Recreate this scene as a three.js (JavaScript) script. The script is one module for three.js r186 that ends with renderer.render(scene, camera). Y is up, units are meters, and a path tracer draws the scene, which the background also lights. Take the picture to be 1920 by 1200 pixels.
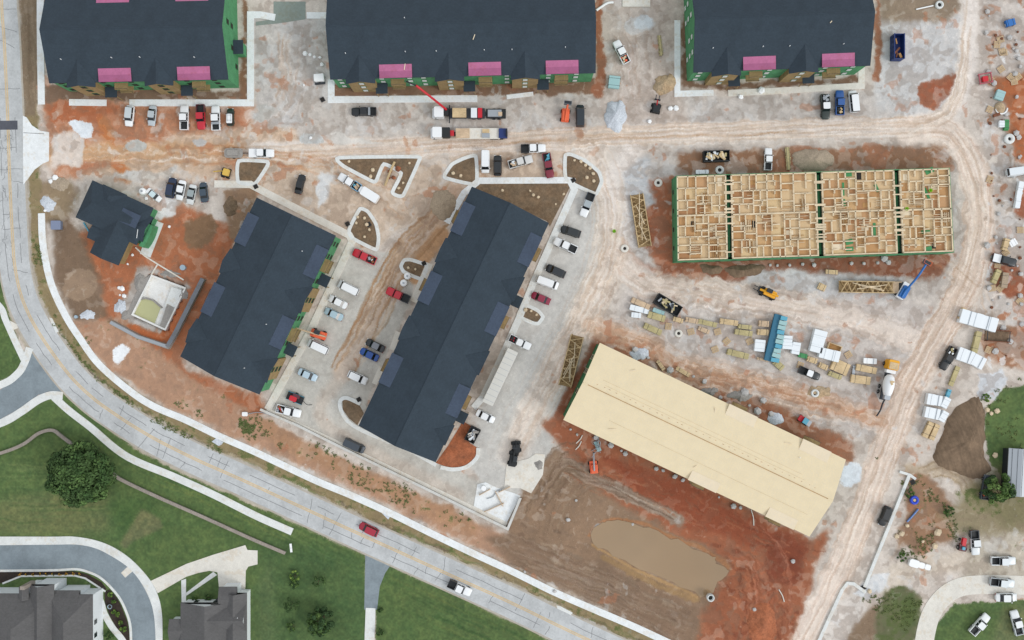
import * as THREE from 'three';
import { mergeGeometries, toCreasedNormals } from 'three/addons/utils/BufferGeometryUtils.js';

// ---------- camera, sky, sun, exposure ----------
const S = 0.125, H = 190;                       // metres per photo pixel on the ground, height of the drone
const scene = new THREE.Scene();
const camera = new THREE.PerspectiveCamera(2 * Math.atan(600 * S / H) * 180 / Math.PI, 1.6, 1, 2000);
camera.position.set(0, H, 0); camera.up.set(0, 0, -1); camera.lookAt(0, 0, 0);
const sunDir = new THREE.Vector3(0.72, 0.6, 0.34).normalize();
{
  const w = 128, h = 64, d = new Float32Array(w * h * 4), v = new THREE.Vector3();
  for (let j = 0; j < h; j++) for (let i = 0; i < w; i++) {
    const th = (j + .5) / h * Math.PI, ph = ((i + .5) / w - .5) * 2 * Math.PI;
    v.set(Math.cos(ph) * Math.sin(th), -Math.cos(th), Math.sin(ph) * Math.sin(th));
    const up = Math.max(0, v.y), g = Math.pow(Math.max(0, v.dot(sunDir)), 3);
    const L = v.y < 0 ? .5 : .58 + .2 * up + .46 * g, o = (j * w + i) * 4;
    d[o] = L * .965; d[o + 1] = L; d[o + 2] = L * 1.05; d[o + 3] = 1;
  }
  const t = new THREE.DataTexture(d, w, h, THREE.RGBAFormat, THREE.FloatType);
  t.mapping = THREE.EquirectangularReflectionMapping; t.magFilter = THREE.LinearFilter; t.needsUpdate = true;
  scene.background = t; scene.environment = t;
}
const sun = new THREE.DirectionalLight(new THREE.Color(1, .965, .91), 1.2);
sun.position.copy(sunDir).multiplyScalar(260); sun.castShadow = true; sun.shadow.radius = 40;
sun.shadow.mapSize.set(4096, 4096);
Object.assign(sun.shadow.camera, { left: -150, right: 150, top: 150, bottom: -150, near: 10, far: 600 });
scene.add(sun, sun.target);
const renderer = new THREE.WebGLRenderer({ antialias: true });
renderer.toneMapping = THREE.LinearToneMapping; renderer.toneMappingExposure = 1.0; renderer.shadowMap.enabled = true;

// ---------- helpers ----------
let seed = 7; const rnd = (a = 1, b) => { seed = (seed + 0x6d2b79f5) | 0; let t = Math.imul(seed ^ (seed >>> 15), 1 | seed); t = (t + Math.imul(t ^ (t >>> 7), 61 | t)) ^ t; const r = ((t ^ (t >>> 14)) >>> 0) / 4294967296; return b === undefined ? r * a : a + r * (b - a); };
const X = (px, h = 0) => (px - 960) * S * (H - h) / H, Z = (py, h = 0) => (py - 600) * S * (H - h) / H;   // photo pixel of a point at height h
const W2 = (pts, h = 0) => pts.map(([a, b]) => new THREE.Vector2(X(a, h), Z(b, h)));
const rad = (d) => d * Math.PI / 180;
const lerp = (a, b, t) => a + (b - a) * t, clamp = (x, a = 0, b = 1) => Math.min(b, Math.max(a, x)), sstep = (a, b, x) => { const t = clamp((x - a) / (b - a)); return t * t * (3 - 2 * t); };
const taken = new Map();
const numbered = (n) => { const k = taken.get(n) || 0; taken.set(n, k + 1); return k ? n + '_' + String(k).padStart(3, '0') : n; };
const hash = (x, y, s = 0) => { let h = Math.imul(x | 0, 374761393) ^ Math.imul(y | 0, 668265263) ^ Math.imul(s | 0, 2147483647 ^ 974711); h = Math.imul(h ^ (h >>> 13), 1274126177); return ((h ^ (h >>> 16)) >>> 0) / 4294967296; };
function vn(x, y, s = 0, per = 0) {              // value noise -1..1, tileable with period per
  let x0 = Math.floor(x), y0 = Math.floor(y); const fx = x - x0, fy = y - y0, u = fx * fx * (3 - 2 * fx), v = fy * fy * (3 - 2 * fy);
  let x1 = x0 + 1, y1 = y0 + 1; if (per) { x0 = ((x0 % per) + per) % per; x1 = ((x1 % per) + per) % per; y0 = ((y0 % per) + per) % per; y1 = ((y1 % per) + per) % per; }
  return 2 * lerp(lerp(hash(x0, y0, s), hash(x1, y0, s), u), lerp(hash(x0, y1, s), hash(x1, y1, s), u), v) - 1;
}
const fbm = (x, y, s, o = 3) => { let a = 0, k = .55, t = 0; for (let i = 0; i < o; i++) { a += k * vn(x, y, s + i); t += k; x *= 2.03; y *= 2.03; k *= .5; } return a / t; };

class QB {                                        // quads and triangles with hard edges, uv in metres
  constructor() { this.p = []; }
  tri(a, b, c) { this.p.push(...a, ...b, ...c); return this; }
  quad(a, b, c, d) { return this.tri(a, b, c).tri(a, c, d); }
  box(x, y, z, sx, sy, sz, turn = 0, tilt = 0) {  // centre, size, turn about y, then tilt about the local z
    const c = Math.cos(turn), s = Math.sin(turn), ct = Math.cos(tilt), st = Math.sin(tilt), P = [];
    for (let i = 0; i < 8; i++) { const a = (i & 1 ? .5 : -.5) * sx, b = (i & 2 ? .5 : -.5) * sy, e = (i & 4 ? .5 : -.5) * sz, a2 = a * ct - b * st, b2 = a * st + b * ct; P.push([x + a2 * c + e * s, y + b2, z - a2 * s + e * c]); }
    for (const [i, j, k, l] of [[0, 4, 6, 2], [1, 3, 7, 5], [0, 1, 5, 4], [2, 6, 7, 3], [0, 2, 3, 1], [4, 5, 7, 6]]) this.quad(P[i], P[j], P[k], P[l]);
    return this;
  }
  prism(pts, y0, y1, holes = []) {               // pts: Vector2 x,z
    pts = pts.slice(); if (!THREE.ShapeUtils.isClockWise(pts)) pts.reverse();
    holes = holes.map((h) => { h = h.slice(); if (THREE.ShapeUtils.isClockWise(h)) h.reverse(); return h; });
    const f = THREE.ShapeUtils.triangulateShape(pts, holes), all = [...pts, ...holes.flat()];
    const A = (i, y) => [all[i].x, y, all[i].y];
    for (const [a, b, c] of f) { this.tri(A(a, y1), A(b, y1), A(c, y1)); this.tri(A(a, y0), A(c, y0), A(b, y0)); }
    for (const ring of [pts, ...holes]) for (let i = 0; i < ring.length; i++) { const a = ring[i], b = ring[(i + 1) % ring.length]; this.quad([a.x, y0, a.y], [b.x, y0, b.y], [b.x, y1, b.y], [a.x, y1, a.y]); }
    return this;
  }
  sheet(pts, y) { pts = pts.slice(); if (!THREE.ShapeUtils.isClockWise(pts)) pts.reverse(); for (const [a, b, c] of THREE.ShapeUtils.triangulateShape(pts, [])) this.tri([pts[a].x, y, pts[a].y], [pts[b].x, y, pts[b].y], [pts[c].x, y, pts[c].y]); return this; }
  geo() {
    const g = new THREE.BufferGeometry(); g.setAttribute('position', new THREE.Float32BufferAttribute(this.p, 3)); g.computeVertexNormals(); return uvm(g);
  }
}
function uvm(g) {                                 // uv in metres from the face's own plane
  if (g.index) g = g.toNonIndexed();
  const p = g.attributes.position, uv = new Float32Array(p.count * 2), a = new THREE.Vector3(), b = new THREE.Vector3(), c = new THREE.Vector3();
  for (let i = 0; i < p.count; i += 3) {
    a.fromBufferAttribute(p, i); b.fromBufferAttribute(p, i + 1); c.fromBufferAttribute(p, i + 2);
    b.sub(a); c.sub(a); b.cross(c); const ax = Math.abs(b.x), ay = Math.abs(b.y), az = Math.abs(b.z);
    for (let k = i; k < i + 3; k++) { const x = p.getX(k), y = p.getY(k), z = p.getZ(k); if (ay >= ax && ay >= az) { uv[2 * k] = x; uv[2 * k + 1] = z; } else if (ax > az) { uv[2 * k] = z; uv[2 * k + 1] = y; } else { uv[2 * k] = x; uv[2 * k + 1] = y; } }
  }
  g.setAttribute('uv', new THREE.BufferAttribute(uv, 2)); return g;
}
const asGeo = (g) => g instanceof QB ? g.geo() : g;
function mesh(name, g, mat, parent) {
  const m = new THREE.Mesh(asGeo(g), mat); m.name = parent ? name : numbered(name); m.castShadow = m.receiveShadow = true; (parent || scene).add(m); return m;
}
function tag(o, label, category, group) { o.userData.label = label; o.userData.category = category; if (group) o.userData.group = group; return o; }
function struct(name, g, mat, label) { const m = mesh(name, g, mat); m.userData.kind = 'structure'; if (label) m.userData.label = label; return m; }
function thing(name, label, category, group, x = 0, y = 0, z = 0, turn = 0) {
  const o = new THREE.Group(); o.name = numbered(name); scene.add(o); o.position.set(x, y, z); o.rotation.y = turn; return tag(o, label, category, group);
}
const smooth = (pts, n = 8, closed = false, tension = .5) => { const c = new THREE.CatmullRomCurve3(pts.map((p) => new THREE.Vector3(p.x, 0, p.y)), closed, 'catmullrom', tension); return c.getPoints(pts.length * n).map((p) => new THREE.Vector2(p.x, p.z)); };
function offsetLine(pts, d) {                     // offset of an open polyline to its right by d
  return pts.map((p, i) => { const a = pts[Math.max(0, i - 1)], b = pts[Math.min(pts.length - 1, i + 1)], t = b.clone().sub(a).normalize(); return new THREE.Vector2(p.x - t.y * d, p.y + t.x * d); });
}
function miter(pts, d) {                          // offset with mitred corners
  return pts.map((p, i) => {
    const a = pts[i - 1], b = pts[i + 1], t1 = a ? p.clone().sub(a).normalize() : null, t2 = b ? b.clone().sub(p).normalize() : null;
    const n1 = t1 && new THREE.Vector2(-t1.y, t1.x), n2 = t2 && new THREE.Vector2(-t2.y, t2.x); if (!n1) return p.clone().addScaledVector(n2, d); if (!n2) return p.clone().addScaledVector(n1, d);
    const m = n1.clone().add(n2).normalize(), k = d / Math.max(.4, m.dot(n1)); return p.clone().addScaledVector(m, k);
  });
}
const band = (pts, w, y0, y1, q = new QB()) => { const l = miter(pts, -w / 2), r = miter(pts, w / 2); for (let i = 0; i + 1 < pts.length; i++) { const a = l[i], b = l[i + 1], c = r[i + 1], d = r[i];
  q.quad([a.x, y1, a.y], [d.x, y1, d.y], [c.x, y1, c.y], [b.x, y1, b.y]); q.quad([a.x, y0, a.y], [a.x, y1, a.y], [b.x, y1, b.y], [b.x, y0, b.y]); q.quad([d.x, y0, d.y], [c.x, y0, c.y], [c.x, y1, c.y], [d.x, y1, d.y]); }
  const n = pts.length - 1; q.quad([l[0].x, y0, l[0].y], [r[0].x, y0, r[0].y], [r[0].x, y1, r[0].y], [l[0].x, y1, l[0].y]); q.quad([r[n].x, y0, r[n].y], [l[n].x, y0, l[n].y], [l[n].x, y1, l[n].y], [r[n].x, y1, r[n].y]); return q; };
const flat = (pts, w, y, q = new QB()) => { const l = miter(pts, -w / 2), r = miter(pts, w / 2); for (let i = 0; i + 1 < pts.length; i++) q.quad([l[i].x, y, l[i].y], [r[i].x, y, r[i].y], [r[i + 1].x, y, r[i + 1].y], [l[i + 1].x, y, l[i + 1].y]); return q; };
function tube(pts, r, seg = 6, closed = false) { const c = new THREE.CatmullRomCurve3(pts.map((p) => new THREE.Vector3(...p)), closed); return new THREE.TubeGeometry(c, Math.max(2, pts.length * 4), r, seg, closed); }
const cyl = (r0, r1, h, seg = 16) => new THREE.CylinderGeometry(r1, r0, h, seg);

// ---------- textures and materials ----------
function tex(size, metres, fn) {
  const d = new Uint8Array(size * size * 4); for (let j = 0; j < size; j++) for (let i = 0; i < size; i++) { const c = fn(i / size, j / size), o = (j * size + i) * 4; d[o] = clamp(c[0]) * 255; d[o + 1] = clamp(c[1]) * 255; d[o + 2] = clamp(c[2]) * 255; d[o + 3] = 255; }
  const t = new THREE.DataTexture(d, size, size); t.wrapS = t.wrapT = THREE.RepeatWrapping; t.magFilter = THREE.LinearFilter; t.colorSpace = THREE.SRGBColorSpace; t.repeat.set(1 / metres, 1 / metres); t.needsUpdate = true; return t;
}
const tn = (u, v, f, s) => vn(u * f, v * f, s, f);
const T = {
  concrete: tex(512, 14, (u, v) => { const n = .955 + .02 * tn(u, v, 7, 1) + .02 * tn(u, v, 23, 2) + .025 * tn(u, v, 90, 3) + .02 * tn(u, v, 256, 4), st = sstep(.35, .8, tn(u, v, 9, 5) + .5 * tn(u, v, 31, 6)) * .045; return [n - st * .4, n - st * .8, n - st * 1.3]; }),
  asphalt: tex(512, 24, (u, v) => { const n = .95 + .03 * tn(u, v, 5, 11) + .04 * tn(u, v, 17, 12) + .03 * tn(u, v, 64, 13) + .035 * tn(u, v, 256, 14); return [n, n, n]; }),
  shingle: tex(512, 12, (u, v) => { const row = Math.floor(v * 60), tab = Math.floor(u * 36 + (row % 2) * .5 + hash(row, 3) * .4), n = .93 + .03 * tn(u, v, 6, 21) + .03 * tn(u, v, 40, 24) + .05 * (hash(tab % 36, row, 22) - .5) + .03 * tn(u, v, 256, 23) - ((v * 60) % 1 < .14 ? .05 : 0); return [n, n, n]; }),
  soil: tex(512, 16, (u, v) => { const n = .88 + .06 * tn(u, v, 8, 31) + .07 * tn(u, v, 27, 32) + .07 * tn(u, v, 80, 33) + .09 * tn(u, v, 256, 34); return [n + .02 * tn(u, v, 13, 35), n, n - .02 * tn(u, v, 13, 35)]; }),
  gravel: tex(512, 9, (u, v) => { const n = .91 + .04 * tn(u, v, 6, 41) + .06 * tn(u, v, 50, 42) + .09 * tn(u, v, 200, 43); return [n, n, n + .01]; }),
  osb: tex(512, 10, (u, v) => { const a = tn(u, v, 60, 51), b = vn(u * 160, v * 40, 52), n = .95 + .012 * a + .012 * b + .01 * tn(u, v, 9, 53); const j = ((u * 4.1) % 1 < .008 || (v * 8.2) % 1 < .014) ? .03 : 0; return [n - j, n - j * 1.1 - .005 * a, n - j * 1.2 - .02 * a]; }),
  wood: tex(512, 6, (u, v) => { const n = .86 + .07 * vn(u * 12, v * 140, 61) + .05 * vn(u * 50, v * 220, 62) + .05 * tn(u, v, 6, 63); return [n + .02, n, n - .03]; }),
  sheath: tex(512, 9.76, (u, v) => { const sx = (u * 8) % 1, sy = (v * 4) % 1, n = .9 + .05 * tn(u, v, 8, 71) + .05 * tn(u, v, 40, 72), j = sx < .03 || sy < .015 ? -.1 : (sx % .34 < .02 ? -.03 : 0); return [n + j, n + j, n + j]; }),
};
T.rake = tex(512, 18, (u, v) => { const n = .88 + .05 * vn(u * 60, v * 5, 91) + .035 * vn(u * 150, v * 9, 92) + .07 * tn(u, v, 9, 93) + .05 * tn(u, v, 40, 95) + .05 * tn(u, v, 200, 94); return [n, n, n]; }); T.rake.rotation = -.35;
const M = {};

const mat = (name, color, rough = .9, map, extra = {}) => (M[name] = new THREE.MeshStandardMaterial({ color, roughness: rough, map: map || null, ...extra }));
mat('walk', '#e8ebe9', .9, T.concrete); mat('walkWhite', '#f2f6f7', .88, T.concrete); mat('walkTan', '#e9e5db', .9, T.concrete); mat('curb', '#d6d6d2', .9, T.concrete); mat('stone', '#a79d92', .95, T.gravel);
mat('street', '#c7cacb', .92, T.asphalt); mat('asphalt', '#8b979e', .92, T.asphalt); mat('patch', '#5a5d66', .95, T.asphalt); mat('gutter', '#bdb6aa', .92, T.concrete); mat('tar', '#727375', .8); mat('yellowPaint', '#dcc39a', .85, T.asphalt);
mat('shingle', '#36434e', .95, T.shingle, { bumpMap: T.shingle, bumpScale: .01 }); mat('slate', '#465366', .9, T.shingle); mat('pink', '#bd6f96', .8, T.concrete); mat('pinkDark', '#ab6288', .85, T.concrete); mat('houseRoof', '#666565', .95, T.shingle);
mat('osbRoof', '#f4e3bf', .9, T.osb); mat('osb', '#dfc298', .9, T.osb); mat('osbPale', '#f3e3c6', .9, T.osb); mat('stud', '#f7e8cc', .85, T.wood); mat('studDark', '#c49a66', .9, T.wood); mat('lumber', '#ecd5ad', .85, T.wood); mat('lumberOlive', '#d3ca9c', .9, T.wood); mat('lumberPink', '#e6cfb4', .9, T.wood); mat('truss', '#e3cca2', .9, T.wood); mat('trussDark', '#b59c74', .95, T.wood);
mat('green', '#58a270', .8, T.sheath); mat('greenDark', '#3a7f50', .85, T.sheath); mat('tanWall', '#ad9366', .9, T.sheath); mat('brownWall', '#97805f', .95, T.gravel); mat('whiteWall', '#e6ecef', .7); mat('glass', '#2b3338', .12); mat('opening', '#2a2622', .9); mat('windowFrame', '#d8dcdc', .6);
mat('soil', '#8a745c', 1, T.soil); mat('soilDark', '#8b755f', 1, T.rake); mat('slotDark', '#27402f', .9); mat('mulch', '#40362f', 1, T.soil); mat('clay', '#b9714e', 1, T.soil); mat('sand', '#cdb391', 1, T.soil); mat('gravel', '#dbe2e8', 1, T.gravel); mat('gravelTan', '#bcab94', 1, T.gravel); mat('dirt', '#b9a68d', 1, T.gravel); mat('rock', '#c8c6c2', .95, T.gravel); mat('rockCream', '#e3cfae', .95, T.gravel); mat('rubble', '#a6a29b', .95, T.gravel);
mat('wrap', '#e9eff3', .45); mat('wrapBlue', '#5aa7c0', .5); mat('tarpBlue', '#2c6a86', .6); mat('crate', '#9fc3c4', .7); mat('greenWrap', '#3e8a52', .6);
mat('tyre', '#1b1b1c', .9); mat('rim', '#9a9ca0', .4, null, { metalness: .7 }); mat('black', '#1d2124', .6); mat('darkMetal', '#3a3e44', .55, null, { metalness: .4 }); mat('steel', '#a9afb5', .45, null, { metalness: .5 }); mat('whitePaint', '#eef1f3', .35); mat('orange', '#e8683f', .45); mat('red', '#c8202f', .4); mat('yellow', '#eaa81e', .45); mat('blueP', '#2c6fb8', .4); mat('navy', '#1c3470', .5); mat('rust', '#8d5a40', .9, T.soil); mat('headlight', '#e8edf0', .15); mat('taillight', '#8e1c1c', .3); mat('plasticBlue', '#2749c8', .5); mat('leafTrunk', '#5a4a3a', .95); mat('tank', '#f3f5f6', .4);
mat('capGrey', '#858990', .8, T.concrete); mat('muddyWater', '#a58b6c', .12, T.soil); mat('poolWater', '#b9b98b', .12); mat('poolWhite', '#f1f1ee', .9, T.concrete); mat('tealWater', '#8b978f', .3, T.concrete);
M.green.side = THREE.FrontSide;

// ---------- the ground: what lies where (soil, clay, gravel, dust, grass), in metres; one texel is S metres ----------
const GX = -64, GY = -40, GW = 2048, GH = 1280;
const STREET = [[2, -160], [3, 0], [8, 75], [12, 160], [15, 230], [17, 300], [20, 375], [24, 450], [28, 500], [40, 555], [62, 605], [95, 657], [135, 709], [175, 747], [212, 774], [250, 799], [300, 828], [375, 865], [450, 898], [585, 960], [630, 981], [720, 1022], [830, 1072], [960, 1131], [1080, 1189], [1240, 1262], [1420, 1340]];
const POND = [[1112, 996], [1132, 984], [1150, 981], [1200, 987], [1235, 1001], [1285, 1023], [1335, 1047], [1340, 1057], [1362, 1070], [1364, 1078], [1342, 1100], [1332, 1117], [1313, 1119], [1260, 1093], [1185, 1061], [1142, 1036], [1116, 1021]];
const streetLine = smooth(W2(STREET), 5);
const LAWNS = [
  [[-64, 480], [0, 520], [16, 590], [38, 650], [50, 672], [44, 690], [20, 706], [-64, 745]],
  [[-64, 820], [0, 798], [55, 768], [85, 747], [105, 741], [122, 741], [185, 791], [250, 841], [325, 881], [400, 914], [480, 951], [557, 984], [615, 1011], [684, 1041], [690, 1200], [690, 1240], [-64, 1240]],
  [[724, 1060], [815, 1099], [955, 1165], [1020, 1196], [1120, 1240], [705, 1240], [703, 1140], [712, 1085]],
  [[1846, 790], [1852, 762], [1880, 734], [1984, 700], [1984, 930], [1910, 930], [1880, 895], [1852, 850]],
  [[1745, 1240], [1756, 1170], [1790, 1132], [1880, 1128], [1984, 1130], [1984, 1240]],
];
const groundTex = (() => {
  const cv = document.createElement('canvas'), cm = document.createElement('canvas'); cv.width = cm.width = GW; cv.height = cm.height = GH;
  const A = cv.getContext('2d'), B = cm.getContext('2d');
  for (const c of [A, B]) { c.translate(-GX, -GY); c.lineCap = c.lineJoin = 'round'; }
  A.fillStyle = '#bfb2a5'; A.fillRect(GX, GY, GW, GH); B.fillStyle = 'rgb(90,110,0)'; B.fillRect(GX, GY, GW, GH);
  const path = (c, p, close) => { c.beginPath(); p.forEach(([x, y], i) => i ? c.lineTo(x, y) : c.moveTo(x, y)); if (close) c.closePath(); };
  const soft = (c, blur, col) => { if (blur) { c.shadowBlur = blur * 1.15; c.shadowColor = col; c.shadowOffsetX = 6000; c.translate(-6000, 0); } };   // soft edges
  const each = (f, blur, a, col, m) => { for (const c of [A, B]) { c.save(); c.globalAlpha = a; const k = c === A ? col : m_(m); c.fillStyle = c.strokeStyle = k; soft(c, blur, k); f(c); c.restore(); } };
  const m_ = (m) => 'rgb(' + m.join(',') + ')';
  const fill = (p, col, m, blur = 3, a = 1) => each((c) => { path(c, p, true); c.fill(); }, blur, a, col, m);
  const line = (p, w, col, m, blur = 4, a = 1) => each((c) => { c.lineWidth = w; path(c, curve(p), false); c.stroke(); }, blur, a, col, m);
  const curve = (p) => smooth(p.map(([x, y]) => new THREE.Vector2(x, y)), 8).map((v) => [v.x, v.y]);
  const tracks = (p, width, n, cols, a = .25, lw = 3) => { const c = curve(p).map(([x, y]) => new THREE.Vector2(x, y)); for (let k = 0; k < n; k++) { const d = (rnd() - .5) * width, l = offsetLine(c, d), i0 = Math.floor(rnd() * l.length * .5), i1 = Math.min(l.length, i0 + Math.floor(l.length * rnd(.3, .9))); A.save(); A.globalAlpha = Math.min(1, a * rnd(.7, 1.8)); A.strokeStyle = cols[k % cols.length]; soft(A, 1.2, cols[k % cols.length]); A.lineWidth = rnd(lw * .3, lw * 1.1); path(A, l.slice(i0, i1).map((v) => [v.x + vn(v.x / 40, v.y / 40, k) * 4, v.y + vn(v.y / 40, v.x / 40, k) * 4]), false); A.stroke(); A.restore(); } };
  const ruts = (p, width, n, cols, a = .4) => { a *= .62; const c = curve(p).map(([x, y]) => new THREE.Vector2(x, y)); for (let k = 0; k < n; k++) { const d = (rnd() - .5) * width, i0 = Math.floor(rnd() * c.length * .6), i1 = Math.min(c.length, i0 + Math.floor(c.length * rnd(.25, .6))), ph = rnd(9); for (const e of [0, 14]) { const l = offsetLine(c, d + e); A.save(); A.globalAlpha = Math.min(1, a * rnd(.6, 1.3)); A.strokeStyle = cols[k % cols.length]; A.lineWidth = rnd(1.4, 2.8); A.setLineDash([rnd(8, 40), rnd(1, 4)]); path(A, l.slice(i0, i1).map((v) => [v.x + vn(v.x / 60, v.y / 60, k + ph) * 5, v.y + vn(v.y / 60, v.x / 60, k + ph) * 5]), false); A.stroke(); A.restore(); } } };
  const blob = (x, y, rx, ry, col, m, rot = 0, a = 1) => each((c) => { c.beginPath(); c.ellipse(x, y, rx, ry, rad(rot), 0, 7); c.fill(); }, 1, a, col, m);
  const DUST = '#d4c9bf', GREY = '#b9b4ad', LOT = '#b7b3a9', CLAY = '#ae6a48', DCLAY = '#8f4e35', SOIL = '#846d57', BR = '#7a6450', ORG = '#c17c4e', PALE = '#c6cacd', TAN = '#c3a384';
  // lots, yards
  fill([[95, 240], [600, 230], [1130, 200], [1130, 300], [960, 330], [600, 340], [120, 330]], '#c5a88d', [120, 100, 0], 14);
  fill([[470, 30], [615, 30], [615, 235], [480, 240]], '#b3aca6', [125, 180, 0], 6);
  fill([[560, 188], [1130, 178], [1135, 240], [960, 250], [560, 262]], '#b8aea4', [120, 130, 0], 6);
  fill([[1118, -40], [1285, -40], [1285, 185], [1300, 240], [1130, 250], [1118, 100]], '#b3a396', [95, 130, 0], 6);
  fill([[1280, 182], [1640, 170], [1700, 150], [1790, 30], [1810, 30], [1800, 215], [1640, 235], [1300, 240]], '#b4aba3', [105, 150, 0], 8);
  fill([[1640, 30], [1810, 30], [1800, 205], [1720, 222], [1640, 200]], '#b8b6b4', [95, 170, 0], 8);
  fill([[1640, -40], [1800, -40], [1795, 20], [1760, 45], [1650, 38]], '#8b7863', [90, 30, 0], 6);
  fill([[1840, -40], [1984, -40], [1984, 700], [1830, 640], [1860, 400], [1840, 200]], '#b5aaa0', [130, 165, 10], 10);
  fill([[1160, 300], [1260, 280], [1790, 270], [1810, 480], [1750, 560], [1300, 545], [1180, 500]], '#ada298', [135, 160, 0], 10);
  fill([[1180, 530], [1750, 570], [1700, 700], [1640, 830], [1130, 640]], '#b7aca3', [100, 140, 0], 10);
  fill([[505, 770], [655, 455], [720, 470], [800, 470], [770, 560], [672, 795], [900, 905], [950, 985]], LOT, [15, 40, 0], 4);
  fill([[900, 905], [880, 870], [905, 745], [1085, 350], [1130, 360], [1120, 560], [1035, 830], [1010, 930], [930, 985]], '#bab7b0', [15, 45, 0], 5);
  fill([[640, 290], [1080, 290], [1070, 340], [870, 345], [840, 430], [760, 420], [690, 470], [480, 360], [500, 300]], '#bda68f', [140, 120, 0], 8);
  // red clay
  fill([[85, 175], [330, 195], [480, 200], [470, 235], [330, 250], [200, 310], [110, 340], [85, 250]], '#b98263', [175, 120, 0], 9);
  fill([[85, 190], [230, 198], [190, 232], [150, 230], [95, 225]], CLAY, [170, 70, 0], 4);
  line([[195, 235], [210, 280], [230, 330]], 26, ORG, [150, 60, 0], 6);
  fill([[240, 395], [345, 385], [445, 430], [400, 565], [338, 672], [345, 690], [490, 745], [500, 775], [410, 780], [290, 735], [180, 640], [190, 560], [150, 440]], '#ab6c4b', [140, 60, 0], 8);
  fill([[145, 430], [190, 470], [200, 500], [175, 520], [160, 480]], '#b16c48', [120, 30, 0], 5);
  fill([[345, 420], [398, 398], [410, 425], [395, 455], [368, 467], [345, 450]], '#86694f', [40, 20, 0], 3);
  fill([[420, 355], [480, 345], [485, 365], [440, 455], [425, 440]], '#92765d', [60, 50, 0], 5);
  fill([[95, 370], [150, 430], [185, 520], [200, 600], [140, 605], [100, 520]], BR, [40, 45, 10], 8);
  fill([[60, 340], [130, 340], [150, 370], [110, 420], [60, 420]], '#917d62', [60, 100, 60], 8);
  blob(150, 535, 34, 30, '#a48a72', [40, 70, 0], 0, .6);
  fill([[130, 600], [240, 600], [330, 690], [500, 790], [700, 890], [945, 1000], [960, 1060], [700, 935], [480, 838], [290, 752], [190, 680]], '#b08a70', [70, 30, 40], 6);
  fill([[460, 770], [640, 860], [830, 945], [900, 985], [890, 1010], [700, 920], [520, 840]], '#ad8668', [70, 20, 60], 8);
  // bare brown banks about the basin
  fill([[950, 985], [985, 900], [1040, 842], [1100, 885], [1290, 985], [1380, 1060], [1400, 1120], [1300, 1230], [1250, 1230], [1100, 1120], [960, 1060]], '#8c725b', [75, 30, 0], 6);
  fill([[905, 1005], [960, 1000], [1140, 1065], [1320, 1145], [1300, 1230], [1180, 1160], [960, 1062]], '#846b56', [55, 25, 8], 8);
  fill([[1010, 790], [1060, 775], [1290, 890], [1520, 1012], [1560, 990], [1530, 1060], [1480, 1240], [1300, 1240], [1320, 1150], [1350, 1100], [1375, 1065], [1330, 1030], [1240, 985], [1130, 925], [1060, 850]], '#9c6044', [120, 40, 0], 7);
  fill([[1130, 850], [1290, 905], [1400, 970], [1500, 1015], [1430, 1030], [1290, 985], [1180, 920]], DCLAY, [60, 25, 0], 8);
  fill([[1440, 1000], [1520, 1015], [1490, 1100], [1430, 1090]], '#7f432e', [50, 15, 0], 10);
  line([[1065, 870], [1130, 905], [1200, 940], [1275, 975]], 22, '#8d7765', [20, 40, 0], 3);
  tracks([[1065, 870], [1130, 905], [1200, 940], [1275, 975]], 24, 14, ['#6b5645', '#a8937f'], .5, 2.5);
  tracks([[985, 985], [1010, 930], [1060, 860], [1100, 880]], 60, 30, ['#68523f', '#9b846c', '#5e4a3a'], .35, 3);
  tracks([[930, 1020], [1100, 1090], [1290, 1180]], 70, 34, ['#6e5846', '#9a846f'], .3, 3);
  tracks([[1350, 1060], [1420, 1130], [1470, 1200]], 90, 26, ['#7a4029', '#b06a48'], .4, 4);
  line([[1130, 1048], [1200, 1082], [1270, 1112], [1310, 1128]], 10, '#9d7f59', [20, 20, 0], 3, .8);
  // round the framed block and the sheathed block
  fill([[1225, 485], [1795, 470], [1760, 520], [1640, 520], [1500, 515], [1400, 525], [1250, 520]], '#87553e', [150, 120, 0], 6);
  fill([[1195, 345], [1268, 330], [1268, 500], [1230, 490], [1195, 440]], '#a3674b', [150, 150, 0], 5);
  fill([[1270, 285], [1780, 270], [1785, 318], [1270, 330]], '#8f6b52', [130, 150, 0], 5);
  fill([[1110, 630], [1150, 620], [1300, 690], [1460, 760], [1600, 830], [1600, 870], [1560, 870], [1300, 750], [1120, 660]], '#98664b', [150, 130, 0], 7);
  fill([[1040, 780], [1065, 720], [1110, 640], [1125, 645], [1060, 800]], '#8a553d', [120, 100, 0], 6);
  fill([[1175, 300], [1215, 290], [1225, 380], [1190, 400], [1170, 480], [1225, 500], [1180, 515], [1155, 470], [1160, 350]], '#b0b2b4', [60, 170, 0], 6);
  fill([[1400, 500], [1560, 510], [1700, 520], [1700, 560], [1560, 555], [1400, 530]], '#b3b1b0', [120, 170, 0], 6);
  line([[1150, 380], [1180, 480], [1240, 510]], 12, '#a0664a', [150, 60, 0], 5, .6);
  // haul roads
  line([[60, 290], [250, 285], [480, 290]], 34, '#c79d77', [120, 40, 0], 7);
  line([[480, 285], [700, 277], [960, 266], [1200, 252], [1450, 243], [1650, 240], [1755, 228]], 38, DUST, [5, 10, 0], 6);
  line([[1700, 245], [1775, 215], [1805, 160], [1818, 60], [1822, -40]], 34, DUST, [25, 40, 0], 6);
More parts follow.
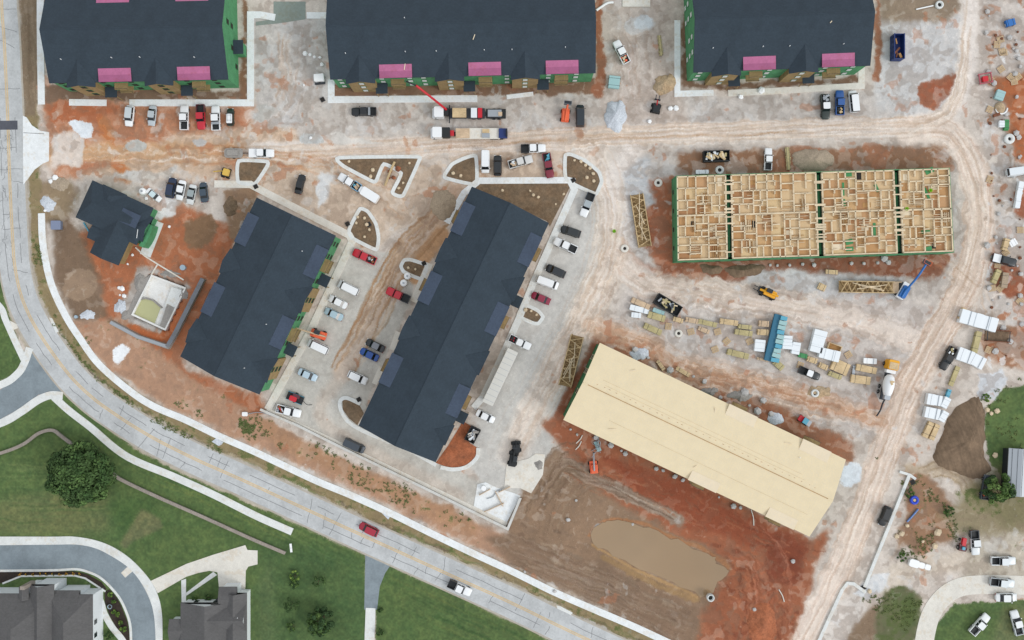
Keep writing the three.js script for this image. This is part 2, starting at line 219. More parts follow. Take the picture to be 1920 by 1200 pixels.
  line([[1700, 245], [1780, 250], [1825, 320], [1838, 420], [1812, 530], [1765, 620], [1710, 720], [1670, 820], [1630, 930], [1570, 1080], [1490, 1240]], 52, '#d8c5b4', [20, 30, 0], 8);
  line([[1100, 265], [1135, 330], [1150, 420], [1128, 520], [1075, 630], [1010, 750], [960, 850]], 50, '#d3c5b6', [30, 70, 0], 10);
  line([[1190, 275], [1150, 330], [1142, 420]], 34, DUST, [40, 50, 0], 8);
  line([[1150, 470], [1210, 530], [1320, 548], [1460, 572], [1600, 600], [1720, 640]], 40, '#d0bfb0', [40, 50, 0], 8);
  line([[1110, 612], [1200, 640], [1280, 690], [1400, 715], [1540, 755], [1660, 790]], 34, '#c6a287', [110, 80, 0], 8);
  line([[880, 330], [830, 400], [770, 460], [730, 530], [690, 610], [640, 700]], 34, '#b7957a', [70, 40, 0], 7, .6);
  line([[780, 520], [800, 470], [830, 440]], 30, '#c4976f', [20, 20, 0], 4, .9);
  line([[690, 610], [650, 690], [600, 770], [660, 830], [860, 930]], 26, '#c0ae9b', [60, 70, 0], 7, .6);
  line([[1700, 885], [1780, 880], [1840, 930], [1900, 990]], 26, '#ad977d', [60, 40, 30], 7, .9);
  line([[1660, 1100], [1720, 1060], [1800, 1050], [1880, 1020], [1984, 1000]], 40, '#c2b19d', [70, 110, 20], 8, .9);
  fill([[1840, 990], [1984, 980], [1984, 1090], [1800, 1085]], '#b3a793', [60, 120, 40], 8);
  tracks([[100, 290], [480, 290], [960, 262], [1450, 242], [1755, 232]], 34, 46, ['#e6d6c6', '#c2a488', '#b58f6d'], .3, 3);
  tracks([[1815, -20], [1808, 120], [1780, 210], [1700, 245]], 28, 26, ['#e9dccd', '#c0a58c'], .35, 3);
  tracks([[1700, 245], [1780, 250], [1825, 320], [1838, 420], [1812, 530], [1765, 620], [1710, 720], [1670, 820], [1630, 930], [1570, 1080], [1490, 1240]], 56, 60, ['#e4d3c2', '#bf9f88', '#b3927a'], .3, 3.5);
  tracks([[1100, 265], [1135, 330], [1150, 420], [1128, 520], [1075, 630], [1010, 750], [960, 850]], 70, 60, ['#ded1c2', '#b49980', '#c7a68b'], .25, 3);
  tracks([[1150, 470], [1210, 530], [1320, 548], [1460, 572], [1600, 600], [1720, 640]], 60, 40, ['#dccabb', '#b39780'], .28, 3);
  tracks([[1110, 612], [1200, 640], [1280, 690], [1400, 715], [1540, 755], [1660, 790]], 60, 60, ['#dcc5b0', '#a97a5c', '#b58a6c'], .3, 3);
  tracks([[880, 330], [830, 400], [770, 460], [730, 530], [690, 610], [640, 700]], 50, 44, ['#d0b294', '#a27853', '#94714f'], .32, 3.5);
  tracks([[300, 290], [520, 300], [640, 330], [760, 400]], 70, 30, ['#d9bfa4', '#b2774f', '#bb8660'], .3, 4);
  tracks([[480, 240], [540, 180], [550, 60]], 50, 24, ['#d5cbc2', '#a9876c'], .3, 4);
  tracks([[1180, 20], [1190, 120], [1200, 230]], 70, 24, ['#c9bfb6', '#9c7f6a'], .25, 4);
  tracks([[1700, 885], [1780, 880], [1840, 930], [1900, 990]], 30, 20, ['#8e7656', '#c7b296'], .4, 2.5);
  tracks([[1700, 450], [1790, 500], [1840, 560], [1860, 650]], 40, 20, ['#a8876c', '#cbb8a4'], .3, 3);
  const RC = ['#b3987f', '#a58a73', '#e6dccf', '#bfa58c'];
  ruts([[100, 290], [480, 290], [960, 262], [1450, 242], [1755, 232]], 30, 18, RC); ruts([[1815, -20], [1808, 120], [1780, 210], [1700, 245]], 24, 10, RC); ruts([[1700, 245], [1780, 250], [1825, 320], [1838, 420], [1812, 530], [1765, 620], [1710, 720], [1670, 820], [1630, 930], [1570, 1080], [1490, 1240]], 46, 24, RC); ruts([[1100, 265], [1135, 330], [1150, 420], [1128, 520], [1075, 630], [1010, 750], [960, 850]], 60, 20, RC, .32); ruts([[1150, 470], [1210, 530], [1320, 548], [1460, 572], [1600, 600], [1720, 640]], 50, 18, RC); ruts([[1110, 612], [1200, 640], [1280, 690], [1400, 715], [1540, 755], [1660, 790]], 54, 24, ['#a67b5e', '#b18a6e', '#e0cdb9'], .45); ruts([[880, 330], [830, 400], [770, 460], [730, 530], [690, 610], [640, 700]], 44, 16, ['#a58468', '#c9ae92', '#957457'], .4); ruts([[480, 240], [540, 180], [550, 60]], 40, 10, ['#a8978a', '#cfc8c0'], .35); ruts([[1180, 20], [1190, 120], [1200, 230]], 60, 12, ['#a08d80', '#cdc5bd'], .35);
  for (let k = 0; k < 90; k++) { const t = rnd(), x = 1060 + t * 430 + rnd(-40, 40), y = 830 + t * 190 + rnd(-10, 60); A.save(); A.globalAlpha = rnd(.15, .5); A.strokeStyle = ['#6f3a26', '#a9694a', '#7d604b', '#b57f5f'][k % 4]; A.lineWidth = rnd(1, 3.5); path(A, [[x, y], [x + rnd(10, 34), y + rnd(3, 20)]], false); A.stroke(); A.restore(); }
  for (let k = 0; k < 120; k++) { const x = rnd(1330, 1500), y = rnd(1020, 1230); blob(x, y, rnd(2, 12), rnd(2, 6), ['#7a402b', '#b06c4a', '#8b6a55', '#9d5f45', '#6b3a28'][k % 5], [90, 30, 0], rnd(180), rnd(.25, .6)); }
  for (let k = 0; k < 110; k++) { const t = rnd(), x = 960 + t * 340 + rnd(-20, 40), y = 1000 + t * 130 + rnd(-40, 50); blob(x, y, rnd(3, 16), rnd(1, 4), ['#6c5645', '#988370', '#7f6b58', '#a08a72'][k % 4], [30, 30, 0], 24, rnd(.25, .6)); }
  line([[1108, 1005], [1125, 985], [1150, 976], [1200, 981], [1240, 998], [1335, 1042], [1366, 1068]], 7, '#a8744f', [40, 20, 0], 2, .8); line([[1110, 1022], [1140, 1040], [1185, 1066], [1260, 1098], [1310, 1122]], 5, '#b08d62', [10, 10, 0], 2, .9);
  for (const R of [0, 12, 24, 38, 52, 70]) ruts([[985 + R * .6, 1000 + R * .3], [1000 + R * .7, 930 + R * .5], [1035 + R * .8, 872 + R * .5], [1085 + R, 868 + R * .6], [1180 + R, 915 + R * .55]], 8, 3, ['#6d5745', '#a38c75', '#7a6350'], .6);
  tracks([[1380, 1000], [1430, 1060], [1440, 1150], [1420, 1230]], 90, 30, ['#7b452f', '#b2745a', '#8c563f'], .4, 3);
  ruts([[1380, 1050], [1440, 1120], [1470, 1210]], 80, 12, ['#74402b', '#a86a4b'], .4); ruts([[960, 1040], [1120, 1100], [1290, 1180]], 60, 12, ['#6a5443', '#9c8772'], .45);
  fill([[252, 498], [300, 503], [358, 534], [338, 560], [320, 632], [240, 602], [222, 572], [245, 540]], '#a59c93', [130, 170, 0], 4);
  fill([[320, 560], [345, 560], [330, 640], [300, 640], [240, 612], [245, 604], [300, 628]], '#b5683f', [90, 20, 0], 3);
  // pale and clay spills that have an outline of their own
  fill([[130, 225], [150, 225], [172, 235], [173, 258], [158, 262], [140, 248]], '#cfd7df', [0, 60, 0], 1);
  fill([[95, 248], [135, 246], [160, 262], [150, 310], [100, 315]], '#cdbcae', [90, 150, 0], 4);
  blob(255, 274, 22, 11, '#b0afa8', [0, 90, 0]); blob(375, 269, 13, 8, '#b0aca8', [0, 90, 0]); blob(495, 212, 22, 18, '#aeaaa2', [20, 90, 0], -30); blob(585, 261, 24, 11, '#b7bab8', [0, 90, 0]);
  blob(1203, 42, 16, 13, '#cdd6de', [0, 60, 0]); blob(1195, 45, 28, 16, '#bcc1c5', [0, 120, 0], 0, .6);
  fill([[622, 248], [660, 258], [720, 268], [640, 272], [620, 268]], '#c9c3ba', [20, 60, 0], 2);
  fill([[300, 325], [330, 312], [318, 335], [285, 340], [190, 335], [240, 320]], '#bdb5a9', [80, 150, 0], 3);
  fill([[260, 370], [300, 355], [335, 380], [320, 405], [285, 415], [265, 395]], '#cfcdca', [120, 160, 0], 4);
  fill([[600, 320], [622, 330], [618, 375], [600, 390], [592, 360]], '#c6c8c8', [60, 110, 0], 3);
  fill([[210, 655], [228, 645], [244, 652], [234, 670], [220, 682], [211, 675]], '#dfe3e6', [0, 40, 0], 1);
  fill([[1120, 985], [1132, 980], [1142, 992], [1135, 1012], [1120, 1025], [1110, 1000]], '#8f8f90', [0, 60, 0], 2);
  fill([[1836, 700], [1885, 690], [1886, 720], [1870, 752], [1842, 745], [1832, 720]], '#bfc2c6', [50, 120, 0], 2);
  fill([[1578, 880], [1592, 868], [1617, 875], [1612, 905], [1588, 914], [1577, 902]], '#cbd3da', [0, 50, 0], 1.5);
  fill([[1600, 1110], [1640, 1080], [1672, 1075], [1665, 1100], [1625, 1125]], '#c3c6c8', [30, 130, 0], 3);
  fill([[1560, 1130], [1600, 1112], [1630, 1140], [1600, 1190], [1530, 1240], [1540, 1180]], '#c4bab0', [140, 150, 0], 4);
  fill([[1720, 160], [1790, 140], [1780, 180], [1755, 208], [1730, 195]], '#9b5b41', [150, 160, 0], 3);
  fill([[1690, 885], [1740, 890], [1800, 960], [1790, 1010], [1720, 1040], [1690, 1020], [1670, 1060], [1700, 960]], '#97755b', [130, 90, 70], 6);
  fill([[1850, 150], [1984, 120], [1984, 330], [1905, 300], [1885, 200]], '#a8643f', [160, 100, 0], 6);
  fill([[1865, 500], [1910, 495], [1940, 560], [1890, 560], [1862, 540]], '#94583f', [120, 140, 0], 5);
  fill([[1900, 360], [1930, 340], [1940, 420], [1905, 400]], '#9a5f45', [110, 120, 0], 4);
  fill([[1840, 625], [1984, 590], [1984, 700], [1900, 690], [1850, 670]], '#9d7257', [150, 170, 20], 6);
  fill([[1590, 1190], [1640, 1130], [1690, 1150], [1700, 1240], [1560, 1240]], '#846e58', [40, 30, 20], 6);
  fill([[1760, 960], [1860, 900], [1984, 950], [1984, 1000], [1800, 1000]], '#8f8264', [40, 60, 90], 10);
  for (let k = 0; k < 260; k++) { const x = rnd(1190, 1790), y = rnd(280, 830); blob(x, y, rnd(2, 9), rnd(1.5, 5), ['#c9cdd1', '#a97154', '#cdbba8', '#99796a'][k % 4], [60, 90, 0], rnd(180), rnd(.25, .6)); }
  for (let k = 0; k < 150; k++) { const x = rnd(1845, 1930), y = rnd(0, 680); blob(x, y, rnd(2, 10), rnd(2, 7), ['#cfd2d4', '#a5623f', '#8a7460', '#d8cabb'][k % 4], [60, 90, 0], rnd(180), rnd(.3, .7)); }
  for (let k = 0; k < 190; k++) { const x = rnd(90, 1130), y = rnd(195, 345); blob(x, y, rnd(3, 14), rnd(2, 7), ['#c9cac8', '#b4714c', '#d0b79f', '#b8b0a8'][k % 4], [60, 90, 0], rnd(180), rnd(.15, .45)); }
  // verge of the street, strip by the north-west walk
  { const px = streetLine.map((v) => new THREE.Vector2(v.x / S + 960, v.y / S + 600)); const v = offsetLine(px, -42).map((p) => [p.x, p.y]); each((c) => { c.lineWidth = 30; path(c, v.slice(18), false); c.stroke(); }, 4, 1, '#8d7d5b', [40, 40, 120]); const e = offsetLine(px, -31).map((p) => [p.x, p.y]); each((c) => { c.lineWidth = 7; path(c, e, false); c.stroke(); }, 1.5, .9, '#a89d8c', [10, 120, 20]);
    const r = offsetLine(px, 32).map((p) => [p.x, p.y]); each((c) => { c.lineWidth = 8; path(c, r, false); c.stroke(); }, 2, .8, '#a5987f', [10, 60, 40]); }
  fill([[37, -40], [70, -40], [72, 190], [66, 215], [48, 218], [40, 150]], '#7f6d57', [30, 30, 20], 3); tracks([[52, -30], [54, 100], [58, 200]], 22, 14, ['#6b5945', '#98836a'], .4, 2.5);
  for (const [p, c] of [[[[85, 160], [455, 168], [462, 186], [85, 190]], '#7c6350'], [[[625, 158], [1125, 148], [1125, 176], [625, 182]], '#82644f'], [[[1278, 30], [1300, 30], [1300, 158], [1608, 145], [1610, 158], [1278, 168]], '#7a5f4b'], [[[455, 0], [463, 0], [463, 190], [448, 190]], '#85644c'], [[[1117, -40], [1130, -40], [1132, 150], [1128, 180], [1112, 185]], '#98644a'], [[[1642, -30], [1652, 60], [1650, 150], [1636, 150]], '#9b6a50']]) fill(p, c, [110, 70, 0], 3);
  { const px = streetLine.map((v) => new THREE.Vector2(v.x / S + 960, v.y / S + 600)), d = offsetLine(px, -35); for (let k = 0; k < 150; k++) { const i = 60 + Math.floor(rnd(d.length - 66)), n = 1 + Math.floor(rnd(3)); A.save(); A.globalAlpha = rnd(.25, .7); A.strokeStyle = ['#5b4f3d', '#776a4c', '#a79877', '#6a7446'][k % 4]; A.lineWidth = rnd(1, 3.2); path(A, d.slice(i, i + n + 1).map((v) => [v.x + rnd(-5, 6), v.y + rnd(-6, 5)]), false); A.stroke(); A.restore(); } }
  // grass
  fill([[1655, 1110], [1690, 1100], [1732, 1122], [1722, 1170], [1700, 1240], [1640, 1240], [1640, 1165]], '#66694a', [50, 50, 165], 5); fill([[1690, 1110], [1725, 1125], [1712, 1180], [1690, 1190]], '#50633a', [20, 20, 190], 8, .7);
  const GR = '#556a3d';
  for (const l of LAWNS) fill(l, GR, [0, 0, 255], 2);
  fill([[-64, 960], [0, 940], [200, 900], [205, 1000], [-64, 1005]], '#6b724a', [0, 0, 255], 16, .9); fill([[205, 945], [280, 930], [320, 990], [240, 1020]], '#465f33', [0, 0, 255], 14, .8); fill([[490, 1000], [680, 1045], [690, 1240], [490, 1240]], '#48603a', [0, 0, 255], 12, .6); fill([[480, 1100], [510, 1050], [520, 1200], [480, 1240]], '#5a6a45', [0, 0, 255], 12, .7); fill([[760, 1080], [900, 1140], [1000, 1200], [900, 1190]], '#4d6038', [0, 0, 255], 12, .5);
  fill([[265, 955], [300, 970], [305, 990], [250, 1015], [235, 1030], [225, 1020]], '#84785a', [0, 0, 180], 5, .6);
  tracks([[-60, 920], [80, 925], [200, 925]], 110, 40, ['#6e7f4e', '#475f34'], .3, 3.5); tracks([[490, 985], [600, 1030], [690, 1070]], 60, 20, ['#5e7442', '#3c562d'], .3, 4); tracks([[730, 1090], [860, 1150], [1000, 1215]], 90, 30, ['#61703f', '#3b552c'], .3, 4); tracks([[110, 750], [240, 862], [400, 935], [540, 1000]], 26, 18, ['#66743f', '#3f5a2e'], .35, 2.5);
  fill([[1850, 880], [1880, 870], [1984, 960], [1890, 990], [1800, 930]], '#7b7551', [20, 40, 140], 10, .7);
  fill([[1850, 1240], [1880, 1140], [1984, 1130], [1984, 1240]], '#6f7150', [0, 30, 200], 12, .7);
  const a = A.getImageData(0, 0, GW, GH).data, b = B.getImageData(0, 0, GW, GH).data, out = new Uint8Array(GW * GH * 4);
  const CL = [172, 112, 82], PG = [194, 196, 198], DK = [128, 106, 90];
  for (let j = 0; j < GH; j++) for (let i = 0; i < GW; i++) {
    const n1 = vn(i / 26, j / 26, 101), n2 = vn(i / 26, j / 26, 102), n3 = vn(i / 7, j / 7, 103), n4 = vn(i / 7, j / 7, 104), g0 = hash(i, j, 9) - .5, g1 = hash(j, i, 19) - .5;
    const q = (j * GW + i) * 4, mix = sstep(.12, .6, (b[q] + b[q + 1]) / 255), wa = .3 + .7 * mix, xs = clamp(Math.round(i + (n1 * 5 + n3 * 3) * wa + g0 * 2.5), 0, GW - 1), ys = clamp(Math.round(j + (n2 * 5 + n4 * 3) * wa + g1 * 2.5), 0, GH - 1), o = (ys * GW + xs) * 4;
    let r = a[o], g = a[o + 1], bl = a[o + 2]; const mc = b[o] / 255, mg = b[o + 1] / 255, mw = b[o + 2] / 255;
    const wi = i + n1 * 6 + n3 * 4, wj = j + n2 * 6 + n4 * 4, f = vn(wi / 46, wj / 40, 111) * .5 + vn(wi / 17, wj / 15, 112) * .36 + n3 * .2 + g0 * .1, f2 = vn(wi / 40, wj / 46, 121) * .5 + vn(wi / 13, wj / 15, 122) * .38 + n4 * .2 + g1 * .1, f3 = vn(wi / 22, wj / 19, 151) * .5 + vn(wi / 8, wj / 8, 152) * .45 + g1 * .12;
    if (mw < .75) {
      const k = sstep(.0, .07, f + mc - .86) * .46, k2 = sstep(.0, .06, f2 + mg - .83) * .3, k3 = sstep(.05, .2, -f3 - .22 + (mc + mg) * .2) * .27 * (.2 + .8 * mix), k4 = sstep(.0, .12, f3 - .32 + mg * .2) * .22 * (.2 + .8 * mix); r = lerp(r, 222, k4); g = lerp(g, 212, k4); bl = lerp(bl, 201, k4);
      r = lerp(r, CL[0], k); g = lerp(g, CL[1], k); bl = lerp(bl, CL[2], k); r = lerp(r, PG[0], k2); g = lerp(g, PG[1], k2); bl = lerp(bl, PG[2], k2); r = lerp(r, DK[0], k3); g = lerp(g, DK[1], k3); bl = lerp(bl, DK[2], k3);
      const wd = sstep(.1, .3, n1 * .4 + n4 * .5 + g0 * .5 + mw * 1.3 - .75) * (mw > .08 ? 1 : 0); r = lerp(r, 84, wd * .75); g = lerp(g, 98, wd * .75); bl = lerp(bl, 52, wd * .75);
    } else { const yl = f * .5 + n3 * .25; r *= 1 + yl * .18; g *= 1 + yl * .09; bl *= 1 + yl * .08; const cl = vn(i / 3, j / 3, 131) * .09; r *= 1 + cl; g *= 1 + cl; bl *= 1 + cl; }
    if (mw < .5) { const mx = Math.max(r, g, bl), sat = (mx - Math.min(r, g, bl)) / (mx + 1), ff = lerp(.74, 1, sstep(.16, .42, sat)), lu = r * .35 + g * .5 + bl * .15; r = lerp(lu, r, ff); g = lerp(lu, g, ff); bl = lerp(lu, bl, ff); const br = 1 + .07 * sstep(.42, .2, sat); r *= br; g *= br; bl *= br; }
    { const pb = hash(i, j, 77); if (mw < .5 && pb > .992) { r += 26; g += 26; bl += 26; } else if (mw < .5 && pb < .006) { r -= 26; g -= 26; bl -= 24; } }
    const L = 1 + .035 * n1 + .035 * n3 + .05 * g0 + .025 * vn(i / 2.5, j / 2.5, 141);
    out[q] = clamp(r * L, 0, 255); out[q + 1] = clamp(g * L, 0, 255); out[q + 2] = clamp(bl * L, 0, 255); out[q + 3] = 255;
  }
  const t = new THREE.DataTexture(out, GW, GH); t.wrapS = t.wrapT = THREE.MirroredRepeatWrapping; t.magFilter = THREE.LinearFilter; t.colorSpace = THREE.SRGBColorSpace; t.repeat.set(1 / (GW * S), 1 / (GH * S)); t.offset.set(-(GX - 960) / GW, -(GY - 600) / GH); t.needsUpdate = true; return t;
})();
M.ground = new THREE.MeshStandardMaterial({ map: groundTex, roughness: 1 });
const pondPoly = smooth(W2(POND), 4, true).slice(0, -1).map((p) => new THREE.Vector2(p.x + .5 * vn(p.x * 1.1, p.y * 1.1, 61) + .25 * vn(p.x * 3, p.y * 3, 62), p.y + .5 * vn(p.y * 1.1, p.x * 1.1, 63) + .25 * vn(p.y * 3, p.x * 3, 64)));
const segDist = (x, y, P) => { let d = 1e9, inside = false; for (let i = 0, j = P.length - 1; i < P.length; j = i++) { const a = P[j], b = P[i], ex = b.x - a.x, ey = b.y - a.y, t = clamp(((x - a.x) * ex + (y - a.y) * ey) / (ex * ex + ey * ey)); d = Math.min(d, Math.hypot(x - a.x - ex * t, y - a.y - ey * t)); if ((a.y > y) !== (b.y > y) && x < (b.x - a.x) * (y - a.y) / (b.y - a.y) + a.x) inside = !inside; } return inside ? -d : d; };
const POOLPIT = W2([[282, 512], [352, 538], [312, 622], [244, 592]], 0);
const groundY = (x, z) => {
  let y = 0;
  if (x > 5 && x < 62 && z > 38 && z < 76) { const d = segDist(x, z, pondPoly); y = -1.1 * sstep(7, -.2, d) - .8 * sstep(0, -4, d); }
  if (x < -70 && x > -96 && z > -14 && z < 7) { const d = segDist(x, z, POOLPIT); if (d < -.3) y = -2.2; }
  return y;
};
{ // one sheet: fine in and around the frame, coarse out to the horizon
  const xs = [-900, -500, -300, -200], zs = [-900, -500, -300, -160]; for (let x = -150; x <= 150; x += .75) xs.push(x); for (let z = -100; z <= 100; z += .75) zs.push(z); xs.push(200, 300, 500, 900); zs.push(160, 300, 500, 900);
  const nx = xs.length, nz = zs.length, p = new Float32Array(nx * nz * 3), uv = new Float32Array(nx * nz * 2), idx = [];
  for (let j = 0; j < nz; j++) for (let i = 0; i < nx; i++) { const k = j * nx + i; p[3 * k] = xs[i]; p[3 * k + 2] = zs[j]; const fine = Math.abs(xs[i]) < 149 && Math.abs(zs[j]) < 99; p[3 * k + 1] = groundY(xs[i], zs[j]) - (fine ? .02 + .02 * fbm(xs[i] / 3, zs[j] / 3, 5, 3) : 0.02); uv[2 * k] = xs[i]; uv[2 * k + 1] = zs[j]; if (i && j) idx.push(k - nx - 1, k - 1, k, k - nx - 1, k, k - nx); }
  const g = new THREE.BufferGeometry(); g.setAttribute('position', new THREE.BufferAttribute(p, 3)); g.setAttribute('uv', new THREE.BufferAttribute(uv, 2)); g.setIndex(idx); g.computeVertexNormals();
  struct('ground', g, M.ground, 'bare red clay, dust and gravel of the building site');
}
LAWNS.forEach((l) => struct('lawn', new QB().sheet(W2(l), .006), M.ground, 'mown green lawn'));
T.murk = tex(128, 40, (u, v) => { const n = .95 + .03 * tn(u, v, 4, 81) + .015 * tn(u, v, 11, 82); return [n + .01 * tn(u, v, 3, 83), n, n - .015 * tn(u, v, 3, 83)]; }); M.muddyWater.map = T.murk;
{ const m = struct('water', new QB().sheet(miter(pondPoly, 0).map((p) => { const c = new THREE.Vector2(34.5, 56); return p.clone().sub(c).multiplyScalar(1.02).add(c); }), -1.02), M.muddyWater, 'muddy tan water in the retention basin'); m.name = 'pond_water'; }
// ---------- street, side roads, walks ----------
let lift = 0; const up = () => (lift = (lift + 3) % 40) / 1000;
const street = struct('street', flat(streetLine, 7.1, .014), M.street, 'old light grey two-lane street with tarred cracks');
for (const d of [-.2, .2]) mesh('yellow_line', flat(offsetLine(streetLine, d), .27, .02), M.yellowPaint, street);
for (const d of [-3.75, 3.75]) mesh('gutter', flat(offsetLine(streetLine, d), .42, .017), M.gutter, street);
function crack(a, b, w, n = 6, wob = .5) { const pts = []; const A = new THREE.Vector2(X(a[0]), Z(a[1])), B = new THREE.Vector2(X(b[0]), Z(b[1])), nn = B.clone().sub(A), per = new THREE.Vector2(-nn.y, nn.x).normalize(); for (let i = 0; i <= n; i++) pts.push(A.clone().addScaledVector(nn, i / n).addScaledVector(per, i && i < n ? (rnd() - .5) * wob : 0)); mesh('crack_seal', flat(pts, w, .0185 + rnd(.001)), M.tar, street); }
for (const [a, b] of [[[258, 765], [262, 770]], [[192, 768], [187, 785]], [[232, 760], [225, 778]], [[246, 783], [226, 806]], [[290, 804], [258, 840]], [[302, 822], [294, 855]], [[320, 822], [305, 860]], [[347, 866], [338, 878]], [[400, 850], [392, 868]], [[415, 858], [408, 875]], [[428, 864], [413, 896]], [[505, 914], [500, 922]], [[585, 935], [576, 980]], [[640, 961], [617, 1003]], [[610, 962], [605, 992]], [[660, 998], [660, 1010]], [[682, 1008], [675, 1020]], [[703, 1015], [697, 1028]], [[749, 1026], [736, 1056]], [[782, 1025], [770, 1046]], [[835, 1045], [830, 1078]], [[830, 1072], [816, 1088]], [[801, 1062], [797, 1076]], [[784, 1064], [776, 1077]], [[927, 1114], [916, 1131]], [[984, 1113], [966, 1145]], [[1014, 1148], [1000, 1177]], [[1031, 1148], [1029, 1158]], [[1112, 1176], [1108, 1196]], [[1031, 1174], [1022, 1190]], [[0, 50], [32, 60]], [[0, 75], [27, 90]], [[0, 167], [38, 166]], [[0, 17], [30, 17]], [[0, 318], [42, 317]], [[5, 402], [22, 402]], [[6, 430], [40, 428]], [[23, 506], [52, 511]], [[25, 340], [45, 343]], [[0, 278], [30, 276]]]) crack(a, b, .1, 4, .28);
{ const l1 = offsetLine(streetLine, -1.75), l2 = offsetLine(streetLine, 1.8); for (const l of [l1, l2]) { let i = 20; while (i < l.length - 8) { const n = 3 + Math.floor(rnd(6)); mesh('crack_seal', flat(l.slice(i, i + n).map((p) => new THREE.Vector2(p.x + rnd(-.12, .12), p.y + rnd(-.12, .12))), .11, .0175 + rnd(.001)), M.tar, street); i += n + Math.floor(rnd(4)); } } 
  for (let k = 0; k < 26; k++) { const p = [rnd(0, 22), rnd(230, 480)]; crack(p, [p[0] + rnd(-10, 10), p[1] + rnd(8, 26)], .07, 5, .7); } }
mesh('asphalt_patch', new QB().sheet(W2([[-40, 227], [33, 226], [33, 243], [-40, 244]]), .0225), M.patch, street);
const poly = (name, pts, y, m, label) => struct(name, new QB().prism(W2(pts), -.12, y + up() * .3), m, label);
struct('side_road', new QB().sheet(W2([[-90, 755], [0, 731], [37, 705], [51, 682], [58, 655], [124, 738], [95, 735], [72, 740], [45, 762], [0, 786], [-90, 815]]), .010), M.asphalt, 'smooth grey asphalt side road joining the street');
struct('side_road', new QB().sheet(W2([[685, 1040], [732, 1060], [722, 1075], [712, 1100], [707, 1143], [683, 1143], [684, 1090]]), .010), M.asphalt, 'grey asphalt driveway mouth on the lawn side of the street');
const arc = (pts) => smooth(W2(pts), 6);
const culOut = [[-90, 1007], [0, 1006], [100, 1006], [140, 1006], [180, 1013], [215, 1027], [250, 1052], [282, 1088], [297, 1118], [304, 1152], [305, 1200], [305, 1260]], culIn = [[-90, 1023], [0, 1022], [100, 1021], [145, 1021], [180, 1028], [212, 1044], [240, 1063], [260, 1085], [275, 1110], [285, 1135], [290, 1162], [292, 1200], [292, 1260]], innE = [[-90, 1171], [0, 1170], [100, 1168], [142, 1167], [165, 1172], [187, 1183], [207, 1200], [225, 1222], [237, 1247], [244, 1270], [246, 1300], [246, 1340]].map(([x, y]) => [x, y - 0]);
const inn = [[-90, 1071], [0, 1070], [100, 1069], [142, 1067], [165, 1072], [187, 1082], [207, 1100], [225, 1122], [237, 1147], [244, 1170], [246, 1200], [246, 1260]]; void innE;
struct('cul_de_sac_road', new QB().sheet([...arc(culIn), ...arc(inn).reverse()], .012), M.asphalt, 'curved smooth grey asphalt road of the housing estate');
struct('kerb_walk', new QB().prism([...arc(culOut), ...arc(culIn).reverse()], -.1, .13), M.walk, 'broad pale concrete kerb and walk round the curved road');
struct('kerb', band(arc(inn), .55, -.1, .14), M.walk, 'pale concrete kerb on the inside of the curved road');
poly('driveway', [[283, 1089], [300, 1081], [350, 1057], [400, 1040], [460, 1022], [464, 1031], [483, 1032], [483, 1058], [466, 1062], [461, 1070], [460, 1104], [411, 1104], [408, 1073], [393, 1070], [372, 1074], [350, 1081], [296, 1112], [290, 1100]], .1, M.walkTan, 'pale concrete driveway between the curved road and the dark-roofed house');
poly('footpath', [[340, 1088], [349, 1085], [349, 1137], [341, 1139]], .09, M.walk, 'narrow pale path up to the house door');
poly('footpath', [[349.5, 1111], [400, 1072], [407, 1078], [349.5, 1117]], .083, M.walk, 'short slanting pale path beside the driveway');
poly('concrete_pad', [[227, 1074], [241, 1061], [250, 1070], [235, 1083]], .05, M.walkTan, 'small square concrete pad set in the curved road');
struct('footpath', band(arc([[146, 1112], [165, 1112], [182, 1116], [190, 1130], [196, 1150], [210, 1175], [230, 1200], [245, 1230]]), 1.5, -.1, .1), M.walk, 'winding pale path round the left house');
struct('footpath', band(W2([[-60, 1107], [39, 1106]]), 1.1, -.1, .1), M.walk, 'straight pale path to the left house');
struct('mulch_bed', new QB().prism(arc([[196, 1110], [206, 1106], [222, 1126], [233, 1150], [240, 1172], [242, 1205], [225, 1186], [208, 1158], [197, 1130]]), -.1, .06), M.mulch, 'dark mulch bed with small shrubs');
struct('mulch_bed', new QB().prism(W2([[-30, 1073], [140, 1071], [165, 1077], [190, 1091], [200, 1104], [196, 1108], [180, 1096], [160, 1083], [140, 1078], [40, 1079], [5, 1093], [-30, 1100]]), -.1, .05), M.mulch, 'dark mulch strip with yellow flowers along the kerb');
struct('garden_edging', band(W2([[5, 1094], [40, 1080], [140, 1079], [160, 1084], [180, 1097], [198, 1109]]), .4, -.1, .11), M.walk, 'thin pale edging of the flower bed');
const walk = (name, pts, w, m, label, y = .1, sm = true) => struct(name, band(sm ? arc(pts) : W2(pts), w, -.12, y + up()), m, label);
walk('sidewalk', [[78, 400], [80, 450], [88, 500], [101, 545], [125, 595], [150, 634], [185, 682], [240, 730], [287, 761], [350, 788], [412, 818], [480, 848], [590, 900], [655, 927], [730, 961], [805, 998], [880, 1034], [960, 1071], [1035, 1108], [1110, 1141], [1185, 1173], [1250, 1203], [1340, 1245]], 1.6, M.walkWhite, 'long new white sidewalk curving along the street');
walk('sidewalk', [[-40, 540], [0, 575], [11, 600], [28, 638], [46, 676]], 1.5, M.walk, 'pale sidewalk on the lawn north of the side road');
walk('kerb_walk', [[-90, 745], [0, 722], [32, 702], [46, 681], [56, 652]], 1.7, M.walk, 'pale kerb band on the north side of the side road', .12);
walk('kerb_walk', [[-90, 822], [0, 794], [40, 772], [70, 751], [95, 741], [118, 742]], 1.8, M.walk, 'pale kerb band on the south side of the side road', .12);
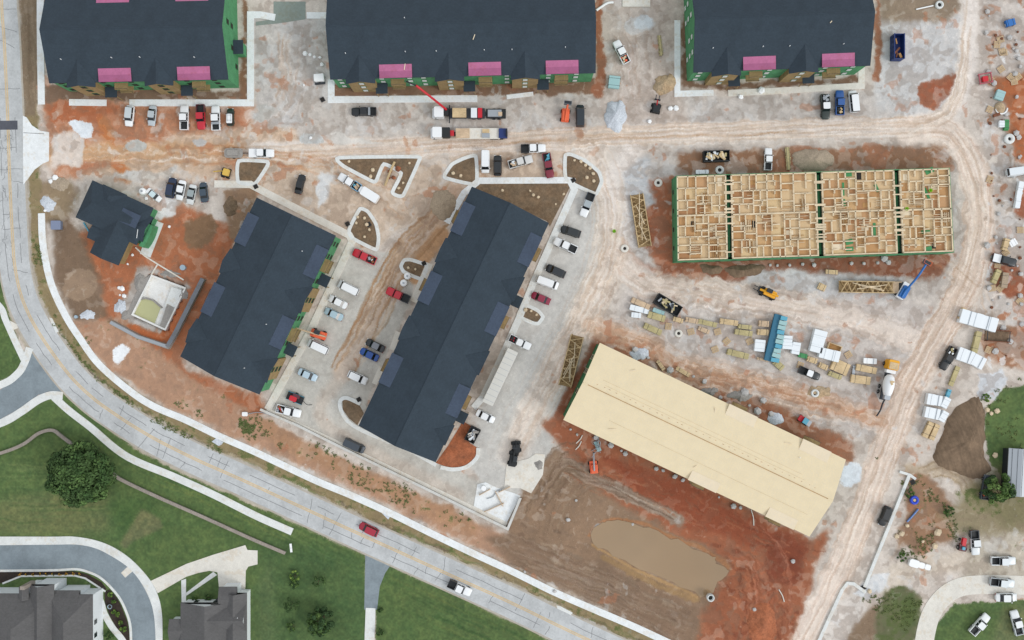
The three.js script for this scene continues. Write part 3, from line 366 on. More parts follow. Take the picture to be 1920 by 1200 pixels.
walk('sidewalk', [[101, 744], [130, 770], [170, 801], [237, 855], [325, 893], [400, 927], [480, 967], [548, 997]], 1.7, M.walk, 'pale sidewalk between street and mown lawn');
walk('sidewalk', [[76, -60], [76, 60], [78, 196]], 1.6, M.walkWhite, 'short white sidewalk beside the corner apartment block');
poly('entrance_apron', [[43, 217], [50, 220], [60, 235], [75, 245], [92, 248], [92, 302], [80, 307], [65, 318], [54, 333], [44, 346]], .06, M.walkWhite, 'white concrete apron where the site entrance meets the street');
struct('apron_joint', flat(W2([[44, 249], [83, 251]]), .12, .085), M.tar);
for (const [p, w, l] of [[[[130, 192], [200, 193]], 1.5, 'short white walk piece near the site entrance'], [[[243, 193], [470, 193], [470, 28], [488, 28], [516, 33]], 1.6, 'white walk bent round the corner apartment block'], [[[575, 29], [612, 29]], 1.5, 'short white walk piece between two apartment blocks'], [[[621, 148], [621, 187], [895, 185]], 1.6, 'white walk in front of the long middle apartment block'], [[[950, 182], [1000, 176]], 1, 'thin white walk end in front of the long block'], [[[1270, 38], [1270, 176], [1338, 174]], 1.4, 'cream walk bent round the north-east apartment block']]) walk('sidewalk', p, w, M.walkWhite, l, .1, false);
walk('sidewalk', [[1365, 175], [1450, 171], [1615, 161], [1615, 126]], 1.5, M.walkTan, 'cream walk in front of the north-east apartment block', .1, false);
poly('wet_slab', [[513, 3], [573, 3], [573, 36], [560, 38], [520, 44], [480, 48], [480, 41], [513, 36]], .03, M.tealWater, 'grey-green wet concrete slab between two apartment blocks');
poly('concrete_pad', [[1167, -20], [1219, -20], [1219, 13], [1167, 13]], .2, M.walkTan, 'cream concrete pad between the north blocks');
for (const [p, w, l, m] of [
  [[[402, 345], [470, 346], [500, 362], [560, 393], [655, 441], [661, 452], [580, 625], [502, 768]], 1.7, 'pale walk along the north and east sides of the angled west block', M.walkTan],
  [[[500, 768], [640, 833], [820, 920], [950, 983]], 1, 'long pale kerb on the south edge of the car park', M.walkTan],
  [[[1078, 341], [1065, 338], [898, 339], [870, 362], [838, 418]], 1.5, 'white walk along the north end of the long angled block', M.walkWhite],
  [[[1070, 341], [1077, 356], [1000, 530], [976, 590], [945, 660], [905, 745], [888, 765]], 1.6, 'pale walk along the east side of the long angled block', M.walk],
  [[[806, 494], [775, 566]], 1.7, 'short pale walk by the small oval island', M.walkTan], [[[747, 622], [735, 656]], 1.3, 'short pale walk stub at the parked blue car', M.walkTan], [[[716, 688], [702, 720]], 1.3, 'short pale walk stub at the parked white car', M.walkTan],
]) walk('sidewalk', p, w, m, l, .12, false);
{ const w = thing('retaining_wall', 'long low grey retaining wall below the south kerb of the car park', 'wall'), l = W2([[490, 767], [560, 797], [650, 842], [830, 930], [952, 990], [976, 932]]); mesh('wall_stem', band(l, .4, -.1, .82), M.rubble, w); mesh('coping', band(l, .58, .822, .95), M.curb, w); }
poly('dumpster_pad', [[895, 908], [910, 904], [934, 915], [965, 925], [976, 930], [950, 980], [888, 950]], .08, M.walkWhite, 'white concrete corner pad at the car park end');
poly('concrete_pad', [[950, 870], [990, 860], [1005, 850], [1022, 852], [1018, 890], [996, 925], [975, 915], [945, 915]], .07, M.walkTan, 'grey concrete slab beside the brown bank');
walk('kerb', [[1705, 888], [1620, 1100]], .75, M.walk, 'straight pale kerb along the south haul road', .35, false);
walk('kerb', [[1686, 884], [1705, 890], [1716, 898]], .6, M.walk, 'short kerb return at the haul road corner', .3, false);
walk('kerb', [[1622, 1110], [1600, 1094], [1588, 1093], [1578, 1106], [1535, 1200], [1515, 1245]], .75, M.walk, 'hooked pale kerb at the south gate', .35, false);
walk('driveway', [[1728, 1260], [1735, 1190], [1752, 1140], [1790, 1105], [1850, 1096], [1990, 1100]], 4.4, M.walkTan, 'curved pale concrete driveway in the south-east corner', .04);
walk('driveway', [[695, 1140], [693, 1190], [692, 1260]], 2.3, M.walk, 'pale concrete drive strip on the dark lawn', .035, false);
// stone edging wall on the lawn
for (const [p, l] of [[[[-60, 862], [0, 850], [45, 833], [75, 812], [100, 806], [117, 817], [147, 840]], 'low stone garden wall curving across the lawn left of the big tree'], [[[208, 884], [232, 900], [300, 932], [375, 965], [475, 1010], [536, 1036]], 'low straight stone garden wall running from the big tree']]) { const g = thing('garden_wall', l, 'wall'); const line = arc(p); mesh('wall_core', band(line, .5, -.1, .55), M.rubble, g); mesh('coping', band(line, .75, .551, .66), M.stone, g); }

// ---------- apartment blocks ----------
const winFrame = new QB().box(0, 0, 0, 1.25, 1.45, .1).geo(), winPane = new QB().box(0, 0, .04, 1.02, 1.22, .1).geo(), pipeG = cyl(.09, .09, .5, 8), vanG = cyl(.17, .17, .35, 8);
function addWindow(g, x, y, z, turn, frame, pane) { const w = mesh('window', winFrame, frame, g); w.position.set(x, y, z); w.rotation.y = turn; mesh('pane', winPane, pane, w); }
function apt(o) {
  const he = o.he || 8, hr = o.hr || 11.4, { len, wid } = o, l2 = len / 2, w2 = wid / 2, ov = .4, ql = l2 - .3, qw = w2 - ov;
  const g = thing('apartment_block', o.label, 'building', 'apartment blocks under construction', o.cx, 0, o.cz, o.ang), c = Math.cos(o.ang), s = Math.sin(o.ang);
  const loc = (px, py, h) => { const x = X(px, h) - o.cx, z = Z(py, h) - o.cz; return [x * c - z * s, x * s + z * c]; };
  const ry = (z) => hr - (hr - he) * Math.abs(z) / w2, rf = o.roof || M.shingle;
  const yq = ry(qw) - .12, P = (x, y, z) => [x, y, z];
  for (const k of [1, -1]) { const w = new QB(), a = k > 0 ? -ql : ql, b = -a; w.quad(P(a, -.1, k * qw), P(b, -.1, k * qw), P(b, yq, k * qw), P(a, yq, k * qw)); mesh('wall', w, o.wall || M.green, g); }
  for (const k of [1, -1]) { const q = new QB(), x = k * ql; const a = P(x, -.1, k * qw), b = P(x, -.1, -k * qw), d = P(x, yq, -k * qw), e = P(x, hr - .14, 0), f = P(x, yq, k * qw); q.quad(a, b, d, f).tri(f, d, e); mesh('gable_wall', q, o.gableWall || o.wall || M.green, g); }
  const th = .2, roofs = [];
  for (const k of [1, -1]) {                    // two slopes
    const q = new QB(), A = (sx, top) => P(sx * l2, he + (top ? 0 : -th), k * w2), B = (sx, top) => P(sx * l2, hr + (top ? 0 : -th), 0), u = -k;
    q.quad(A(u * -1, 1), A(u, 1), B(u, 1), B(u * -1, 1)); q.quad(A(u, 0), A(-u, 0), B(-u, 0), B(u, 0)); q.quad(A(u, 1), A(-u, 1), A(-u, 0), A(u, 0)); q.quad(A(-u, 1), B(-u, 1), B(-u, 0), A(-u, 0)); q.quad(B(u, 1), A(u, 1), A(u, 0), B(u, 0));
    roofs.push(mesh('roof', q, rf, g));
  }
  const rc = new QB(), cw = .16; for (const k of [1, -1]) { const u = -k; rc.quad(P(-u * l2 * .995, hr - .05 + .06, k * cw), P(u * l2 * .995, hr + .01, k * cw), P(u * l2 * .995, hr + .07, 0), P(-u * l2 * .995, hr + .07, 0)); } mesh('ridge_cap', rc, o.ridge || rf, roofs[0]);
  if (o.slot) mesh('ridge_slot', new QB().box(0, hr + .075, 0, len * .96, .03, .14), M.studDark, roofs[0]);
  const skip = [[], []];
  const sideOf = (z) => z > 0 ? 1 : -1;
  for (const [px, py, wd = 7.3, dp = 2.9, m2] of o.dormers || []) {
    const [x, z] = loc(px, py, he + .7), k = sideOf(z), zo = w2 + .12, zi = zo - dp, yi = ry(zi) + .03, yo = yi - dp * .1, x0 = x - wd / 2, x1 = x + wd / 2, q = new QB(), m = m2 || o.dormerMat || M.slate;
    const a = P(x0, yo, k * zo), b = P(x1, yo, k * zo), d = P(x1, yi, k * zi), e = P(x0, yi, k * zi), dn = ([x, y, z2]) => P(x, y - .14, z2);
    if (k > 0) { q.quad(a, b, d, e); q.quad(dn(a), dn(b), b, a); q.quad(b, dn(b), dn(d), d); q.quad(dn(a), a, e, dn(e)); q.quad(dn(b), dn(a), dn(e), dn(d)); } else { q.quad(b, a, e, d); q.quad(dn(b), dn(a), a, b); q.quad(dn(b), b, d, dn(d)); q.quad(a, dn(a), dn(e), e); q.quad(dn(a), dn(b), dn(d), dn(e)); }
    const dm = mesh('dormer_roof', q, m, g); if (m === M.pink) { const f = .45 + .1 * hash(px, py, 3), ym = lerp(yo, yi, f) + .012, zm = lerp(zo, zi, f), y0 = yo + .012, u = new QB(), A4 = [P(x0 + .03, y0, k * zo), P(x1 - .03, y0, k * zo), P(x1 - .03, ym, k * zm), P(x0 + .03, ym, k * zm)]; k > 0 ? u.quad(...A4) : u.quad(A4[1], A4[0], A4[3], A4[2]); mesh('underlay_sheet', u, M.pinkDark, dm); } const cw2 = new QB(), zc = (zo - .35 + zi) / 2, hgt = yo - he + .35; cw2.box(x, he + hgt / 2 - .5, k * (zo - .55), wd - .4, hgt, .2); for (const sx of [x0 + .3, x1 - .3]) cw2.box(sx, he + hgt / 2 - .45, k * zc, .15, hgt - .2, dp - .9); mesh('dormer_wall', cw2, o.wall || M.green, dm);
    for (const fy of [3, 5.7]) { const bal = mesh('balcony', new QB().box(x, fy, k * (qw + .75), wd * .42, .18, 1.5), M.tanWall, g); mesh('railing', new QB().box(x, fy + .6, k * (qw + 1.46), wd * .42, .06, .06).box(x - wd * .2, fy + .35, k * (qw + 1.46), .08, .6, .06).box(x + wd * .2, fy + .35, k * (qw + 1.46), .08, .6, .06), M.darkMetal, bal); }
    skip[k > 0 ? 1 : 0].push([x - wd * .15, x + wd * .15]);
  }
  for (const [px, py, gw = 6.6, out = 1.1] of o.gables || []) {
    const [x, z] = loc(px, py, he), k = sideOf(z), rise = gw / 2 * .46, yr = he + rise, zb = w2 * (hr - yr) / (hr - he), zf = w2 + out, q = new QB(), e = .05, x0 = x - gw / 2, x1 = x + gw / 2;
    const F = P(x, yr + e, k * zf), Bk = P(x, yr + e, k * zb), L0 = P(x0, he + e, k * zf), L1 = P(x0, he + e, k * w2), R0 = P(x1, he + e, k * zf), R1 = P(x1, he + e, k * w2);
    if (k > 0) { q.quad(L0, F, Bk, L1); q.quad(F, R0, R1, Bk); } else { q.quad(F, L0, L1, Bk); q.quad(R0, F, Bk, R1); }
    const dn = ([a, b, d]) => [a, b - .18, d]; q.quad(L0, dn(L0), dn(F), F); q.quad(F, dn(F), dn(R0), R0); q.quad(L0, L1, dn(L1), dn(L0)); q.quad(R0, dn(R0), dn(R1), R1);
    const gm = mesh('gable_roof', q, rf, g), zb2 = zf - .35, bw = new QB().box(x, (he - .15) / 2, k * (zb2 + qw) / 2, gw - .7, he - .15, zb2 - qw); bw.tri(P(x0 + .35, he - .2, k * zb2), P(x1 - .35, he - .2, k * zb2), P(x, yr - .3, k * zb2)); mesh('bay_wall', bw, o.bayWall || M.tanWall, gm);
    for (const wy of [1.5, 4.2, 6.8]) addWindow(g, x, wy, k * (zb2 + .02), k > 0 ? 0 : Math.PI, o.frame || M.greenDark, o.pane || M.opening);
    skip[k > 0 ? 1 : 0].push([x0, x1]);
  }
  for (const [px, py] of o.canopies || []) {
    const [x, z] = loc(px, py, 3), k = sideOf(z), cz = k * (qw + 1.3), cm = mesh('canopy_roof', new QB().box(x, 3.2, cz, 2.7, .16, 2.4), M.shingle, g); for (const sx of [-1.15, 1.15]) mesh('canopy_post', new QB().box(x + sx, 1.5, cz + k * 1, .16, 3.2, .16), M.tanWall, cm);
  }
  for (const k of [0, 1]) for (let x = -ql + 1.6; x < ql - 1; x += 3.15) { if (skip[k].some(([a, b]) => x > a - .7 && x < b + .7)) continue; for (const wy of [1.5, 4.2, 6.7]) if (wy < he - .6) addWindow(g, x, wy, (k ? 1 : -1) * (qw + .02), k ? 0 : Math.PI, o.frame || M.greenDark, o.pane || M.opening); }
  for (const k of [1, -1]) for (const wz of [-6, -2.5, 2.5, 6]) for (const wy of [1.5, 4.2, 6.9]) if (hash(wz * 10, wy * 10, k + o.len) > .25 && Math.abs(wz) < qw - .8) addWindow(g, k * (ql + .02), wy, wz, k * Math.PI / 2, o.frame || M.greenDark, o.pane || M.opening);
  for (const [px, py] of o.vents || []) { const [x, z] = loc(px, py, (he + hr) / 2); const v = mesh('vent_pipe', pipeG, M.whitePaint, roofs[z > 0 ? 0 : 1]); v.position.set(x, ry(z) + .2, z); }
  for (const [px, py, l, a] of o.scraps || []) { const [x, z] = loc(px, py, (he + hr) / 2); mesh('roof_scrap', new QB().box(x, ry(z) + .12, z, l, .12, .16, a), M.osbPale, roofs[z > 0 ? 0 : 1]); }
  if (o.nails) for (let k = 0; k < 34; k++) { const x = -l2 * .9 + k * len * .9 / 34 + rnd(-.3, .3), z = -.9 - rnd(.15); mesh('nail_mark', new QB().box(x, ry(z) + .02, z, rnd(.18, .42), .03, .09), M.studDark, roofs[1]); }
  if (o.nails) for (const zz of [-2.4, -1.5, 5.2]) mesh('chalk_line', new QB().box(rnd(-3, 3), ry(zz) + .012, zz, len * .8, .02, .05), M.truss, roofs[zz > 0 ? 0 : 1]);
  if (o.endCanopy) { const [x, z] = loc(...o.endCanopy, 3.4), cm = mesh('canopy_roof', new QB().box(ql + 1.1, 3.4, z, 2.4, .16, 3.2), M.shingle, g); mesh('canopy_wall', new QB().box(ql + 1, 1.6, z, 1.9, 3.3, 2.6), M.green, cm); void x; }
  o.g = g; o.loc = loc; return o;
}
const quadSpec = (NW, NE, SE, SW, h) => { const p = W2([NW, NE, SE, SW], h), cx = p.reduce((a, v) => a + v.x, 0) / 4, cz = p.reduce((a, v) => a + v.y, 0) / 4, ax = p[3].clone().add(p[2]).sub(p[0]).sub(p[1]).multiplyScalar(.5); return { cx, cz, len: ax.length(), wid: (p[0].distanceTo(p[1]) + p[3].distanceTo(p[2])) / 2, ang: Math.atan2(-ax.y, ax.x) }; };
const southSpec = (SW, SE, dep, h) => { const [a, b] = W2([SW, SE], h), d = b.clone().sub(a), len = d.length(); d.normalize(); return { cx: (a.x + b.x) / 2 + d.y * dep / 2, cz: (a.y + b.y) / 2 - d.x * dep / 2, len, wid: dep, ang: Math.atan2(-d.y, d.x) }; };
apt({ ...southSpec([92, 156], [428, 149], 21.8, 8), label: 'dark-roofed apartment block with pink dormers and bare green end wall at the street corner', endCanopy: [447, 88], dormerMat: M.pink, dormers: [[215, 140], [363, 136], [213, -40, 7.3, 4.7], [361, -42, 7.3, 4.7]], gables: [[152, 158, 6.4], [298, 156, 6.4]], canopies: [[209, 172], [351, 170]], vents: [[114, 111], [209, 108], [262, 107], [364, 107]] });
apt({ ...southSpec([619, 149], [1117, 137], 21.8, 8), pane: M.windowFrame, label: 'longest dark-roofed apartment block with three pink dormers along its south eave', dormerMat: M.pink, dormers: [[742, 145], [909, 130], [1054, 125], [905, -40, 7.3, 4.2]], gables: [[676, 155], [843, 150], [985, 148]], canopies: [[716, 166], [880, 162], [1018, 159]], vents: [[760, 38], [648, 100], [760, 97], [818, 96], [908, 94], [1060, 89], [960, 93]], scraps: [[889, 72, 1.2, 1.2], [758, 122, 1.6, 1.4]] });
apt({ ...southSpec([1300, 136], [1632, 123], 21.8, 8), pane: M.windowFrame, label: 'dark-roofed apartment block with two pink dormers beside the blue dumpster', dormerMat: M.pink, dormers: [[1424, 118], [1572, 113]], gables: [[1362, 143], [1507, 137]], canopies: [[1376, 155], [1515, 148]], vents: [[1337, 90], [1431, 87], [1481, 86], [1582, 82]], scraps: [[1554, 45, .6, .8]] });
const LB = apt({ ...quadSpec([481, 370], [630, 442], [487, 737], [337, 671], 8), hr: 11.2, label: 'shorter angled apartment block with dark slate roof east of the pool', gableWall: M.brownWall, dormers: [[600, 495], [530, 624], [452, 425], [388, 556]], gables: [[572, 562, 6.6, .5], [500, 690, 6, .4], [425, 490, 6, .35], [360, 620, 6, .35]], canopies: [[606, 525], [543, 655]], vents: [[567, 471], [459, 690], [500, 608]]});
const MB = apt({ ...quadSpec([884, 351], [1030, 417], [817, 866], [672, 799], 8), hr: 11.2, frame: M.windowFrame, label: 'long angled apartment block with plain dark slate roof between two car parks', wall: M.tanWall, gableWall: M.tanWall, dormers: [[868, 410], [806, 540], [725, 690], [997, 470], [936, 600], [866, 755]], gables: [[840, 475, 6, .35], [770, 620, 6, .35], [968, 540, 6, .4], [905, 680, 6, .4], [840, 815, 5, .35]], canopies: [[958, 560], [872, 785]] });
apt({ ...quadSpec([1124, 644], [1586, 860], [1518, 1008], [1057, 786], 8), ang: undefined, ...(() => { const p = W2([[1124, 644], [1586, 860], [1518, 1008], [1057, 786]], 8), ax = p[1].clone().add(p[2]).sub(p[0]).sub(p[3]).multiplyScalar(.5); return { len: ax.length(), wid: (p[0].distanceTo(p[3]) + p[1].distanceTo(p[2])) / 2, ang: Math.atan2(-ax.y, ax.x) }; })(), hr: 11, label: 'apartment block with bare cream board roof deck south of the lumber yard', roof: M.osbRoof, dormerMat: M.osbPale, slot: true, nails: true, wall: M.greenDark, bayWall: M.osb, frame: M.stud, dormers: [[1395, 770, 7, 2.6], [1535, 832, 7, 2.6], [1320, 905, 7, 2.4], [1465, 975, 7, 2.4]], vents: [[1500, 858]], scraps: [[1187, 695, 1.6, .6], [1342, 770, 1.3, 1.8], [1150, 805, 1.8, .5], [1305, 875, 1, 1.2], [1480, 832, 1.8, .2]] });

// ---------- framed block: deck, stud walls, sheathed outside ----------
{
  const g = thing('framed_block', 'timber-framed block with open rooms, no roof and green sheathed sides', 'building', 'apartment blocks under construction'), dk = 4.75, tp = 5.3;
  const nw = new THREE.Vector2(X(1269, tp), Z(331, tp)), ne = new THREE.Vector2(X(1780, tp), Z(316, tp)), se = new THREE.Vector2(X(1788, tp), Z(471, tp)), sw = new THREE.Vector2(X(1271, tp), Z(488, tp));
  const at = (u, v) => { const a = nw.clone().lerp(ne, u), b = sw.clone().lerp(se, u); return a.lerp(b, v); }, U = (px) => (px - 1270) / 514, LENG = nw.distanceTo(ne), WID = nw.distanceTo(sw), turn = Math.atan2(-(ne.y - nw.y), ne.x - nw.x);
  const blocks = [[0, U(1363)], [U(1372), U(1533)], [U(1543), U(1680)], [U(1690), 1]], tones = ['#c89b6a', '#d4ad7c', '#b98a60', '#e2c698', '#cda276'].map((c) => new THREE.MeshStandardMaterial({ color: c, roughness: .9, map: T.osb }));
  function studWall(u0, v0, u1, v1, w = .26, hgt = tp - dk, m = M.stud) {
    const a = at(u0, v0), b = at(u1, v1), l = a.distanceTo(b); if (l < .6) return; const t = Math.atan2(-(b.y - a.y), b.x - a.x), cx = (a.x + b.x) / 2, cz = (a.y + b.y) / 2, q = new QB();
    q.box(cx, dk + hgt - .05, cz, l, .1, w, t).box(cx, dk + .06, cz, l - .02, .08, w - .02, t); const n = Math.max(1, Math.round(l / .6)); for (let i = 0; i <= n; i++) { const f = clamp(i / n, .05 / l, 1 - .05 / l); q.box(lerp(a.x, b.x, f), dk + hgt / 2, lerp(a.y, b.y, f), .06, hgt - .2, w * .7, t); }
    mesh('stud_wall', q, m, g);
  }
  blocks.forEach(([u0, u1], bi) => {
    const in0 = .003, c4 = [at(u0 + in0, .006), at(u1 - in0, .006), at(u1 - in0, .994), at(u0 + in0, .994)];
    mesh('floor_deck', new QB().prism(c4, dk - .3, dk), M.osb, g);
    mesh('ground_floor_wall', new QB().prism([at(u0 + .006, .012), at(u1 - .006, .012), at(u1 - .006, .988), at(u0 + .006, .988)], -.1, dk - .301), M.greenDark, g);
    for (const v of [.004, .996]) studWall(u0, v, u1, v, .28); for (const u of [u0 + .002, u1 - .002]) studWall(u, .004, u, .996, .3);
    studWall(u0, .47 + .005 * bi, u1, .47 + .005 * bi, .34);
    const rec = (a, b, c, d, depth) => {          // rooms by splitting the floor
      const w = (b - a) * LENG, h = (d - c) * WID; if (depth <= 0 || (w < 2.9 && h < 2.9)) { if (rnd() < .62) { const e = .12, p4 = [at(a + e / LENG, c + e / WID), at(b - e / LENG, c + e / WID), at(b - e / LENG, d - e / WID), at(a + e / LENG, d - e / WID)]; mesh('subfloor_panel', new QB().prism(p4, dk - .02, dk + .012), tones[Math.floor(rnd(5))], g); } return; }
      if (w > h * 1.05) { const f = lerp(a, b, rnd(.36, .64)); studWall(f, c, f, d - (rnd() < .4 ? 1.1 / WID : 0), .26); rec(a, f, c, d, depth - 1); rec(f, b, c, d, depth - 1); } else { const f = lerp(c, d, rnd(.36, .64)); studWall(a, f, b - (rnd() < .4 ? 1.1 / LENG : 0), f, .26); rec(a, b, c, f, depth - 1); rec(a, b, f, d, depth - 1); }
    };
    rec(u0, u1, 0, .47, 6); rec(u0, u1, .48, 1, 6);
    for (let k = 0; k < 9; k++) { const u = lerp(u0, u1, rnd(.1, .85)), v = rnd(.06, .85), n = 3 + Math.floor(rnd(5)), dir = rnd() < .7; for (let i = 0; i < n; i++) studWall(u + (dir ? 0 : i * .4 / LENG), v + (dir ? i * .55 / WID : 0), u + (dir ? rnd(1.6, 3.4) / LENG : i * .4 / LENG), v + (dir ? i * .55 / WID : rnd(2, 3) / WID), .1, rnd(.2, .6), rnd() < .5 ? M.stud : M.studDark); }
    for (let k = 0; k < 5; k++) { const p = at(lerp(u0, u1, rnd(.08, .92)), rnd(.05, .95)); mesh('floor_panel', new QB().box(p.x, dk + .03 + k * .006, p.y, rnd(1.2, 2.6), .03, rnd(1, 1.3), turn + (rnd() < .5 ? 0 : Math.PI / 2)), k % 3 ? M.osbPale : M.studDark, g); }
    for (let k = 0; k < 1; k++) { const p = at(lerp(u0, u1, rnd(.15, .85)), rnd(.05, .95)), o = mesh('stair_opening', new QB().box(p.x, dk + .02, p.y, rnd(.9, 1.6), .035, rnd(.9, 2.2), turn), M.opening, g); void o; }
  });
  const gw = (a, b) => { const l = a.distanceTo(b), t = Math.atan2(-(b.y - a.y), b.x - a.x); mesh('sheathing', new QB().box((a.x + b.x) / 2, tp / 2 - .1, (a.y + b.y) / 2, l, tp + .1, .12, t), M.green, g); };
  gw(at(-.0015, -.004), at(-.0015, 1.012)); gw(at(-.003, 1.012), at(1.003, 1.012)); gw(at(1.0015, -.004), at(1.0015, 1.008)); gw(at(-.003, -.007), at(1.003, -.007));
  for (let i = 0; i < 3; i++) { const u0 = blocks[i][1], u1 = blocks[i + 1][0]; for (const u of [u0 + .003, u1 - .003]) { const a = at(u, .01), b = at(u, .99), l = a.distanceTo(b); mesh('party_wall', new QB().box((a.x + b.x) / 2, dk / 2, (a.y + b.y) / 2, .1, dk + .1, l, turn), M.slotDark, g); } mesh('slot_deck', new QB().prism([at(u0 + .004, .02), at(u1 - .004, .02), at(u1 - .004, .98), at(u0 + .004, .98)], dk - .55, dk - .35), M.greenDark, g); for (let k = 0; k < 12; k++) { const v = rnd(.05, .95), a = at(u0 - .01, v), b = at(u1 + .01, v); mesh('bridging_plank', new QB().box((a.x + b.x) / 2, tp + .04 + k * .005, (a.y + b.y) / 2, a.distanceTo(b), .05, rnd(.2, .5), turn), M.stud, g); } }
  for (let k = 0; k < 16; k++) for (const v of [1.013, -.008]) { const p = at((k + .6) / 16.4, v), o = mesh('window_opening', winPane, M.opening, g); o.position.set(p.x, 1.7, p.y); o.rotation.y = turn + (v < 0 ? Math.PI : 0); }
  for (let k = 0; k < 4; k++) for (const u of [-.0018, 1.0018]) { const p = at(u, (k + .7) / 4.4), o = mesh('window_opening', winPane, M.opening, g); o.position.set(p.x, 1.7, p.y); o.rotation.y = turn + (u < 0 ? -1 : 1) * Math.PI / 2; }
  const pg = [[1575, 357, .5, 3], [1577, 382, .6, 1.6], [1637, 355, .7, 1.8], [1633, 432, .6, 3], [1586, 455, 1.7, 1.2], [1730, 365, .6, 2.8], [1587, 468, 1.7, 1], [1733, 468, 1.6, 1.1], [1735, 323, 2, 1.2], [1585, 328, 1.4, 1.4], [1728, 435, 2, .8]];
  pg.forEach(([px, py, a, b], i) => { mesh('green_panel', new QB().box(X(px, 3), dk + .085 + i * .004, Z(py, 3), a, .04, b, turn + (i % 3) * .2), M.greenWrap, g); });
}
// ---------- houses, clubhouse, shed ----------
function block(g, cx, cz, lx, lz, he, hr, axis, rm, wm, o = {}) {   // a gabled or hipped volume; axis 'x' or 'z' is the ridge
  const ov = .4, P = (a, y, b) => axis === 'x' ? [cx + a, y, cz + b] : [cx - b, y, cz + a], L = (axis === 'x' ? lx : lz) / 2, W = (axis === 'x' ? lz : lx) / 2, hip = o.hip || 0, q = new QB(), w = new QB(), l = L - ov, ww = W - ov;
  for (const k of [1, -1]) { q.quad(P(-k * L, he, k * W), P(k * L, he, k * W), P(k * (L - hip), hr, 0), P(-k * (L - hip), hr, 0)); if (hip) q.tri(P(k * L, he, k * W), P(k * L, he, -k * W), P(k * (L - hip), hr, 0)); q.quad(P(k * L, he - .2, k * W), P(-k * L, he - .2, k * W), P(-k * L, he - .2, -k * W), P(k * L, he - .2, -k * W)); q.quad(P(-k * L, he - .2, k * W), P(k * L, he - .2, k * W), P(k * L, he, k * W), P(-k * L, he, k * W)); q.quad(P(k * L, he - .2, k * W), P(k * L, he - .2, -k * W), P(k * L, he, -k * W), P(k * L, he, k * W)); w.quad(P(-k * l, -.1, k * ww), P(k * l, -.1, k * ww), P(k * l, he - .1, k * ww), P(-k * l, he - .1, k * ww)); w.quad(P(k * l, -.1, k * ww), P(k * l, -.1, -k * ww), P(k * l, he - .1, -k * ww), P(k * l, he - .1, k * ww)); if (!hip) w.tri(P(k * l, he - .1, k * ww), P(k * l, he - .1, -k * ww), P(k * l, hr - .3, 0)); }
  const r = mesh(o.roofName || 'roof', q, rm, g); mesh('wall', w, wm, g); return r;
}
const at_ = (px, py, h) => [X(px, h), Z(py, h)];
{ const g = thing('house', 'grey-roofed house with white gable at the end of the concrete driveway', 'house', 'houses of the estate');
  let [x, z] = at_(388, 1215, 4.5); block(g, x, z, 13, 20, 3.4, 6, 'z', M.houseRoof, M.whiteWall); const h1 = [x, z];
  [x, z] = at_(441, 1190, 4); block(g, x, z, 5.2, 19, 3.8, 5.6, 'z', M.houseRoof, M.whiteWall); [x, z] = at_(331, 1182, 3); block(g, x, z, 3.6, 5, 2.8, 3.6, 'x', M.houseRoof, M.whiteWall); [x, z] = at_(428, 1122, 4); block(g, x, z, 4.2, 5.4, 4.2, 4.9, 'x', M.houseRoof, M.whiteWall);
  [x, z] = at_(425, 1162, 5); const r = block(g, x, z, 8, 6.5, 3.9, 5.9, 'x', M.houseRoof, M.whiteWall, { roofName: 'gable_roof' }); void r; const d = mesh('door', new QB().box(X(410, 1), 1.1, Z(1119, 1) + .6, 1.1, 2.2, .12), M.darkMetal, g); mesh('handle', new QB().box(X(410, 1) + .4, 1.1, Z(1119, 1) + .5, .05, .2, .12), M.steel, d);
  for (const [a, b] of [[h1[0] - 3.5, h1[1] - 9.62], [h1[0] + 1, h1[1] - 9.62]]) addWindow(g, a, 1.6, b, Math.PI, M.windowFrame, M.glass); const v = mesh('vent_pipe', pipeG, M.whitePaint, g); v.position.set(X(444, 6), 5.4, Z(1160, 6));
}
{ const g = thing('house', 'two-storey house with several grey hipped roofs and white east wall', 'house', 'houses of the estate');
  let [x, z] = at_(30, 1200, 7); block(g, x, z, 17, 20, 5.6, 9, 'z', M.houseRoof, M.whiteWall, { hip: 7 }); [x, z] = at_(74, 1165, 7); block(g, x, z, 5.4, 16, 6, 8, 'z', M.houseRoof, M.whiteWall); [x, z] = at_(126, 1185, 7); block(g, x, z, 10, 16, 5.6, 8.6, 'z', M.houseRoof, M.whiteWall, { hip: 5.6 }); [x, z] = at_(122, 1126, 6); block(g, x, z, 6, 4, 5.2, 6.4, 'x', M.houseRoof, M.whiteWall); [x, z] = at_(46, 1112, 6); block(g, x, z, 2.2, 3, 6.3, 7, 'z', M.houseRoof, M.whiteWall);
  for (const py of [1170, 1195]) addWindow(g, X(126, 7) + 4.62, 3.6, Z(py, 5), Math.PI / 2, M.windowFrame, M.glass); addWindow(g, X(93, 6), 4.4, Z(1107, 6), Math.PI / 2, M.windowFrame, M.glass);
  const u = mesh('chimney', new QB().box(X(45, 8), 6.6, Z(1101, 8), 1, 4.2, .8), M.stone, g); void u; const p = mesh('porch_roof', new QB().box(X(155, 4), 3, Z(1128, 4), 3, .15, 2.4), M.darkMetal, g); mesh('porch_post', new QB().box(X(155, 4) + 1.3, 1.45, Z(1128, 4) - 1, .15, 3, .15), M.whiteWall, p);
}
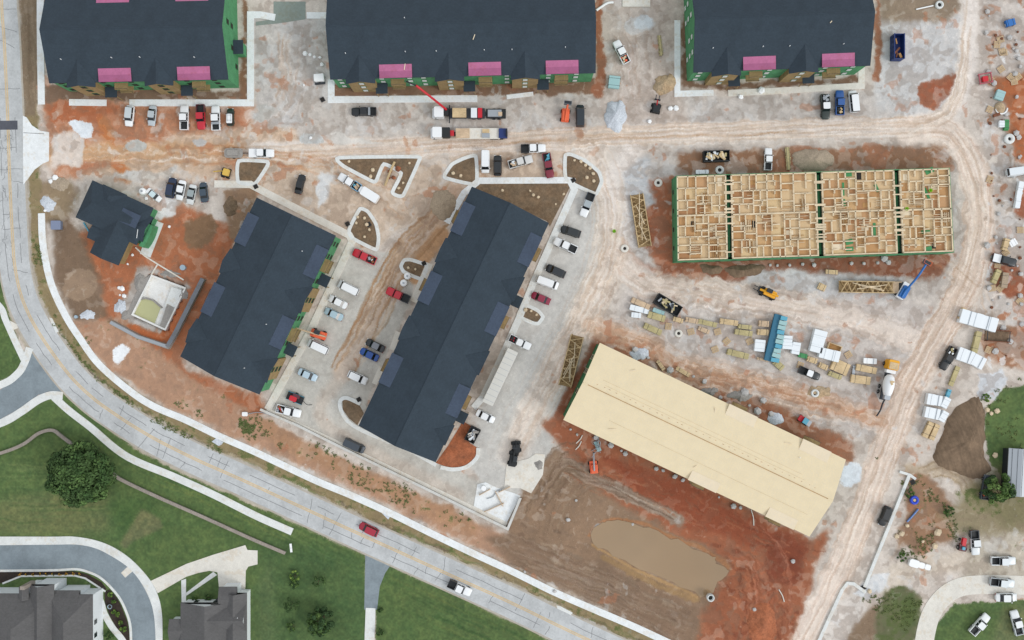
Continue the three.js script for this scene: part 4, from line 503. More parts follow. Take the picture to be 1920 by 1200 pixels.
{ const ang = rad(-24.5), [cx, cz] = at_(208, 405, 4), g = thing('clubhouse', 'low dark-roofed clubhouse with angled wings beside the unfinished pool', 'building', undefined, cx, 0, cz, ang);
  block(g, .2, -1, 15.4, 9.4, 3.6, 5.6, 'x', M.shingle, M.green, { hip: 3 }); block(g, 2.4, 4.2, 7.2, 11, 3.5, 5.1, 'z', M.shingle, M.tanWall, {}); block(g, -1.8, -3.6, 6, 4.6, 3.7, 5.2, 'z', M.shingle, M.green, { hip: 2 }); block(g, 5.6, -.6, 6.4, 6.2, 3.4, 4.8, 'x', M.shingle, M.green, {}); block(g, -1.6, 5.2, 3.6, 3.4, 3.2, 3.8, 'x', M.shingle, M.tanWall);
  mesh('dormer_roof', new QB().box(4.6, 5.15, -1.4, 4.6, .15, 3.2, 0, .06), M.slate, g); const cp = mesh('curved_sheathing', (() => { const q = new QB(); for (let i = 0; i < 8; i++) { const a = -.9 + i * .22, b = a + .22, f = (t) => [9.2 + 1 * Math.cos(t) - .6, .9 + 3.6 * Math.sin(t)]; const [x0, z0] = f(a), [x1, z1] = f(b); q.quad([x1, 0, z1], [x0, 0, z0], [x0, 3.3, z0], [x1, 3.3, z1]); q.quad([x0 - 1, 3.3, z0], [x1 - 1, 3.3, z1], [x1, 3.3, z1], [x0, 3.3, z0]); } return q; })(), M.green, g); void cp;
  mesh('flashing', new QB().box(7.2, 4.4, .6, .12, .1, 3.2, .3), M.walkWhite, g); mesh('entry_slab', new QB().box(8.9, .06, 1.2, 2.6, .16, 8.6, .06), M.walk, g); mesh('leaning_gutter', new QB().box(-5.4, .2, 5.6, 4.2, .16, .3, -.62), M.wrapBlue, g); mesh('house_wrap', new QB().box(.2, .4, 9.9, 3.2, .7, .6, 0), M.wrap, g);
}
{ const [x, z] = at_(1912, 886, 3), g = thing('metal_shed', 'grey metal-roofed shed on the grass under a tree', 'shed', undefined, x, 0, z, rad(-3)); block(g, 0, 0, 5.4, 11, 2.9, 3.7, 'z', M.steel, M.darkMetal); for (let i = 0; i < 4; i++) mesh('roof_seam', new QB().box(-2 + i * 1.1, 3.32 - Math.abs(-2 + i * 1.1) * .29 + .4, 0, .06, .06, 10.8), M.darkMetal, g); }
// ---------- pool ----------
{ const g = thing('swimming_pool', 'unfinished white concrete pool half full of greenish water', 'pool'), pit = W2([[285, 516], [349, 540], [311, 619], [248, 590]]), inner = miter([...pit, pit[0], pit[1]], 0).slice(0, 4), c = new THREE.Vector2(X(298), Z(567)), sc = (k) => pit.map((p) => p.clone().sub(c).multiplyScalar(k).add(c));
  mesh('pool_shell', new QB().prism(sc(1.02), -2.1, .35, [sc(.94)]), M.poolWhite, g); void inner; mesh('pool_floor', new QB().prism(sc(.945), -2.05, -.5), M.poolWhite, g);
  mesh('water', new QB().prism(W2([[262, 561], [270, 560], [285, 564], [300, 576], [288, 607], [251, 591]]), -.6, -.28), M.poolWater, g); mesh('water_step', band(W2([[260, 562], [272, 559], [287, 563], [303, 577]]), .35, -.7, .02), M.rubble, g); mesh('side_slab', new QB().prism(W2([[322, 538], [346, 545], [329, 584], [309, 574]]), -.6, .12), M.walk, g); mesh('side_slab', new QB().prism(W2([[314, 570], [330, 578], [310, 617], [300, 612]]), -.6, .2), M.rubble, g);
  const wl = tag(mesh('pool_deck_slab', new QB().prism(W2([[268, 525], [284, 514], [262, 565], [245, 592], [238, 590], [252, 558]]), -.1, .16), M.rubble), 'grey broken concrete strip along the west side of the pool', 'slab'); void wl;
  const w = thing('retaining_wall', 'dark grey retaining wall in an L south-east of the pool', 'wall'); mesh('wall_stem', band(W2([[212, 604], [262, 631], [318, 650], [334, 622], [384, 523]]), .9, -.2, 1.3), M.rubble, w); mesh('wall_cap', band(W2([[318, 650], [334, 622], [384, 523]]), 1, 1.302, 1.4), M.capGrey, w); mesh('wall_cap', band(W2([[212, 604], [262, 631], [317, 649]]), .7, 1.302, 1.36), M.steel, w);
  tag(mesh('footing', band(W2([[255, 464], [272, 480], [296, 495], [345, 525]]), .3, -.05, .35), M.walkTan), 'pale footing line running from clubhouse to pool wall', 'footing'); tag(mesh('footing', band(W2([[296, 496], [284, 516]]), .25, -.05, .3), M.walkTan), 'short pale footing stub meeting the pool corner', 'footing');
}
// ---------- islands with kerbs ----------
const rockG = [0, 1, 2].map((k) => { const g = new THREE.IcosahedronGeometry(.5, 0), p = g.attributes.position; for (let i = 0; i < p.count; i++) { const s = 1 + .35 * vn(p.getX(i) * 3 + k * 9, p.getY(i) * 3 + p.getZ(i) * 2, 200 + k); p.setXYZ(i, p.getX(i) * s, p.getY(i) * s * .5, p.getZ(i) * s * (.7 + .15 * k)); } g.computeVertexNormals(); return uvm(g); });
const rock = (px, py, d, m, label, group, y = 0) => { const o = mesh('rock', rockG[Math.floor(rnd(3))], m); o.position.set(X(px), y + d * .2, Z(py)); o.scale.setScalar(d); o.rotation.y = rnd(6); return tag(o, label, 'rock', group); };
for (const [pts, label, rocks, sm, m] of [
  [[[448, 302], [500, 303], [501, 312], [478, 345], [447, 341]], 'small kerbed island beside the yellow machine', [], 0, M.soil],
  [[[636, 296], [780, 294], [785, 303], [757, 365], [745, 367], [736, 360], [752, 325], [720, 308], [706, 338], [698, 340], [645, 312]], 'large notched kerbed island with clay trench north of the car park', [[655, 303], [699, 319], [695, 331], [756, 343], [748, 353], [768, 306]], 0, M.soil],
  [[[892, 293], [892, 345], [836, 334], [835, 326], [848, 308], [870, 297]], 'fan-shaped kerbed island left of the white van', [[864, 330], [850, 325]], 0, M.soil],
  [[[1060, 292], [1072, 290], [1098, 302], [1122, 322], [1128, 340], [1120, 360], [1114, 363], [1062, 337]], 'fan-shaped kerbed island with pale stones at the haul road corner', [[1089, 303], [1098, 310], [1106, 316], [1112, 326], [1100, 333], [1113, 340], [1077, 301]], 0, M.soil],
  [[[675, 392], [690, 397], [705, 420], [710, 445], [705, 468], [660, 446], [655, 430]], 'fan-shaped kerbed island with pale stones near the red pickup', [[671, 407], [684, 409], [688, 421], [693, 431], [684, 444], [668, 418]], 0, M.soil],
  [[[800, 498], [770, 487], [758, 488], [752, 499], [758, 510], [790, 523]], 'small oval kerbed island by the white tanks', [[766, 502], [779, 505]], 0, M.soil],
  [[[984, 572], [1008, 582], [1018, 594], [1010, 606], [1000, 606], [972, 592]], 'small oval kerbed island by the maroon sedan', [[985, 581], [996, 583], [1006, 590]], 0, M.soil],
]) {
  const g = thing('planting_island', label, 'island', 'kerbed planting islands'); const line = smooth(W2(pts), 5, true, .25); line.pop(); const cl = [...line, line[0], line[1]], off = (d) => miter(cl, d).slice(1, -1);
  const cw = THREE.ShapeUtils.isClockWise(line) ? -1 : 1; mesh('soil', new QB().prism(off(cw * -.1).map((v) => v), -.1, .1), m, g); mesh('kerb', new QB().prism(off(cw * -.42), -.12, .16, [off(cw * .42)]), M.walk, g);
  for (const [px, py] of rocks) rock(px, py, rnd(.7, 1.1), M.rockCream, 'cream stone lying on the soil of a kerbed island', 'cream stones on kerbed islands', .1);
}
for (const [px, py] of [[994, 358], [1000, 366], [1009, 370], [1057, 364], [1042, 383], [942, 357]]) rock(px, py, rnd(.6, 1), M.rockCream, 'cream stone on brown soil at the north end of the long angled block', 'cream stones by the long block');
struct('planting_bed', new QB().prism(W2([[897, 345], [1064, 344], [1068, 352], [1031, 425], [1026, 415], [884, 350]]), -.1, .05), M.soil, 'brown planting bed at the north end of the long angled block');
struct('planting_bed', new QB().prism(W2([[642, 750], [650, 747], [672, 756], [682, 775], [670, 797], [655, 785], [643, 768]]), -.1, .08), M.soil, 'brown planting bed at the south-west corner of the long block');
struct('planting_bed', new QB().prism(W2([[817, 868], [840, 836], [868, 790], [886, 800], [880, 830], [899, 842], [895, 862], [870, 876], [840, 876]]), -.1, .05), M.clay, 'red clay bed at the south-east corner of the long block');
walk('kerb', [[676, 757], [650, 746], [638, 752], [640, 770], [655, 792], [690, 812], [760, 840], [818, 872]], .9, M.walk, 'pale curved kerb at the south-west end of the long block', .16);
walk('kerb', [[826, 876], [850, 880], [875, 875], [894, 858], [897, 840]], .9, M.walk, 'pale curved kerb at the south-east end of the long block', .16);

// ---------- vehicles: front along +x ----------
function loft(st) {                               // stations [x, half width, top, bottom]; rounded shoulders
  const prof = (w, t, b) => [[0, t], [.6 * w, t - .015], [.86 * w, t - .05], [.97 * w, t - .16], [w, t - .32], [w, lerp(b, t, .35)], [.93 * w, b], [0, b]], pos = [], idx = [], n = 15;
  st.forEach(([x, w, t, b]) => { const h = prof(w, t, b), ring = [...h, ...h.slice(1, -1).reverse().map(([z, y]) => [-z, y]), h[0]]; ring.forEach(([z, y]) => pos.push(x, y, z)); });
  for (let i = 0; i + 1 < st.length; i++) for (let j = 0; j < n - 1; j++) { const a = i * n + j, b = a + 1, c = a + n, d = c + 1; idx.push(a, c, b, b, c, d); }
  for (const [i, f] of [[0, 1], [st.length - 1, 0]]) for (let j = 1; j < n - 2; j++) { const a = i * n; f ? idx.push(a, a + j, a + j + 1) : idx.push(a, a + j + 1, a + j); }
  const g = new THREE.BufferGeometry(); g.setAttribute('position', new THREE.Float32BufferAttribute(pos, 3)); g.setIndex(idx); const s = toCreasedNormals(g, .75); s.setAttribute('uv', new THREE.BufferAttribute(new Float32Array(s.attributes.position.count * 2), 2)); return s;
}
const TYPES = {
  sedan: { L: 4.7, W: 1.8, ax: [1.42, -1.38], r: .32, belt: .92, roof: 1.42, g: [1.25, .5, -.85, -1.6], body: (l) => [[-l, .66, .7, .4], [-l + .12, .8, .88, .3], [-1.6, .9, .98, .24], [-.4, .9, .95, .24], [1, .9, .93, .24], [1.6, .88, .86, .24], [l - .3, .8, .72, .28], [l - .06, .66, .6, .34], [l, .5, .52, .4]] },
  suv: { L: 4.8, W: 1.92, ax: [1.42, -1.4], r: .36, belt: 1.08, roof: 1.72, g: [1.2, .55, -1.75, -2.2], body: (l) => [[-l, .78, 1, .5], [-l + .1, .9, 1.12, .34], [-1.4, .96, 1.14, .28], [0, .96, 1.1, .28], [1, .96, 1.08, .28], [1.6, .94, 1.02, .28], [l - .3, .88, .9, .32], [l - .05, .76, .76, .4], [l, .6, .66, .46]] },
  van: { L: 5.2, W: 2.0, ax: [1.6, -1.55], r: .36, belt: 1.2, roof: 2.0, g: [1.9, 1.25, -2.4, -2.56], body: (l) => [[-l, .9, 1.2, .45], [-l + .08, .97, 1.24, .32], [-1.4, 1, 1.24, .3], [.8, 1, 1.22, .3], [1.7, .98, 1.16, .3], [l - .3, .92, 1, .34], [l - .04, .8, .84, .42], [l, .66, .74, .48]] },
  pickup: { L: 5.8, W: 2.0, ax: [1.85, -1.7], r: .4, belt: 1.15, roof: 1.86, g: [1.15, .55, -.75, -.95], bed: [-1.02, -2.84], body: (l) => [[-1.0, .97, 1.16, .36], [-.5, .98, 1.18, .36], [.4, .98, 1.16, .36], [1.15, .98, 1.14, .36], [1.9, .97, 1.1, .36], [l - .35, .93, 1.02, .4], [l - .05, .84, .9, .46], [l, .7, .8, .5]] },
};
const G = {};
G.tyre = (() => { const g = new THREE.TorusGeometry(.27, .11, 8, 16); g.scale(1, 1, 1.1); return g; })(); G.rim = (() => { const g = cyl(.24, .24, .16, 12); g.rotateX(Math.PI / 2); return g; })();
for (const [k, t] of Object.entries(TYPES)) {
  const l = t.L / 2, w = t.W / 2, [a, b, c, d] = t.g, y0 = t.belt - .05, y1 = t.roof, wb = w * .9, wt = w * .72, q = G[k] = {};
  q.body = loft(t.body(l)); if (k === 'pickup') { /* bed walls */
    const [x0, x1] = t.bed, m = (x0 + x1) / 2, n = x0 - x1; q.side = new QB().box(m, .8, w - .09, n, .72, .16).geo(); q.side2 = new QB().box(m, .8, -w + .09, n, .72, .16).geo(); q.gate = new QB().box(x1 - .01, .8, 0, .1, .7, t.W - .05).geo(); q.floor = new QB().box(m, .62, 0, n - .06, .08, t.W - .36).box(x0 - .04, .85, 0, .06, .55, t.W - .36).geo(); }
  const F = [[a, y0, wb], [a, y0, -wb], [b, y1, -wt], [b, y1, wt]], R = [[d, y0, -wb], [d, y0, wb], [c, y1, wt], [c, y1, -wt]];
  q.wind = new QB().quad(...F).geo(); q.rear = new QB().quad(...R).geo(); q.sideL = new QB().quad([d, y0, wb], [a, y0, wb], [b, y1, wt], [c, y1, wt]).geo(); q.sideR = new QB().quad([a, y0, -wb], [d, y0, -wb], [c, y1, -wt], [b, y1, -wt]).geo();
  const sh = new THREE.Shape(), rl = (b - c) / 2 + .05, rw = wt + .05, r = .18; sh.moveTo(-rl + r, -rw); sh.lineTo(rl - r, -rw); sh.quadraticCurveTo(rl, -rw, rl + .02, -rw + r); sh.quadraticCurveTo(rl + .08, 0, rl + .02, rw - r); sh.quadraticCurveTo(rl, rw, rl - r, rw); sh.lineTo(-rl + r, rw); sh.quadraticCurveTo(-rl, rw, -rl, rw - r); sh.lineTo(-rl, -rw + r); sh.quadraticCurveTo(-rl, -rw, -rl + r, -rw);
  const rg = new THREE.ExtrudeGeometry(sh, { depth: .04, bevelEnabled: true, bevelThickness: .03, bevelSize: .04, bevelSegments: 2, curveSegments: 4 }); rg.rotateX(-Math.PI / 2); rg.translate((b + c) / 2, y1 - .03, 0); q.roof = rg;
  const pil = new QB(), bar = (p, s) => { const dx = s[0] - p[0], dy = s[1] - p[1], dz = s[2] - p[2]; const n = .05; pil.quad([p[0] - n, p[1], p[2]], [p[0] + n, p[1], p[2]], [s[0] + n, s[1], s[2]], [s[0] - n, s[1], s[2]]); void dx; void dy; void dz; };
  for (const z of [1, -1]) { const e = 1.012; bar([a, y0, wb * z * e], [b, y1, wt * z * e]); bar([d, y0, wb * z * e], [c, y1, wt * z * e]); bar([(a + d) / 2, y0, wb * z * e], [(b + c) / 2, y1, wt * z * e]); } q.pillar = pil.geo(); q.pillar.attributes.position.needsUpdate = true;
  q.lamp = new QB().box(0, 0, 0, .12, .16, .4).geo(); q.mirror = new QB().box(a - .25, t.belt + .08, w + .1, .16, .14, .22).box(a - .25, t.belt + .08, -w - .1, .16, .14, .22).geo();
}
const paint = {}; const paintOf = (c) => paint[c] || (paint[c] = new THREE.MeshPhysicalMaterial({ color: c, roughness: .42, clearcoat: .3, clearcoatRoughness: .12 }));
M.glassCar = new THREE.MeshPhysicalMaterial({ color: '#1b2126', roughness: .08, clearcoat: .3 });
function vehicle(type, px, py, head, color, label, group, o = {}) {
  const t = TYPES[type], q = G[type], cat = { sedan: 'car', suv: 'suv', van: 'van', pickup: 'pickup' }[type], g = thing(o.name || { sedan: 'sedan_car', suv: 'suv_car', van: 'cargo_van', pickup: 'pickup_truck' }[type], label, cat, group, X(px, 1), .01 + (o.y || 0), Z(py, 1), rad(head)), p = paintOf(color); if (o.scale) g.scale.setScalar(o.scale);
  mesh('body', q.body, p, g); mesh('windshield', q.wind, M.glassCar, g); mesh('rear_window', q.rear, M.glassCar, g);
  if (type === 'van' && !o.glassy) { mesh('side_panel', q.sideL, p, g); mesh('side_panel', q.sideR, p, g); } else { mesh('side_window', q.sideL, M.glassCar, g); mesh('side_window', q.sideR, M.glassCar, g); }
  mesh('roof', q.roof, o.roof ? paintOf(o.roof) : p, g); mesh('pillar', q.pillar, p, g); mesh('mirror', q.mirror, p, g);
  if (q.side) { const bed = mesh('bed', q.floor, o.bedMat || M.black, g), bp = o.bedPaint ? paintOf(o.bedPaint) : p; mesh('bed_side', q.side, bp, bed); mesh('bed_side', q.side2, bp, bed); mesh('tailgate', q.gate, bp, bed); }
  const l = t.L / 2; for (const s of [1, -1]) { const h = mesh('headlight', q.lamp, M.headlight, g); h.position.set(l - .1, type === 'sedan' ? .5 : .68, s * t.W * .33); const r = mesh('tail_light', q.lamp, M.taillight, g); r.position.set(-l + .05, type === 'sedan' ? .62 : .85, s * t.W * .36); }
  for (const x of t.ax) for (const s of [1, -1]) { const wl = mesh('wheel', G.tyre, M.tyre, g); wl.scale.setScalar(t.r / .38); wl.position.set(x, t.r, s * (t.W / 2 - .1)); mesh('rim', G.rim, M.rim, wl); }
  if (o.rack) mesh('roof_rack', new QB().box(-.4, t.roof + .12, .5, 2, .06, .06).box(-.4, t.roof + .12, -.5, 2, .06, .06).box(.3, t.roof + .14, 0, .06, .06, 1.2).box(-1.1, t.roof + .14, 0, .06, .06, 1.2), M.steel, g);
  if (o.toolbox) mesh('toolbox', new QB().box(-1.3, 1.18, 0, .5, .3, 1.8), M.steel, g);
  if (o.cargo) { const cm = o.cargo; for (let k = 0; k < 6; k++) mesh('cargo', new QB().box(-1.9 + rnd(-.6, .6), .85 + rnd(.1, .3), rnd(-.5, .5), rnd(.3, 1), rnd(.2, .4), rnd(.2, .6), rnd(3)), Array.isArray(cm) ? cm[k % cm.length] : cm, g); }
  if (o.cap) mesh('bed_cover', new QB().box(-1.95, 1.2, 0, 1.8, .1, 1.9), paintOf(o.cap), g);
  if (o.ribs) for (let k = 0; k < 5; k++) mesh('roof_rib', new QB().box(.6 - k * .7, t.roof + .05, 0, .06, .05, 1.2), p, g);
  return g;
}
const WH = '#eef1f3', BK = '#1c2126', DG = '#343a40', SV = '#b9c2c8', RD = '#c01f32', MR = '#7e1f34', NV = '#1c2d4a', BL = '#2a5a9e', LB_ = '#a9c3cf', GN = '#24382e';
const A1 = 'vehicles parked by the corner block', A2 = 'vehicles parked in the middle car park', A3 = 'vehicles parked in the east car park', A4 = 'vehicles parked near the clubhouse', A5 = 'vehicles in the south-east yard', A6 = 'vehicles about the north blocks';
const V = [
  ['suv', 242, 217, -96, WH, 'white SUV with dark rear roof at the west end of the corner block row', A1, { roof: '#c9d3d8' }], ['sedan', 284, 216, -96, SV, 'silver sedan second in the row before the corner block', A1],
  ['pickup', 345, 220, 90, WH, 'white pickup beside a crimson pickup, black empty bed', A1], ['pickup', 376, 219, -88, RD, 'crimson pickup with dark covered bed between two white pickups', A1, { bedPaint: '#5b2a30' }], ['pickup', 404, 221, 92, WH, 'white pickup beside the small dark green wagon', A1, { toolbox: 1 }], ['suv', 431, 219, 90, GN, 'small dark green wagon with white roof panels', A1, { roof: WH, scale: .86, rack: 1 }],
  ['pickup', 490, 287, 0, WH, 'white pickup driving on the orange haul road towing a grey trailer', undefined, { cap: WH }],
  ['pickup', 682, 209, 180, BK, 'black pickup with silver toolbox alone before the longest block', A6, { toolbox: 1 }], ['van', 1088, 217, 90, '#202a33', 'black van next to the orange boom lift', A6], ['pickup', 1165, 97, 117, WH, 'white pickup with orange cargo between the two north blocks', A6, { cargo: [M.orange, M.stud] }],
  ['pickup', 1548, 200, -88, '#22302c', 'dark green pickup with white cab roof in the row of three by the north-east block', A6, { roof: WH, cargo: [M.steel] }], ['pickup', 1575, 192, 90, BL, 'blue pickup in the row of three by the north-east block', A6, { cargo: [M.black, M.lumber] }], ['van', 1601, 190, 96, WH, 'white van in the row of three by the north-east block', A6, { glassy: 1 }],
  ['pickup', 1000, 278, 2, WH, 'white-nosed pickup with black bed on the haul road above the silver flatbed', undefined, { bedPaint: BK }], ['van', 910, 303, -90, WH, 'long white van beside the fan-shaped island', A2, { ribs: 1 }], ['suv', 933, 310, 90, BK, 'black SUV parked next to the long white van', A2], ['pickup', 976, 303, 16, '#d3d3d1', 'silver flatbed pickup parked askew by the white walk', A2, { cargo: [M.wrap, M.lumberPink] }], ['pickup', 1028, 310, -80, MR, 'maroon pickup with teal load beside the stone-dotted island', A2, { cargo: [M.wrapBlue] }],
  ['pickup', 655, 341, 148, WH, 'white pickup with blue bed hitched to a white trailer', A2, { bedPaint: '#7fb5d6', cargo: [M.lumberPink, M.wrapBlue] }], ['sedan', 562, 345, 76, BK, 'black sedan alone on the red-stained gravel', A2],
  ['sedan', 287, 365, -40, WH, 'small white sedan with teal rear beside the clubhouse', A4, { scale: .85, roof: '#cfe3e8' }], ['suv', 320, 352, 80, NV, 'navy SUV first in the clubhouse row', A4], ['sedan', 338, 356, -102, WH, 'white sedan between navy SUV and silver sedan', A4], ['sedan', 358, 364, -102, '#d7dbdb', 'silver-white sedan with glass roof in the clubhouse row', A4, { roof: '#97a3a5' }], ['sedan', 381, 360, 96, '#3a4a58', 'slate grey sedan last in the clubhouse row', A4],
  ['pickup', 683, 481, 156, RD, 'red pickup with loaded white bed under the stone-dotted island', A2, { cargo: [M.wrap, M.steel, M.rust] }], ['van', 653, 540, 154, WH, 'white minivan alone in its bay above two small cars', A2, { glassy: 1 }], ['sedan', 633, 566, 153, WH, 'white sedan between white minivan and pale blue sedan', A2], ['sedan', 625, 589, 155, LB_, 'pale blue sedan above the orange telehandler', A2], ['pickup', 746, 553, 156, RD, 'red pickup with black empty bed by the short pale walk', A2, { bedPaint: '#2a3038' }],
  ['van', 596, 650, 155, WH, 'white van just below the orange telehandler', A2, { glassy: 1, ribs: 1 }], ['sedan', 703, 648, 154, '#2a2d32', 'black sedan with grey roof next to the blue sedan', A2, { roof: '#83878f' }], ['sedan', 692, 665, 154, '#1f4f9a', 'blue sedan next to the black sedan', A2], ['suv', 670, 708, -25, WH, 'white SUV with dark windshield near the brown planting bed', A2], ['sedan', 576, 703, -24, '#b7cddb', 'light steel-blue sedan alone beside the west walk', A2], ['pickup', 541, 771, -14, WH, 'white work truck with jumbled load in the car park corner', A2, { cargo: [M.steel, M.rust, M.wrap, M.red] }], ['van', 664, 836, -25, '#39424c', 'dark grey van by the south kerb', A2],
  ['pickup', 1101, 384, -111, WH, 'white-nosed pickup with long dark bed below the corner island', A3, { bedPaint: '#3a454f', roof: '#a3adb2' }], ['suv', 1070, 434, 162, '#23292c', 'black SUV above the white pickup in the east car park', A3], ['pickup', 1060, 460, 155, WH, 'white pickup with black bed between two black SUVs', A3], ['suv', 1042, 508, 156, '#22282e', 'black SUV above the white van in the east car park', A3], ['van', 1027, 530, -20, WH, 'white van between black SUV and maroon sedan', A3], ['sedan', 1014, 559, 157, '#8e2240', 'maroon sedan beside the small oval island', A3], ['pickup', 975, 642, -25, WH, 'white pickup with red load above the long box trailer', A3, { cargo: [M.red, M.black], scale: .94 }], ['sedan', 910, 781, -26, WH, 'white sedan at the south end of the box trailer', A3],
  ['suv', 691, 993, 154, '#a51f38', 'red SUV driving on the street'], ['pickup', 862, 1103, -25, WH, 'white pickup with black bed driving on the street', undefined, { bedPaint: '#20262b' }],
  ['pickup', 1441, 298, 88, WH, 'small white truck north of the timber-framed block', A5, { scale: .9 }], ['pickup', 1518, 700, -22, '#262b2d', 'black pickup with white cab in the lumber yard', A5, { roof: WH, scale: .9 }], ['pickup', 1778, 672, -118, '#15181a', 'black pickup with one white panel by the haul road', A5, { cargo: [M.lumberOlive, M.wrap] }], ['suv', 1660, 968, -112, '#14191b', 'black SUV beside the straight pale kerb', A5], ['pickup', 1829, 1018, -86, '#dfe4e6', 'white pickup with dark bed next to the red tractor', A5, { bedPaint: '#4a4f55' }],
  ['pickup', 1882, 1052, 0, '#dfe5e8', 'white pickup just above the curved concrete driveway', A5], ['pickup', 1880, 1093, -6, '#d9e1e4', 'white pickup standing on the curved concrete driveway', A5, { bedPaint: '#aab2b6' }], ['sedan', 1888, 1121, 0, '#e3e7e8', 'white sedan at the edge of the curved driveway', A5, { scale: 1.1 }], ['pickup', 1838, 1171, 48, '#e5e9ea', 'white pickup parked askew on the south-east grass', A5], ['pickup', 1907, 1168, 104, '#e5e9ea', 'white pickup nose-up in the corner of the south-east grass', A5, { bedPaint: '#c8d0d4' }],
  ['pickup', 1884, 488, -14, '#20282e', 'black pickup with white bed cover in the east strip', A5, { cap: WH }], ['van', 1908, 321, 8, '#dfe6ea', 'white van parked at the edge of the haul road bend', A5], ['pickup', 1850, 914, 80, '#3a4450', 'dark blue-grey truck under the shed tree', A5, { cargo: [M.orange, M.black] }],
];
for (const v of V) vehicle(...v);

// ---------- trucks, trailers, machines ----------
const wheelAt = (g, x, z, r = .5) => { const w = mesh('wheel', G.tyre, M.tyre, g); w.scale.setScalar(r / .38); w.position.set(x, r, z); mesh('rim', G.rim, M.rim, w); };
const rbox = (x, y, z, sx, sy, sz, r = .12) => { const sh = new THREE.Shape(), a = sx / 2 - r, b = sz / 2 - r; sh.absarc(a, b, r, 0, Math.PI / 2); sh.absarc(-a, b, r, Math.PI / 2, Math.PI); sh.absarc(-a, -b, r, Math.PI, 1.5 * Math.PI); sh.absarc(a, -b, r, 1.5 * Math.PI, 2 * Math.PI); const g = new THREE.ExtrudeGeometry(sh, { depth: sy - .1, bevelEnabled: true, bevelThickness: .05, bevelSize: .05, bevelSegments: 2, curveSegments: 4 }); g.rotateX(-Math.PI / 2); g.translate(x, y - sy / 2 + .05, z); return g; };
function cabTruck(name, label, cat, px, py, head, cabMat, len) {
  const g = thing(name, label, cat, 'trucks and machines on site', X(px, 1.5), .01, Z(py, 1.5), rad(head)), x = len / 2 - 1.1;
  mesh('cab', rbox(x, 1.75, 0, 2.1, 2.3, 2.35, .3), cabMat, g); mesh('windshield', new QB().box(x + 1.0, 2.1, 0, .24, .85, 2.0, 0, .25), M.glassCar, g); mesh('hood', rbox(x + .9, 1.1, 0, 1.3, 1, 2.2, .25), cabMat, g); mesh('chassis', new QB().box(-1, .8, 0, len - 2.2, .3, 1).geo(), M.darkMetal, g);
  for (const s of [1, -1]) { const h = mesh('headlight', G.sedan.lamp, M.headlight, g); h.position.set(x + 1.5, .95, s * .8); mesh('mirror', new QB().box(x + .7, 2, s * 1.35, .12, .4, .2), M.black, g); }
  for (const wx of [x + .6, -len / 2 + 1.6, -len / 2 + 2.9]) for (const s of [1, -1]) wheelAt(g, wx, s * 1.05, .5); return g;
}
{ const g = cabTruck('boom_truck', 'white-cab boom truck with raised red crane arm before the longest block', 'truck', 863, 212, 180, M.whitePaint, 12);
  mesh('flatbed', new QB().box(-1.6, 1.15, 0, 8.2, .2, 2.4), M.darkMetal, g); mesh('load', new QB().box(.2, 1.65, 0, 3.2, .8, 2.1), M.lumber, g); mesh('toolbox', new QB().box(-3.2, 1.6, 0, 1.4, .7, 2.2), M.wrap, g); mesh('red_box', new QB().box(-4.6, 1.6, 0, 1, .7, 2.2), M.red, g);
  mesh('crane_base', new QB().box(3.2, 1.7, .2, 1, 1.4, 1.6), M.black, g); const b = [[3.2, 2.4, .6], [6.4, 6.5, 2.4], [9.4, 9.2, 4.2]]; mesh('boom', tube(b, .28, 6), M.red, g); mesh('boom_tip', tube([[9.4, 9.2, 4.2], [11.6, 9.6, 5]], .16, 6), M.black, g); mesh('outrigger', new QB().box(2.6, .5, 0, .25, .25, 4.2), M.darkMetal, g); }
{ const g = thing('equipment_trailer', 'dark equipment trailer with grey load behind the boom truck', 'trailer', 'trucks and machines on site', X(930, 1), .01, Z(213, 1), 0); mesh('deck', new QB().box(0, .8, 0, 4.6, .25, 2.2), M.black, g); mesh('load', new QB().box(-.3, 1.2, 0, 3.2, .5, 1.6), M.steel, g); mesh('box', new QB().box(1, 1.5, .2, .9, .3, .9), M.lumberPink, g); mesh('drawbar', new QB().box(-3.2, .6, 0, 2, .12, .2), M.darkMetal, g); for (const x of [-.5, .7]) for (const s of [1, -1]) wheelAt(g, x, s * 1.15, .4); }
{ const g = cabTruck('flatbed_truck', 'long white-cab flatbed truck with tan deck on the haul road', 'truck', 882, 250, 180, M.whitePaint, 17.5);
  mesh('sleeper', rbox(5.6, 1.9, 0, 1.8, 1.6, 2.2, .2), M.black, g); mesh('red_tank', new QB().box(4.3, 1.5, 0, 1, .8, 1.2), M.red, g); mesh('deck', new QB().box(-1.8, 1.25, 0, 10.2, .25, 2.5), M.walkTan, g); for (const [x, z, sx, sz, m] of [[1.8, 0, 3.2, 2.2, M.lumberPink], [-3.6, .5, 1.6, .9, M.lumber], [-3.6, -.5, 1.8, 1, M.steel]]) mesh('load', new QB().box(x, 1.55, z, sx, .36, sz), m, g); mesh('rear_lift', new QB().box(-7.6, 1.3, 0, 2, 1, 2.2), M.navy, g); mesh('lift_mast', new QB().box(-8.4, 1.6, 0, .3, 1.6, 1.8), M.black, g); for (const s of [1, -1]) wheelAt(g, -5, s * 1.05, .5); }
